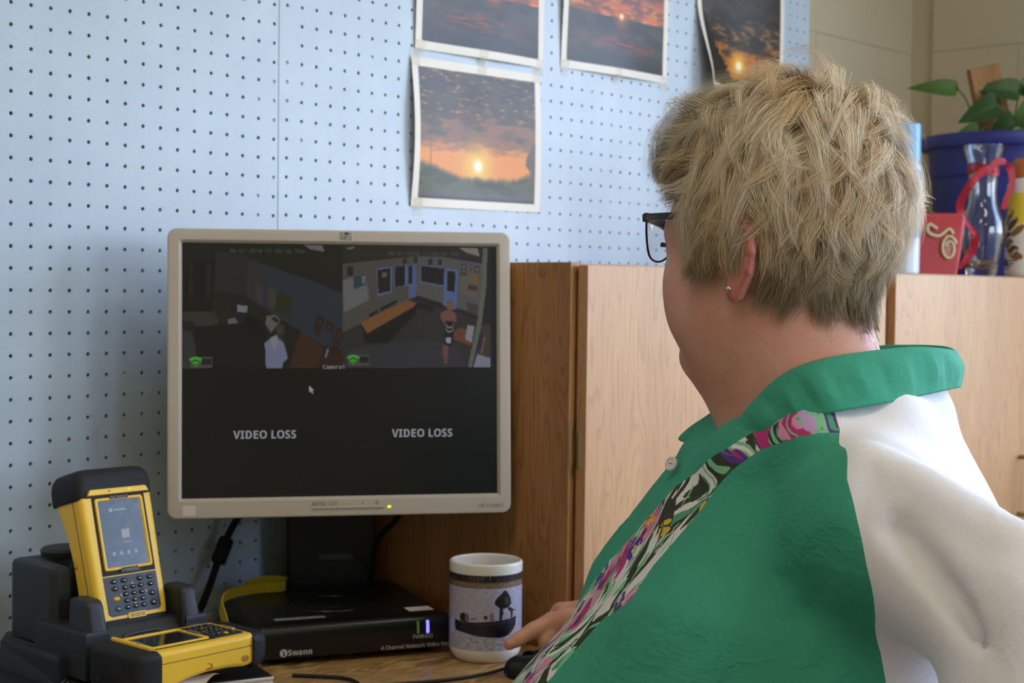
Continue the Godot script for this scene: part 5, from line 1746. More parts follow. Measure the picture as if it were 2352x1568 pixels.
# ---------------------------------------------------------------- person
class Field:
	# smooth union of ellipsoids (0) and tapered capsules (1); 2 and 3 cut the same shapes away
	var kind := PackedInt32Array()
	var soft := PackedFloat32Array()
	var c := PackedVector3Array()
	var r := PackedVector3Array()
	var e := PackedVector3Array()
	var ra := PackedFloat32Array()
	var rb := PackedFloat32Array()
	var mid := PackedVector3Array()
	var reach := PackedFloat32Array()
	var wrinkle = null

	func ball(k: float, at: Vector3, radii: Vector3, cut := false) -> void:
		kind.append(2 if cut else 0); soft.append(k); c.append(at); r.append(radii); e.append(Vector3.ZERO); ra.append(0); rb.append(0)
		mid.append(at)
		reach.append(maxf(radii.x, maxf(radii.y, radii.z)))

	func limb(k: float, a: Vector3, b: Vector3, r0: float, r1: float, cut := false) -> void:
		kind.append(3 if cut else 1); soft.append(k); c.append(a); r.append(Vector3.ZERO); e.append(b - a); ra.append(r0); rb.append(r1)
		mid.append((a + b) / 2)
		reach.append((b - a).length() / 2 + maxf(r0, r1))

	func at(p: Vector3) -> float:
		var d := 1.0
		for i in kind.size():
			var k := soft[i]
			var t := kind[i]
			var lb := p.distance_to(mid[i]) - reach[i]
			if t < 2:
				if lb > d + k:
					continue
			elif lb > -d + k:
				continue
			var v: float
			var q := p - c[i]
			if t == 0 or t == 2:
				var rr := r[i]
				var a := q / rr
				var k0 := a.length()
				var k1 := (a / rr).length()
				v = k0 * (k0 - 1.0) / maxf(k1, 1e-9)
			else:
				var ee := e[i]
				var s := clampf(q.dot(ee) / ee.length_squared(), 0.0, 1.0)
				v = (q - ee * s).length() - lerpf(ra[i], rb[i], s)
			if t >= 2:
				v = -v
				if k <= 0.0:
					d = maxf(d, v)
				else:
					var h := clampf(0.5 + 0.5 * (d - v) / k, 0.0, 1.0)
					d = v * (1.0 - h) + d * h + k * h * (1.0 - h)
			elif k <= 0.0:
				d = minf(d, v)
			else:
				var h := clampf(0.5 + 0.5 * (v - d) / k, 0.0, 1.0)
				d = v * (1.0 - h) + d * h - k * h * (1.0 - h)
		if wrinkle != null and absf(d) < 0.02:
			d -= wrinkle.call(p)
		return d


func nets(f: Field, lo: Vector3, hi: Vector3, cell: float, xf: Transform3D, v: PackedVector3Array, idx: PackedInt32Array) -> void:
	# surface nets, visiting only the blocks of cells near the surface; vertices go through xf
	var blk := 4
	var nb := Vector3i(((hi - lo) / (cell * blk)).ceil())
	var n := nb * blk + Vector3i.ONE
	var val := PackedFloat32Array()
	val.resize(n.x * n.y * n.z)
	val.fill(99.0)
	var vid := PackedInt32Array()
	vid.resize(n.x * n.y * n.z)
	vid.fill(-1)
	var sy := n.x
	var sz := n.x * n.y
	var active := []
	var half := cell * blk * 0.5
	for bz in nb.z:
		for by in nb.y:
			for bx in nb.x:
				var p := lo + Vector3(bx, by, bz) * (cell * blk) + Vector3.ONE * half
				if absf(f.at(p)) < half * 2.1 + 0.004:
					active.append(Vector3i(bx, by, bz) * blk)
	for b in active:
		for z in range(b.z, b.z + blk + 1):
			for y in range(b.y, b.y + blk + 1):
				var o: int = z * sz + y * sy
				for x in range(b.x, b.x + blk + 1):
					if val[o + x] > 50.0:
						val[o + x] = f.at(lo + Vector3(x, y, z) * cell)
	var off := PackedInt32Array([0, 1, sy, sy + 1, sz, sz + 1, sz + sy, sz + sy + 1])
	var corner := [Vector3(0, 0, 0), Vector3(1, 0, 0), Vector3(0, 1, 0), Vector3(1, 1, 0), Vector3(0, 0, 1), Vector3(1, 0, 1), Vector3(0, 1, 1), Vector3(1, 1, 1)]
	var edges := [[0, 1], [2, 3], [4, 5], [6, 7], [0, 2], [1, 3], [4, 6], [5, 7], [0, 4], [1, 5], [2, 6], [3, 7]]
	for b in active:
		for z in range(b.z, b.z + blk):
			for y in range(b.y, b.y + blk):
				for x in range(b.x, b.x + blk):
					var o: int = z * sz + y * sy + x
					var neg := 0
					for k in 8:
						if val[o + off[k]] < 0.0:
							neg += 1
					if neg == 0 or neg == 8:
						continue
					var s := Vector3.ZERO
					var cnt := 0
					for e in edges:
						var a := val[o + off[e[0]]]
						var c := val[o + off[e[1]]]
						if (a < 0.0) != (c < 0.0):
							s += corner[e[0]].lerp(corner[e[1]], a / (a - c))
							cnt += 1
					vid[o] = v.size()
					v.append(xf * (lo + (Vector3(x, y, z) + s / cnt) * cell))
	for b in active:
		for z in range(maxi(b.z, 1), b.z + blk):
			for y in range(maxi(b.y, 1), b.y + blk):
				for x in range(maxi(b.x, 1), b.x + blk):
					var o: int = z * sz + y * sy + x
					var a := val[o]
					for ax in 3:
						var st: int = [1, sy, sz][ax]
						var c := val[o + st]
						if c > 50.0 or (a < 0.0) == (c < 0.0):
							continue
						var u: int = [sy, sz, 1][ax]
						var w: int = [sz, 1, sy][ax]
						var q := [vid[o - u - w], vid[o - w], vid[o], vid[o - u]]
						if q.min() < 0:
							continue
						if a < 0.0:
							idx.append_array(PackedInt32Array([q[0], q[2], q[1], q[0], q[3], q[2]]))
						else:
							idx.append_array(PackedInt32Array([q[0], q[1], q[2], q[0], q[2], q[3]]))


func vnormals(v: PackedVector3Array, idx: PackedInt32Array) -> PackedVector3Array:
	var n := PackedVector3Array()
	n.resize(v.size())
	for k in range(0, idx.size(), 3):
		var a := idx[k]
		var b := idx[k + 1]
		var c := idx[k + 2]
		var f := (v[c] - v[a]).cross(v[b] - v[a])
		n[a] += f
		n[b] += f
		n[c] += f
	for k in n.size():
		n[k] = n[k].normalized()
	return n


func arrays_mesh(v: PackedVector3Array, n: PackedVector3Array, idx, uv = null, col = null) -> ArrayMesh:
	var a := []
	a.resize(Mesh.ARRAY_MAX)
	a[Mesh.ARRAY_VERTEX] = v
	a[Mesh.ARRAY_NORMAL] = n
	if uv != null:
		a[Mesh.ARRAY_TEX_UV] = uv
	if col != null:
		a[Mesh.ARRAY_COLOR] = col
	if idx != null:
		a[Mesh.ARRAY_INDEX] = idx
	var m := ArrayMesh.new()
	m.add_surface_from_arrays(Mesh.PRIMITIVE_TRIANGLES, a)
	return m


# head frame: x her right, y up, z forward (columns of HX); torso frame likewise: the torso faces along the desk, the head turns to the screen
var HX := Transform3D(Basis(Vector3(1.0, 0.0, -0.0087), Vector3(-0.0005, 0.9986, -0.0523), Vector3(-0.0087, -0.0523, -0.9986)), Vector3(0.2158, 1.2124, 0.9018))
var TX := Transform3D(Basis(Vector3(0.7333, 0, -0.68), Vector3(0, 1, 0), Vector3(-0.68, 0, -0.7333)), Vector3(0.2263, 1.1001, 0.9193))
const ARM_A := Vector3(-0.1483, -0.0951, -0.0309)
const ARM_B := Vector3(-0.2602, -0.1455, -0.1120)
const ARM_C := Vector3(-0.3126, -0.2300, -0.1040)
const RIGHT_ELBOW := Vector3(0.330, -0.280, -0.047)


func head_field() -> Field:
	var f := Field.new()
	f.ball(0.0, Vector3(0, 0.045, -0.004), Vector3(0.074, 0.086, 0.097))
	f.ball(0.03, Vector3(0, -0.012, 0.036), Vector3(0.062, 0.082, 0.060))
	for s in [-1.0, 1.0]:
		f.ball(0.02, Vector3(0.034 * s, -0.022, 0.058), Vector3(0.030, 0.040, 0.034))
		f.ball(0.022, Vector3(0.038 * s, -0.052, 0.034), Vector3(0.028, 0.034, 0.046))
	f.ball(0.014, Vector3(0, -0.080, 0.078), Vector3(0.026, 0.018, 0.023))
	f.ball(0.025, Vector3(0, -0.080, 0.034), Vector3(0.044, 0.022, 0.046))
	f.ball(0.02, Vector3(0, 0.030, 0.078), Vector3(0.048, 0.018, 0.018))
	for s in [-1.0, 1.0]:
		f.ball(0.010, Vector3(0.032 * s, 0.014, 0.101), Vector3(0.015, 0.011, 0.013), true)
		f.ball(0.004, Vector3(0.031 * s, 0.014, 0.0815), Vector3(0.0135, 0.0125, 0.0125))
	f.limb(0.010, Vector3(0, 0.020, 0.094), Vector3(0, -0.022, 0.110), 0.008, 0.0115)
	for s in [-1.0, 1.0]:
		f.ball(0.008, Vector3(0.012 * s, -0.026, 0.098), Vector3(0.009, 0.008, 0.010))
	f.ball(0.008, Vector3(0, -0.049, 0.091), Vector3(0.023, 0.0050, 0.010))
	f.ball(0.008, Vector3(0, -0.058, 0.089), Vector3(0.021, 0.0060, 0.010))
	f.limb(0.045, Vector3(0, -0.045, -0.012), Vector3(0, -0.175, -0.050), 0.060, 0.064)
	f.limb(0.04, Vector3(0, -0.10, 0.03), Vector3(0, -0.19, -0.005), 0.040, 0.048)
	# ears: rim, plate, lobe, tragus, hollow
	for s in [-1.0, 1.0]:
		f.ball(0.006, Vector3(0.0785 * s, 0.004, -0.012), Vector3(0.0055, 0.030, 0.0165))
		f.ball(0.006, Vector3(0.0830 * s, 0.010, -0.020), Vector3(0.0045, 0.022, 0.0095))
		f.ball(0.004, Vector3(0.0835 * s, 0.004, -0.008), Vector3(0.0075, 0.0150, 0.0095), true)
		var rim := [Vector3(0.0785, 0.006, 0.003), Vector3(0.0810, 0.022, 0.004), Vector3(0.0835, 0.033, -0.005), Vector3(0.0865, 0.033, -0.018), Vector3(0.0880, 0.021, -0.0285), Vector3(0.0880, 0.005, -0.0300), Vector3(0.0850, -0.010, -0.0250), Vector3(0.0815, -0.021, -0.0165)]
		for k in rim.size() - 1:
			f.limb(0.003, rim[k] * Vector3(s, 1, 1), rim[k + 1] * Vector3(s, 1, 1), 0.0036, 0.0038)
		f.ball(0.006, Vector3(0.0795 * s, -0.0270, -0.0075), Vector3(0.0052, 0.0095, 0.0092))
		f.ball(0.004, Vector3(0.0800 * s, -0.001, 0.0045), Vector3(0.0045, 0.0070, 0.0040))
	return f


func shirt_field() -> Field:
	var f := Field.new()
	f.ball(0.0, Vector3(0, -0.36, -0.005), Vector3(0.205, 0.30, 0.180))
	f.ball(0.05, Vector3(0, -0.245, -0.060), Vector3(0.165, 0.235, 0.120))
	f.limb(0.05, Vector3(0, -0.01, -0.085), Vector3(0, -0.14, -0.105), 0.028, 0.070)
	f.limb(0.04, Vector3(-0.040, -0.050, -0.030), Vector3(-0.135, -0.092, -0.030), 0.058, 0.054)
	f.limb(0.04, Vector3(0.040, -0.050, -0.030), Vector3(0.165, -0.100, -0.03), 0.058, 0.060)
	f.limb(0.04, Vector3(0.045, -0.072, 0.068), Vector3(0.075, -0.19, 0.098), 0.034, 0.078)
	f.limb(0.04, Vector3(-0.045, -0.080, 0.045), Vector3(-0.07, -0.19, 0.075), 0.030, 0.078)
	f.ball(0.04, Vector3(-0.075, -0.262, 0.080), Vector3(0.090, 0.105, 0.100))
	f.ball(0.04, Vector3(0.080, -0.248, 0.076), Vector3(0.090, 0.110, 0.100))
	f.limb(0.04, Vector3(0, -0.085, 0.066), Vector3(0, -0.26, 0.122), 0.030, 0.085)
	f.ball(0.06, Vector3(0, -0.40, 0.135), Vector3(0.17, 0.18, 0.170))
	f.limb(0.05, Vector3(0, -0.04, 0.0), Vector3(0, -0.14, -0.02), 0.050, 0.10)
	# yoke that rises under the collar
	for s in [-1.0, 1.0]:
		f.limb(0.02, Vector3(0.036 * s, -0.052, 0.056), Vector3(0.076 * s, -0.040, 0.005), 0.026, 0.030)
		f.limb(0.02, Vector3(0.076 * s, -0.040, 0.005), Vector3(0.060 * s, -0.026, -0.060), 0.030, 0.030)
		f.limb(0.02, Vector3(0.060 * s, -0.026, -0.060), Vector3(0, -0.018, -0.095), 0.030, 0.028)
	f.limb(0.04, ARM_A, ARM_B, 0.060, 0.056)
	f.limb(0.03, ARM_B, ARM_C, 0.056, 0.060)
	f.limb(0.05, Vector3(0.165, -0.105, -0.03), RIGHT_ELBOW, 0.066, 0.056)
	f.limb(0.03, RIGHT_ELBOW, Vector3(0.378, -0.285, 0.055), 0.056, 0.050)
	return f


func body_mesh() -> ArrayMesh:
	var v := PackedVector3Array()
	var idx := PackedInt32Array()
	var hf := head_field()
	nets(hf, Vector3(-0.10, -0.19, -0.125), Vector3(0.10, 0.14, 0.13), 0.0028, HX, v, idx)
	var heads := v.size()
	# trunk and arms under the clothes
	var tf := Field.new()
	tf.limb(0.0, Vector3(0, 0.0, -0.005), Vector3(0, -0.12, -0.02), 0.062, 0.075)
	tf.ball(0.05, Vector3(0, -0.25, -0.02), Vector3(0.135, 0.19, 0.10))
	tf.ball(0.05, Vector3(0, -0.42, 0.02), Vector3(0.15, 0.16, 0.14))
	tf.limb(0.02, Vector3(-0.11, -0.12, -0.03), ARM_A + Vector3(0.01, -0.02, -0.005), 0.034, 0.032)
	tf.limb(0.015, ARM_A + Vector3(0.01, -0.02, -0.005), ARM_B + Vector3(0.01, -0.01, 0), 0.032, 0.030)
	tf.limb(0.015, ARM_B + Vector3(0.01, -0.01, 0), ARM_C, 0.030, 0.030)
	tf.limb(0.02, ARM_C, ARM_C + Vector3(0.06, -0.07, 0.17), 0.034, 0.026)
	tf.limb(0.03, Vector3(0.10, -0.11, -0.03), Vector3(0.165, -0.11, -0.03), 0.04, 0.045)
	tf.limb(0.02, Vector3(0.165, -0.11, -0.03), RIGHT_ELBOW, 0.045, 0.038)
	var wrist := TX.affine_inverse() * Vector3(0.462, 0.815, 0.536)
	tf.limb(0.02, RIGHT_ELBOW, wrist, 0.038, 0.027)
	nets(tf, Vector3(-0.40, -0.56, -0.22), Vector3(0.48, 0.02, 0.22), 0.010, TX, v, idx)
	# right hand on the mouse, left hand resting on the thigh
	var arm := RIGHT_ELBOW
	var rh := hand_field(Vector3(0.462, 0.815, 0.536), Vector3(-0.86, -0.08, -0.50), Vector3(0.0, 1.0, 0.0), 1.0, [Vector3(0.3876, 0.8124, 0.4969), Vector3(0.3656, 0.8035, 0.4884), Vector3(0.3500, 0.7950, 0.4806), Vector3(0.3400, 0.7895, 0.4755)])
	nets(rh, Vector3(0.31, 0.745, 0.42), Vector3(0.49, 0.86, 0.60), 0.0028, Transform3D(), v, idx)
	var lw: Vector3 = TX * (ARM_C + Vector3(0.06, -0.07, 0.17))
	var lh := hand_field(lw, TX.basis * Vector3(0.25, -0.25, 0.9), Vector3.UP, -1.0, [])
	nets(lh, lw - Vector3.ONE * 0.06 + TX.basis * Vector3(0.02, -0.03, 0.09) - Vector3.ONE * 0.08, lw + Vector3.ONE * 0.13, 0.004, Transform3D(), v, idx)
	var n := vnormals(v, idx)
	var col := PackedColorArray()
	col.resize(v.size())
	var nz := noise(18.0, 5, 3)
	var fine := noise(260.0, 9, 2)
	var inv := HX.affine_inverse()
	var skin := rgb(214, 160, 134).srgb_to_linear()
	var flush := rgb(196, 112, 98).srgb_to_linear()
	var lip := rgb(168, 88, 84).srgb_to_linear()
	var eye := rgb(225, 222, 216).srgb_to_linear()
	var iris := rgb(70, 92, 104).srgb_to_linear()
	for k in v.size():
		var t := clampf(0.12 + 0.35 * nz.get_noise_3dv(v[k]), 0.0, 0.5)
		var cc := skin
		if k < heads:
			var p := inv * v[k]
			var ear := smoothstep(0.0745, 0.082, absf(p.x)) * smoothstep(-0.045, -0.03, p.y)
			t = maxf(t, ear * 0.85)
			t = maxf(t, 0.35 * exp(-((Vector3(absf(p.x), p.y, p.z) - Vector3(0.045, -0.03, 0.07)) / 0.03).length_squared()))
			cc = skin.lerp(flush, t)
			var lp := exp(-pow((p.y + 0.0535) / 0.0075, 4.0)) * (1.0 if absf(p.x) < 0.022 and p.z > 0.088 else 0.0)
			cc = cc.lerp(lip, lp * 0.8)
			var ev := (Vector3(absf(p.x), p.y, p.z) - Vector3(0.031, 0.014, 0.0815)).length()
			if ev < 0.0145 and p.z > 0.089 and absf(p.y - 0.014) < 0.006:
				cc = iris if Vector2(absf(p.x) - 0.031, p.y - 0.014).length() < 0.0055 else eye
		else:
			cc = skin.lerp(flush, t)
		var s := 1.0 + 0.06 * fine.get_noise_3dv(v[k])
		col[k] = Color(cc.r * s, cc.g * s, cc.b * s)
	return arrays_mesh(v, n, idx, null, col)


func hand_field(w: Vector3, fwd: Vector3, up: Vector3, side: float, index_path: Array) -> Field:
	# palm and five fingers, each its own chain; side 1 = right hand (thumb to its left)
	var f := Field.new()
	fwd = fwd.normalized()
	var rt := fwd.cross(up).normalized()
	var u := rt.cross(fwd).normalized()
	var th := -side
	f.limb(0.0, w - fwd * 0.05, w, 0.027, 0.025)
	f.limb(0.02, w, w + fwd * 0.030 + u * 0.002, 0.024, 0.022)
	for k in 4:
		var x := (0.030 - 0.020 * k) * th
		f.limb(0.012, w + fwd * 0.02 + rt * x * 0.55, w + fwd * (0.070 - 0.004 * absf(k - 1.0)) + rt * x + u * 0.004, 0.016, 0.0118)
	var lens := [[0.040, 0.024, 0.020], [0.044, 0.027, 0.021], [0.041, 0.025, 0.020], [0.032, 0.019, 0.018]]
	for k in 4:
		var x := (0.030 - 0.020 * k) * th
		var base := w + fwd * (0.070 - 0.004 * absf(k - 1.0)) + rt * x + u * 0.004
		if k == 0 and index_path.size() == 4:
			f.limb(0.006, base, index_path[0], 0.0104, 0.0098)
			f.limb(0.003, index_path[0], index_path[1], 0.0098, 0.0088)
			f.limb(0.003, index_path[1], index_path[2], 0.0090, 0.0080)
			f.limb(0.003, index_path[2], index_path[3], 0.0080, 0.0066)
			continue
		var p := base
		var a := 0.05
		for j in 3:
			a -= [0.75, 0.85, 0.45][j] if index_path.size() == 4 else [0.20, 0.30, 0.25][j]
			var q: Vector3 = p + (fwd * cos(a) + u * sin(a)) * lens[k][j] * (0.72 if index_path.size() == 4 else 1.0) + rt * x * 0.03
			f.limb(0.004 if j == 0 else 0.002, p, q, 0.0100 - 0.0008 * j - 0.0006 * k * 0.5, 0.0094 - 0.0009 * j - 0.0006 * k * 0.5)
			p = q
	var t0 := w + fwd * 0.018 + rt * 0.022 * th - u * 0.006
	var t1 := t0 + fwd * 0.020 + rt * 0.006 * th - u * 0.012
	var t2 := t1 + fwd * 0.016 - rt * 0.002 * th - u * 0.008
	var t3 := t2 + fwd * 0.012 - rt * 0.004 * th - u * 0.003
	f.limb(0.012, t0, t1, 0.0150, 0.0118)
	f.limb(0.004, t1, t2, 0.0115, 0.0102)
	f.limb(0.003, t2, t3, 0.0100, 0.0084)
	return f


# ---- blouse: one cloth surface cut along its seams into panels
func cut(tris: Array, g: Callable) -> Array:
	# tris: [PackedVector3Array of corners, PackedVector3Array of normals] -> [kept where g > 0, the rest]
	var v: PackedVector3Array = tris[0]
	var n: PackedVector3Array = tris[1]
	var out := [[PackedVector3Array(), PackedVector3Array()], [PackedVector3Array(), PackedVector3Array()]]
	for k in range(0, v.size(), 3):
		var s := [g.call(v[k]), g.call(v[k + 1]), g.call(v[k + 2])]
		var pos_n := int(s[0] > 0) + int(s[1] > 0) + int(s[2] > 0)
		if pos_n == 3 or pos_n == 0:
			var o: Array = out[0 if pos_n == 3 else 1]
			for j in 3:
				o[0].append(v[k + j])
				o[1].append(n[k + j])
			continue
		for side in 2:
			var pv := []
			var pn := []
			for j in 3:
				var a := j
				var b := (j + 1) % 3
				var ina: bool = (s[a] > 0) == (side == 0)
				var inb: bool = (s[b] > 0) == (side == 0)
				if ina:
					pv.append(v[k + a])
					pn.append(n[k + a])
				if ina != inb:
					var t: float = s[a] / (s[a] - s[b])
					pv.append(v[k + a].lerp(v[k + b], t))
					pn.append(n[k + a].lerp(n[k + b], t).normalized())
			for j in range(1, pv.size() - 1):
				for q in [0, j, j + 1]:
					out[side][0].append(pv[q])
					out[side][1].append(pn[q])
	return out


func along(pts: Array, x: float) -> float:
	# piecewise curve given as Vector2(x, y) with rising x
	if x <= pts[0].x:
		return pts[0].y + (x - pts[0].x) * (pts[1].y - pts[0].y) / (pts[1].x - pts[0].x)
	for k in pts.size() - 1:
		if x <= pts[k + 1].x:
			var t: float = (x - pts[k].x) / (pts[k + 1].x - pts[k].x)
			return lerpf(pts[k].y, pts[k + 1].y, t)
	var m: int = pts.size() - 1
	return pts[m].y + (x - pts[m].x) * (pts[m].y - pts[m - 1].y) / (pts[m].x - pts[m - 1].x)


func floral() -> Image:
	var w := 1536
	var h := 256
	var img := Image.create(w, h, false, Image.FORMAT_RGB8)
	img.fill(rgb(232, 224, 220))
	var g := RandomNumberGenerator.new()
	g.seed = 23
	var olive := rgb(62, 66, 50)
	var mint := rgb(132, 198, 148)
	var sea := rgb(84, 160, 116)
	var pink := rgb(222, 148, 182)
	var rose := rgb(190, 58, 122)
	var violet := rgb(96, 62, 142)
	var gold := rgb(232, 182, 66)
	var lilac := rgb(196, 160, 206)
	var blob := func(x: float, y: float, l: float, wd: float, a: float, c: Color) -> void:
		var p := []
		for k in 7:
			var t := (k / 6.0 - 0.5)
			p.append(Vector2(x, y) + Vector2(t * l, sin(t * 4.0 + x) * wd * 0.35).rotated(a))
		stroke(img, p, wd, wd * 0.8, c)
	for k in 230:
		blob.call(g.randf_range(0, w), g.randf_range(0, h), g.randf_range(80, 190), g.randf_range(6, 13), g.randf_range(-0.35, 0.35), [olive, olive, olive, mint, sea, mint][g.randi() % 6])
	for k in 13:
		var x := w * (k + 0.5) / 13.0 + g.randf_range(-30, 30)
		var y := g.randf_range(60, h - 60)
		var a := g.randf_range(-0.35, 0.35)
		blob.call(x, y, g.randf_range(150, 240), g.randf_range(30, 46), a, pink)
		blob.call(x + 14, y + g.randf_range(-22, 22), g.randf_range(110, 190), g.randf_range(14, 24), a, rose)
		blob.call(x - 50, y + g.randf_range(-30, 30), 70, 12, a, pink)
		blob.call(x + 34, y + 4, 46, 6, a + 0.3, olive)
	for k in 11:
		var x := w * (k + 0.1) / 11.0 + g.randf_range(-30, 30)
		var y := g.randf_range(30, h - 30)
		for j in 4:
			ellipse(img, x + g.randf_range(-30, 30), y + g.randf_range(-22, 22), g.randf_range(12, 24), g.randf_range(9, 15), violet, g.randf_range(0, 3))
		ellipse(img, x, y, 7, 6, [gold, rose][k % 2])
		blob.call(x + 40, y + 20, 50, 8, g.randf_range(-1, 1), lilac)
	for k in 7:
		var x := g.randf_range(0, w)
		var y := g.randf_range(0, h)
		for j in 4:
			blob.call(x + g.randf_range(-26, 26), y + g.randf_range(-18, 18), 40, g.randf_range(6, 10), g.randf_range(-1.2, 0.2), gold)
	for k in 150:
		blob.call(g.randf_range(0, w), g.randf_range(0, h), g.randf_range(40, 130), g.randf_range(1.5, 3.5), g.randf_range(-0.4, 0.4), [rgb(236, 230, 228), olive, mint, rgb(236, 230, 228), sea][g.randi() % 5])
	return img


func crinkle(sd: int, stretch: float) -> Image:
	# height map of creased woven cotton
	var n1 := noise(0.012, sd, 3)
	var n2 := noise(0.05, sd + 1, 3)
	return picture(512, 512, func(x: int, y: int) -> Color:
		var a := TAU * x / 512.0
		var b := TAU * y / 512.0
		var p := Vector3(cos(a), sin(a), cos(b)) * 81.0
		var q := sin(b) * 81.0
		var r := 1.0 - absf(n1.get_noise_3d(p.x + q * 0.3, p.y * stretch, p.z + q)) * 2.2
		var f := 1.0 - absf(n2.get_noise_3d(p.x + q * 0.2, p.y * stretch, p.z + q)) * 1.6
		var weave := 0.5 + 0.5 * sin(x * 1.7) * sin(y * 1.7)
		var c := clampf(0.55 * r * r + 0.28 * f + 0.05 * weave, 0.0, 1.0)
		return Color(c, c, c))


func blouse(person: Node3D, inv: Transform3D) -> void:
	var f := shirt_field()
	var nA := noise(14.0, 21, 2)
	var nB := noise(34.0, 22, 2)
	var nC := noise(7.0, 24, 2)
	# folds: long soft ridges across the front, tighter creases down the back and sleeve
	f.wrinkle = func(p: Vector3) -> float:
		var back := smoothstep(0.005, -0.02, p.z)
		var d1 := p.z * 0.60 - p.y * 0.80
		var d2 := p.z * 0.80 + p.y * 0.60
		var front_f := (1.0 - absf(nA.get_noise_3d(d1 * 0.35, d2 * 1.5, p.x * 0.8)) * 2.4) * 0.0021 + nB.get_noise_3d(d1 * 0.5, d2 * 1.3, p.x) * 0.0007
		var e1 := p.z * -0.45 - p.y * 0.89
		var e2 := p.z * 0.89 - p.y * 0.45
		var back_f := (1.0 - absf(nB.get_noise_3d(e1 * 0.22, e2 * 1.5, p.x * 1.1)) * 2.2) * 0.0005 + nC.get_noise_3d(p.x, p.y, p.z) * 0.003
		return lerpf(front_f, back_f, back)
	# sleeve folds: ridge along the upper arm, tuck behind the elbow
	f.limb(0.016, Vector3(-0.165, -0.042, -0.022), Vector3(-0.268, -0.098, -0.112), 0.015, 0.020)
	f.limb(0.022, Vector3(-0.222, -0.084, -0.030), Vector3(-0.298, -0.150, -0.080), 0.004, 0.010, true)
	f.limb(0.020, Vector3(-0.262, -0.096, -0.108), Vector3(-0.275, -0.150, -0.128), 0.016, 0.018)
	f.limb(0.020, Vector3(-0.300, -0.130, -0.105), Vector3(-0.330, -0.205, -0.115), 0.022, 0.024)
	f.limb(0.015, Vector3(-0.232, -0.150, -0.066), Vector3(-0.250, -0.240, -0.060), 0.008, 0.014, true)
	var v := PackedVector3Array()
	var idx := PackedInt32Array()
	nets(f, Vector3(-0.41, -0.56, -0.24), Vector3(0.46, 0.06, 0.34), 0.0058, Transform3D(), v, idx)
	var n := vnormals(v, idx)
	var sv := PackedVector3Array()
	var sn := PackedVector3Array()
	for k in idx:
		sv.append(v[k])
		sn.append(n[k])
	var tris := [sv, sn]
	# neck opening inside the collar; hem
	tris = cut(tris, func(p: Vector3) -> float:
		var e := Vector2((p.x - 0.002) / 0.064, (p.z + 0.025) / 0.072).length() - 1.0
		return maxf(e * 0.07, -0.050 - p.y))[0]
	tris = cut(tris, func(p: Vector3) -> float: return p.y + 0.535)[0]
	# open the sleeve ends
	tris = cut(tris, func(p: Vector3) -> float: return 0.400 - p.x)[0]
	var seam := [Vector2(-0.60, -0.030), Vector2(-0.2057, -0.0338), Vector2(-0.184, -0.0300), Vector2(-0.1437, -0.0164), Vector2(-0.1113, -0.0085), Vector2(-0.0814, -0.0040), Vector2(-0.0522, -0.0002), Vector2(-0.0305, -0.0045), Vector2(-0.009, -0.0158), Vector2(0.06, -0.04)]
	var parts := cut(tris, func(p: Vector3) -> float: return p.z - along(seam, p.y))
	var front: Array = parts[0]
	var back: Array = parts[1]
	var mid := [Vector2(-0.60, 0.020), Vector2(-0.30, 0.030), Vector2(-0.20, 0.042), Vector2(-0.156, 0.036), Vector2(-0.119, 0.0085), Vector2(-0.081, -0.0075), Vector2(-0.055, -0.046), Vector2(-0.043, -0.060), Vector2(0.0, -0.08)]
	parts = cut(front, func(p: Vector3) -> float: return along(mid, p.y) - p.x)
	var left: Array = parts[0]
	var right: Array = parts[1]
	var low := [Vector2(-0.05, -0.0236), Vector2(-0.0094, -0.0236), Vector2(0.0068, -0.0245), Vector2(0.0226, -0.0285), Vector2(0.0464, -0.0408), Vector2(0.0684, -0.0606), Vector2(0.0962, -0.0968), Vector2(0.131, -0.1374), Vector2(0.1653, -0.1805), Vector2(0.2009, -0.2218), Vector2(0.2189, -0.2422), Vector2(0.26, -0.30), Vector2(0.28, -0.42)]
	parts = cut(left, func(p: Vector3) -> float: return p.y - along(low, p.z))
	var trim: Array = parts[0]
	left = parts[1]

	var green := mk(rgb(62, 156, 126), 0.75, 0.0, 0.35)
	bump(green, crinkle(41, 0.6), 0.14)
	green.uv1_triplanar = true
	green.uv1_scale = Vector3(4.2, 4.2, 4.2)
	green.rim_enabled = true
	green.rim = 0.25
	green.rim_tint = 0.6
	var white := mk(rgb(236, 234, 236), 0.8, 0.0, 0.3)
	bump(white, crinkle(57, 2.2), 0.03)
	white.uv1_triplanar = true
	white.uv1_scale = Vector3(6.5, 6.5, 6.5)
	white.backlight_enabled = true
	white.backlight = Color(0.10, 0.10, 0.10)
	var flo := tx(mk(Color.WHITE, 0.75, 0.0, 0.3), floral())
	var cx := inv * TX
	var plain := func(a: Array, r: float) -> ArrayMesh:
		var uv := PackedVector2Array()
		for p in a[0]:
			uv.append(Vector2(p.z - p.x * r, -p.y))
		return arrays_mesh(a[0], a[1], null, uv)
	part(person, "left_front_panel", plain.call(left, 0.4), green, cx, "green crinkled cotton front")
	part(person, "right_front_panel", plain.call(right, -0.4), green, cx)
	part(person, "back_and_sleeves", plain.call(back, 0.9), white, cx, "white crinkled cotton back and sleeve")
	# trim strip: u runs along its lower seam, v across
	var cum := [0.0]
	for k in low.size() - 1:
		cum.append(cum[-1] + low[k].distance_to(low[k + 1]))
	var uvt := PackedVector2Array()
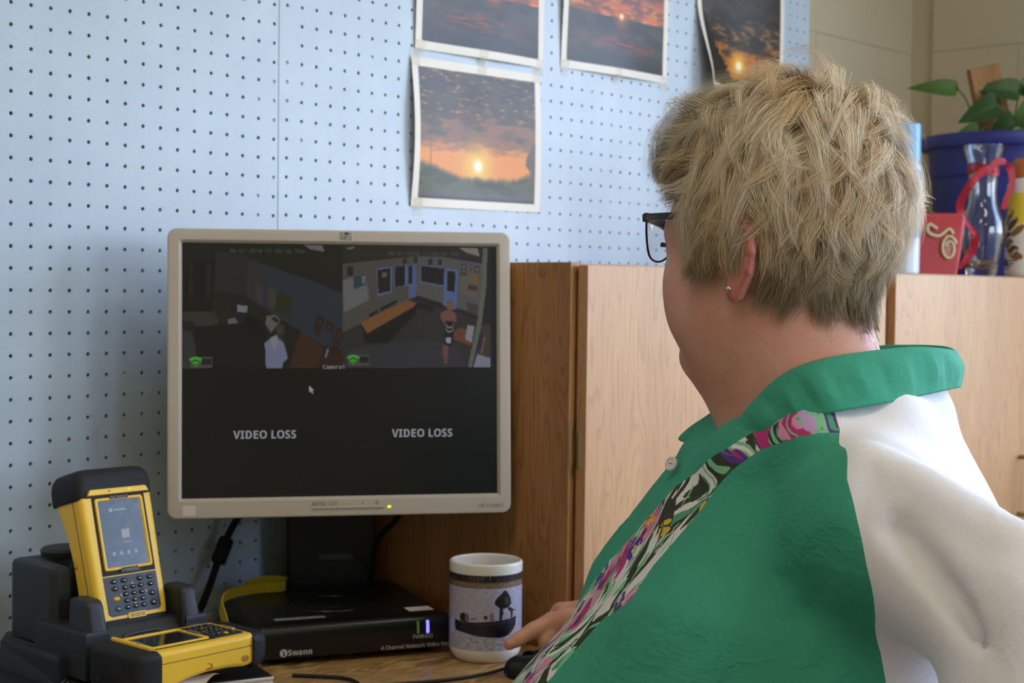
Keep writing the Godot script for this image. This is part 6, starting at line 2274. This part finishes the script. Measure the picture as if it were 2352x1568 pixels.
	for p in trim[0]:
		var q := Vector2(p.z, p.y)
		var bd := 1e9
		var bs := 0.0
		for k in low.size() - 1:
			var e: Vector2 = low[k + 1] - low[k]
			var t := clampf((q - low[k]).dot(e) / e.length_squared(), 0.0, 1.0)
			var d: float = q.distance_to(low[k] + e * t)
			if d < bd:
				bd = d
				bs = cum[k] + e.length() * t
		uvt.append(Vector2(bs / 0.42, 0.3 + bd / 0.07 - p.x * 11.0))
	part(person, "floral_trim", arrays_mesh(trim[0], trim[1], null, uvt), flo, cx, "floral printed facing along the front edge")

	# collar, from the left point round the back to the right point
	var fold := [Vector3(-0.041, -0.029, 0.0645), Vector3(-0.0552, -0.0059, 0.0497), Vector3(-0.0695, 0.0156, 0.031), Vector3(-0.0791, 0.0289, 0.0047), Vector3(-0.0738, 0.0365, -0.0351), Vector3(-0.0537, 0.0405, -0.079), Vector3(-0.0287, 0.0388, -0.1111), Vector3(0.0112, 0.0357, -0.1346), Vector3(0.0513, 0.0379, -0.1352), Vector3(0.0713, 0.038, -0.1111), Vector3(0.0862, 0.0351, -0.0792), Vector3(0.0907, 0.0203, -0.0285), Vector3(0.0802, 0.0045, 0.009), Vector3(0.0597, -0.0103, 0.0357), Vector3(0.0394, -0.0195, 0.0521), Vector3(0.0291, -0.0265, 0.06)]
	var outer := [Vector3(-0.0484, -0.0417, 0.0625), Vector3(-0.076, -0.028, 0.0419), Vector3(-0.0936, -0.0156, 0.0137), Vector3(-0.1033, -0.0078, -0.0137), Vector3(-0.0921, -0.0019, -0.0526), Vector3(-0.065, 0.0025, -0.0876), Vector3(-0.0269, 0.0051, -0.1197), Vector3(0.0151, 0.0052, -0.1417), Vector3(0.0651, 0.0033, -0.1456), Vector3(0.1001, 0.0028, -0.1193), Vector3(0.1151, 0.0015, -0.0865), Vector3(0.1198, -0.0076, -0.0347), Vector3(0.1094, -0.0196, 0.0117), Vector3(0.0842, -0.0255, 0.0635), Vector3(0.0635, -0.0471, 0.0981), Vector3(0.0413, -0.051, 0.0784)]
	var us := spline(fold, 8)
	var os := spline(outer, 8)
	var nk := us.size() - 1
	var sec := func(k: int, v_: float) -> Vector3:
		var a: Vector3 = us[k]
		var b: Vector3 = os[k]
		var c := Vector3(a.x * 0.90, a.y - 0.030, (a.z + 0.02) * 0.92 - 0.02)
		var out := Vector3(b.x, 0, b.z + 0.02).normalized()
		var w := 0.0016 * sin(k * 0.9) + 0.0012 * sin(k * 2.3 + v_ * 5.0)
		if v_ < 0.3:
			return c.lerp(a - out * 0.003, v_ / 0.3)
		if v_ < 0.4:
			var t := (v_ - 0.3) / 0.1
			return (a - out * 0.003).lerp(a + out * 0.004 - Vector3.UP * 0.002, t) + Vector3.UP * 0.0025 * sin(PI * t)
		if v_ < 0.9:
			var t := (v_ - 0.4) / 0.5
			return (a + out * 0.004 - Vector3.UP * 0.002).lerp(b, t) + (out * 0.0025 + Vector3.UP * 0.001) * sin(PI * t) + out * w * sin(PI * t)
		var t := (v_ - 0.9) / 0.1
		return b.lerp(b - out * 0.004 + (a - b) * 0.12, t)
	var gm := green.duplicate()
	gm.heightmap_scale = 0.06
	part(person, "collar", fgrid(nk, 40, func(u: float, v_: float) -> Vector3: return sec.call(int(round(u * nk)), v_), false), gm, cx, "green turned-down collar")
	# buttons on the right front
	var bm := mk(rgb(226, 218, 204), 0.35)
	var bp := [Vector2(0, 0), Vector2(0.0062, 0), Vector2(0.0066, 0.0008), Vector2(0.0062, 0.0018), Vector2(0.0048, 0.0022), Vector2(0.0044, 0.0016), Vector2(0, 0.0015)]
	var bmesh := lathe(bp, 24, 50.0)
	for q in [[Vector3(0.022, -0.0660, 0.108), 0.5]]:
		var nn := Vector3(-0.62, 0.35, 0.70).normalized()
		var ax := Vector3.UP.cross(nn).normalized()
		var b := part(person, "button", bmesh, bm, cx * Transform3D(Basis(ax, nn, ax.cross(nn)), q[0]), "round off-white button")
		for s in [-1, 1]:
			part(b, "button_hole", lathe([Vector2(0, 0.0), Vector2(0.0007, 0.0), Vector2(0, 0.0002)], 8), M.black, pos(0.0012 * s, 0.0017, 0))




# ---- hair: strands combed outward from the crown over the skull
func hair(person: Node3D, inv: Transform3D) -> void:
	var hf := head_field()
	var cen := Vector3(0, 0.045, -0.004)
	# distance from the middle of the skull to the skin, tabled by direction (polar angle from up, azimuth from forward)
	var na := 48
	var np_ := 40
	var tab := PackedFloat32Array()
	tab.resize((na + 1) * (np_ + 1))
	for j in np_ + 1:
		for i in na + 1:
			var a := TAU * i / na
			var b := PI * 0.86 * j / np_
			var d := Vector3(sin(a) * sin(b), cos(b), cos(a) * sin(b))
			var t := 0.055
			for k in 14:
				var e := hf.at(cen + d * t)
				t -= e * 0.85
				if absf(e) < 0.0004:
					break
			# ears do not lift the hair
			if absf(d.x) > 0.8 and t > 0.078:
				t = minf(t, 0.0775 / absf(d.x))
			tab[j * (na + 1) + i] = clampf(t, 0.05, 0.17)
	var skin := func(d: Vector3) -> float:
		var b := acos(clampf(d.y, -1.0, 1.0)) / (PI * 0.86) * np_
		var a := fposmod(atan2(d.x, d.z), TAU) / TAU * na
		var j := mini(int(b), np_ - 1)
		var i := mini(int(a), na - 1)
		var fb := clampf(b - j, 0.0, 1.0)
		var fa := a - i
		var o := j * (na + 1) + i
		return lerpf(lerpf(tab[o], tab[o + 1], fa), lerpf(tab[o + na + 1], tab[o + na + 2], fa), fb)
	# lowest growth by azimuth from the front (degrees, both sides alike)
	var line := [Vector2(0, 0.092), Vector2(28, 0.088), Vector2(44, 0.080), Vector2(56, 0.058), Vector2(64, 0.028), Vector2(72, 0.004), Vector2(79, 0.000), Vector2(86, 0.008), Vector2(94, 0.026), Vector2(108, 0.014), Vector2(118, -0.016), Vector2(132, -0.034), Vector2(150, -0.046), Vector2(180, -0.050)]
	var whorl := Vector3(0.12, 0.90, -0.42).normalized()
	var puff := noise(9.0, 71, 3)
	var thick := func(d: Vector3) -> float:
		var up := maxf(0.0, d.y)
		var bk := maxf(0.0, -d.z)
		var t := 0.020 + 0.024 * smoothstep(0.2, 0.95, up) + 0.012 * bk * smoothstep(-0.75, 0.1, d.y) + 0.012 * smoothstep(0.25, 0.8, d.z) * smoothstep(0.0, 0.5, d.y)
		t *= 1.0 - 0.62 * smoothstep(-0.35, -0.95, d.y)
		t += 0.016 * exp(-((d - Vector3(-0.02, 0.98, -0.12)) / 0.26).length_squared()) + 0.007 * exp(-((d - Vector3(0.15, 0.72, -0.68)) / 0.30).length_squared())
		return t * (1.0 + 0.16 * puff.get_noise_3dv(d * 0.1))
	var g := RandomNumberGenerator.new()
	g.seed = 4711
	var v := PackedVector3Array()
	var n := PackedVector3Array()
	var col := PackedColorArray()
	var idx := PackedInt32Array()
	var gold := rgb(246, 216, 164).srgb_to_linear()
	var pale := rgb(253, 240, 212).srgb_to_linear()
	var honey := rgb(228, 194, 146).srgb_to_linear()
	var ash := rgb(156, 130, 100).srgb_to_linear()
	var xf := HX
	var nseg := 7
	var locks := 1150
	var per := 50
	var made := 0
	while made < locks:
		var d0 := Vector3(g.randfn(), g.randfn(), g.randfn()).normalized()
		if d0.y < -0.86:
			continue
		var p0: Vector3 = cen + d0 * skin.call(d0)
		var az := rad_to_deg(absf(atan2(p0.x, p0.z)))
		if p0.y < along(line, az):
			continue
		made += 1
		# growth direction: away from the crown, with a drift for each lock
		var low := smoothstep(0.2, -0.6, d0.y)
		var lng := lerpf(0.078, 0.040, smoothstep(0.55, -0.5, d0.y)) * g.randf_range(0.75, 1.15)
		if d0.z > 0.35 and d0.y > 0.3:
			lng *= 1.05
		lng *= 1.0 - 0.60 * smoothstep(-0.35, -0.80, d0.y)
		if az > 46.0 and az < 84.0 and p0.y < 0.075:
			lng *= 0.72
		var layer := pow(g.randf(), 0.6)
		layer = lerpf(0.30, 1.0, layer)
		var drift := g.randfn() * 0.40 - 0.22 * signf(d0.x) * smoothstep(0.2, 0.7, absf(d0.x)) * smoothstep(-0.2, 0.5, d0.z)
		if d0.z > 0.1 and d0.y > 0.4:
			drift += 0.35
		var bend := g.randfn() * 0.85
		var flick := g.randf_range(-0.3, 0.75) * (1.0 - 0.5 * low) * (1.0 - smoothstep(0.85, 0.97, d0.dot(whorl)))
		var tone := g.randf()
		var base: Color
		if tone < 0.30 + 0.38 * smoothstep(0.2, 0.8, d0.y):  # crown gets more pale locks: part blonde dye, part top light painted in
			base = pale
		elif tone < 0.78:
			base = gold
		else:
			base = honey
		base = base.lerp(ash, clampf(0.08 + 0.72 * smoothstep(0.15, -0.6, d0.y) + g.randf_range(-0.2, 0.2), 0.0, 0.9))  # lower hair goes darker: part ash dye, part shade painted into the colour
		# guide path in directions from the middle of the skull
		var dirs := []
		var hs := []
		var d := d0
		var st := lng / nseg
		for k in nseg + 1:
			var t := float(k) / nseg
			dirs.append(d)
			var rise := 1.0 - pow(1.0 - minf(1.0, t * 1.7), 2.0)
			hs.append(thick.call(d) * layer * (0.10 + 0.90 * rise) * (1.0 - 0.10 * t) + flick * 0.006 * t * t)
			var e := (d * d.dot(whorl) - whorl)
			e = e.normalized() if e.length() > 0.05 else Vector3(0, 0, 1).slide(d).normalized()
			var fall := Vector3.DOWN.slide(d)
			e = (e + fall * (0.25 + 0.75 * t) * 0.9).normalized()
			e = e.rotated(d, drift + bend * (t - 0.3))
			var rad: float = skin.call(d) + hs[k]
			d = (d + e * st / rad).normalized()
		for s in per:
			var jit := Vector3(g.randfn(), g.randfn(), g.randfn()) * 0.052
			var hl := g.randfn() * 0.0022
			var cut_ := g.randf_range(0.72, 1.0)
			var wave := g.randf_range(-1.0, 1.0)
			var wid := g.randf_range(0.00016, 0.00030)
			var sh := g.randf_range(0.72, 1.14)
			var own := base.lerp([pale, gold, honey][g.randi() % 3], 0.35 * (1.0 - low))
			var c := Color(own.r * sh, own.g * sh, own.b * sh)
			var edge := g.randfn() * 0.006
			var first := v.size()
			var last := Vector3.ZERO
			for k in nseg + 1:
				var t := float(k) / nseg * cut_
				var x := t * nseg
				var i := mini(int(x), nseg - 1)
				var fr := x - i
				var dd: Vector3 = dirs[i].lerp(dirs[i + 1], fr)
				dd = (dd + jit * (1.0 - 0.72 * t) + Vector3(0.018 * wave * sin(t * 7.0), 0, 0.018 * wave * cos(t * 5.0)) * t).normalized()
				var h: float = maxf(0.0006, lerpf(hs[i], hs[i + 1], fr) + hl * t * 2.0)
				var p: Vector3 = cen + dd * (skin.call(dd) + h)
				# the face stays clear below the fringe
				if k > 1 and (p.y < -0.060 - 0.006 * wave or p.y < 0.072 and p.z > 0.049 + edge + maxf(0.0, p.y - 0.030) * 0.9):
					p = last + (p - last) * 0.02
				var w := wid * (1.0 - 0.75 * float(k) / nseg)
				var tang := (p - last) if k > 0 else Vector3(0, 1, 0)
				last = p
				var side := tang.cross(dd).normalized()
				if side.length() < 0.5:
					side = Vector3.RIGHT
				var q := xf * p
				var sw := xf.basis * side
				var nw := xf.basis * dd
				v.append(q - sw * w)
				v.append(q + sw * w)
				n.append((nw - sw * 0.8).normalized())
				n.append((nw + sw * 0.8).normalized())
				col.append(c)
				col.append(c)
				if k > 0:
					var o := first + k * 2
					idx.append_array(PackedInt32Array([o - 2, o + 1, o, o - 2, o - 1, o + 1]))
	# under-layer that closes the scalp
	var cm := PackedVector3Array()
	var uvc := PackedVector2Array()
	var ni := 72
	var nj := 44
	for j in nj + 1:
		for i in ni + 1:
			var a := TAU * i / ni
			var lowy := along(line, rad_to_deg(absf(wrapf(a, -PI, PI))))
			# lowest polar angle at which the skin meets the hairline for this azimuth
			var bmax := PI * 0.80
			for s in 24:
				var b := PI * 0.80 * (s + 1) / 24.0
				var d := Vector3(sin(a) * sin(b), cos(b), cos(a) * sin(b))
				if (cen + d * skin.call(d)).y < lowy:
					bmax = b
					break
			var bb := bmax * 0.965 * j / nj
			var dq := Vector3(sin(a) * sin(bb), cos(bb), cos(a) * sin(bb))
			var edge := 1.0 - smoothstep(0.82, 1.0, float(j) / nj)
			cm.append(xf * (cen + dq * (skin.call(dq) + 0.0008 + thick.call(dq) * 0.30 * edge)))
			uvc.append(Vector2(float(i) / ni, float(j) / nj))
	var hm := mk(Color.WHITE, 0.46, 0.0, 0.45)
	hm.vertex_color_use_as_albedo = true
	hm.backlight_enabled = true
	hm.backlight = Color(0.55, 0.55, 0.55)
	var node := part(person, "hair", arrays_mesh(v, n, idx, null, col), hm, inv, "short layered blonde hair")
	node.set_meta("kind", "stuff")
	part(person, "hair_underlayer", agrid(cm, uvc, ni, nj, true), mk(rgb(176, 144, 102), 0.75), inv)


func eyewear(inv: Transform3D) -> void:
	var t := thing("eyeglasses", "dark-rimmed eyeglasses worn by the person at the monitor", "glasses", HX * pos(0, 0.02, 0.10))
	var L := t.transform.affine_inverse() * HX
	var blk := mk(rgb(26, 23, 22), 0.28)
	var metal := mk(rgb(40, 38, 37), 0.35, 0.6)
	var lens := mk(Color(0.96, 0.98, 1.0, 0.06), 0.02, 0.0, 0.5)
	lens.transparency = BaseMaterial3D.TRANSPARENCY_ALPHA
	for s in [-1.0, 1.0]:
		# brow bar: flat band that deepens towards the hinge
		var top := spline([Vector3(0.0085 * s, 0.0315, 0.1060), Vector3(0.022 * s, 0.0380, 0.1065), Vector3(0.040 * s, 0.0415, 0.1040), Vector3(0.056 * s, 0.0427, 0.0985), Vector3(0.068 * s, 0.0415, 0.0905)], 5)
		var sides := []
		for k in top.size():
			sides.append(Vector3.UP)
		part(t, "brow_bar", strip(top, sides, 0.0075, 0.0034), blk, L)
		var rim := [Vector3(0.0660, 0.0400, 0.0915), Vector3(0.0662, 0.0300, 0.0920), Vector3(0.0635, 0.0180, 0.0935), Vector3(0.0560, 0.0085, 0.0970), Vector3(0.0440, 0.0045, 0.1005), Vector3(0.0300, 0.0050, 0.1035), Vector3(0.0180, 0.0100, 0.1050), Vector3(0.0120, 0.0180, 0.1055), Vector3(0.0100, 0.0300, 0.1058)]
		var rs := []
		for q in rim:
			rs.append(q * Vector3(s, 1, 1))
		var rp := spline(rs, 6)
		part(t, "lower_rim", tube(rp, 0.0009, 8), metal, L)
		# lens bounded by bar and rim
		var poly := rp + []
		for k in range(1, top.size() - 1):
			poly.append(top[k] - Vector3.UP * 0.003)
		var c := Vector3.ZERO
		for q in poly:
			c += q
		c = c / poly.size() + Vector3(0, 0, 0.0015)
		var sp := Soup.new()
		for k in poly.size():
			var a: Vector3 = poly[k]
			var b: Vector3 = poly[(k + 1) % poly.size()]
			if s > 0:
				sp.tri(c, b, a)
			else:
				sp.tri(c, a, b)
		part(t, "lens", sp.mesh(60.0), lens, L)
		# temple arm from hinge over the ear and down behind it
		var arm := spline([Vector3(0.0685 * s, 0.0415, 0.0900), Vector3(0.0730 * s, 0.0408, 0.0780), Vector3(0.0775 * s, 0.0395, 0.045), Vector3(0.0800 * s, 0.0385, 0.012), Vector3(0.0815 * s, 0.0380, -0.004), Vector3(0.0800 * s, 0.026, -0.020), Vector3(0.0780 * s, 0.006, -0.034)], 6)
		var au := []
		for k in arm.size():
			au.append(Vector3.UP if k < 26 else Vector3(0, 0.6, 0.8))
		part(t, "temple_arm", strip(arm, au, 0.0062, 0.0024), blk, L)
		part(t, "hinge", box(Vector3(0.004, 0.007, 0.005), 0.001), blk, L * pos(0.0688 * s, 0.0410, 0.0905))
		part(t, "nose_pad", lathe([Vector2(0, -0.0012), Vector2(0.0022, -0.0006), Vector2(0.0022, 0.0006), Vector2(0, 0.0012)], 12), mk(Color(0.9, 0.88, 0.8, 0.6), 0.2), L * Transform3D(Basis(Vector3.BACK, PI / 2 * s).scaled(Vector3(1, 1, 1.6)), Vector3(0.0102 * s, 0.0130, 0.1010)))
	part(t, "bridge", tube(spline([Vector3(-0.0090, 0.0320, 0.1062), Vector3(-0.004, 0.0347, 0.1085), Vector3(0.004, 0.0347, 0.1085), Vector3(0.0090, 0.0320, 0.1062)], 6), 0.0022, 8), blk, L)
	text(t, "temple_letters", "vogue", 0.0016, mk(rgb(120, 100, 88), 0.4), L * Transform3D(Basis(Vector3(0, 0, -1), Vector3(0, 1, 0), Vector3(-1, 0, 0)) * Basis(Vector3.UP, 0.10), Vector3(-0.0752, 0.0402, 0.0765)))
	var e := thing("stud_earring", "small round silver stud earring in the near earlobe", "earring", HX * pos(-0.0855, -0.0245, -0.0055))
	part(e, "stud", lathe([Vector2(0, -0.0024), Vector2(0.0012, -0.0021), Vector2(0.0021, -0.0012), Vector2(0.0024, 0), Vector2(0.0021, 0.0012), Vector2(0.0012, 0.0021), Vector2(0, 0.0024)], 18, 80.0), mk(rgb(222, 220, 216), 0.12, 1.0))
	part(e, "clutch", lathe([Vector2(0, -0.0015), Vector2(0.0018, -0.0012), Vector2(0.0018, 0.0012), Vector2(0, 0.0015)], 12), mk(rgb(150, 148, 144), 0.3, 1.0), pos(0.0085, 0.0005, -0.0075))


func person() -> void:
	var base := Vector3(0.2263, 0.0, 0.9193)
	var t := thing("person", "seated person with short blonde hair wearing a green and white blouse", "person", pos(base.x, base.y, base.z))
	var inv := pos(-base.x, -base.y, -base.z)
	var skin := mk(Color.WHITE, 0.48, 0.0, 0.45)
	skin.vertex_color_use_as_albedo = true
	skin.subsurf_scatter_enabled = true
	skin.subsurf_scatter_strength = 0.12
	part(t, "body", body_mesh(), skin, inv)
	blouse(t, inv)
	hair(t, inv)
	# brows and lashes
	var bm := mk(rgb(120, 92, 62), 0.7)
	for s in [-1.0, 1.0]:
		part(t, "eyebrow", tube(spline([Vector3(0.014 * s, 0.029, 0.0975), Vector3(0.030 * s, 0.034, 0.0965), Vector3(0.048 * s, 0.031, 0.0850)], 6), [0.0016, 0.0018, 0.0020, 0.0021, 0.0022, 0.0022, 0.0021, 0.0020, 0.0018, 0.0016, 0.0013, 0.0010, 0.0006], 6), bm, inv * HX)
		part(t, "eyelash", strip(spline([Vector3(0.020 * s, 0.0165, 0.0945), Vector3(0.031 * s, 0.0205, 0.0975), Vector3(0.043 * s, 0.0165, 0.0905)], 6), [Vector3(0, 0.3, 1), Vector3(0, 0.3, 1), Vector3(0, 0.3, 1), Vector3(0, 0.3, 1), Vector3(0, 0.3, 1), Vector3(0, 0.3, 1), Vector3(0, 0.3, 1), Vector3(0, 0.3, 1), Vector3(0, 0.3, 1), Vector3(0, 0.3, 1), Vector3(0, 0.3, 1), Vector3(0, 0.3, 1), Vector3(0, 0.3, 1)], 0.007, 0.0004), mk(rgb(60, 46, 36), 0.7), inv * HX)
	# legs below the desk, feet on the floor
	var lf := Field.new()
	lf.ball(0.0, Vector3(0, -0.56, 0.0), Vector3(0.185, 0.10, 0.155))
	for s in [-1.0, 1.0]:
		var knee := Vector3(0.11 * s, -0.575, 0.40)
		lf.limb(0.05, Vector3(0.09 * s, -0.57, 0.02), knee, 0.085, 0.062)
		lf.limb(0.03, knee, Vector3(0.11 * s, -1.03, 0.36), 0.060, 0.046)
	var lv := PackedVector3Array()
	var li := PackedInt32Array()
	nets(lf, Vector3(-0.26, -1.10, -0.20), Vector3(0.26, -0.42, 0.50), 0.014, Transform3D(), lv, li)
	part(t, "trousers", arrays_mesh(lv, vnormals(lv, li), li), mk(rgb(44, 46, 54), 0.85), inv * TX)
	for s in [-1.0, 1.0]:
		var sf := Field.new()
		sf.limb(0.0, Vector3(0.11 * s, -1.05, 0.34), Vector3(0.11 * s, -1.068, 0.40), 0.040, 0.034)
		sf.limb(0.03, Vector3(0.11 * s, -1.068, 0.38), Vector3(0.115 * s, -1.072, 0.52), 0.032, 0.028)
		var fv := PackedVector3Array()
		var fi := PackedInt32Array()
		nets(sf, Vector3(0.11 * s - 0.06, -1.12, 0.28), Vector3(0.11 * s + 0.06, -0.98, 0.57), 0.010, Transform3D(), fv, fi)
		part(t, "shoe", arrays_mesh(fv, vnormals(fv, fi), fi), M.black, inv * TX)
	var ch := thing("office_stool", "black backless swivel stool under the seated person", "stool", TX * pos(0, -1.1001, -0.01))
	part(ch, "seat", lathe([Vector2(0, 0.40), Vector2(0.19, 0.40), Vector2(0.21, 0.415), Vector2(0.21, 0.44), Vector2(0.19, 0.455), Vector2(0, 0.46)], 40), M.rubber)
	part(ch, "column", lathe([Vector2(0.032, 0.08), Vector2(0.032, 0.24), Vector2(0.020, 0.25), Vector2(0.020, 0.40)], 20), M.steel)
	for k in 5:
		var a := TAU * k / 5
		part(ch, "base_arm", tube([Vector3(0, 0.095, 0), Vector3(cos(a) * 0.24, 0.065, sin(a) * 0.24)], [0.022, 0.014], 10), M.black)
		part(ch, "caster", lathe([Vector2(0, -0.02), Vector2(0.026, -0.018), Vector2(0.028, 0), Vector2(0.026, 0.018), Vector2(0, 0.02)], 18), M.black, Transform3D(Basis(Vector3(-sin(a), 0, cos(a)), PI / 2), Vector3(cos(a) * 0.24, 0.028, sin(a) * 0.24)))
	eyewear(inv)
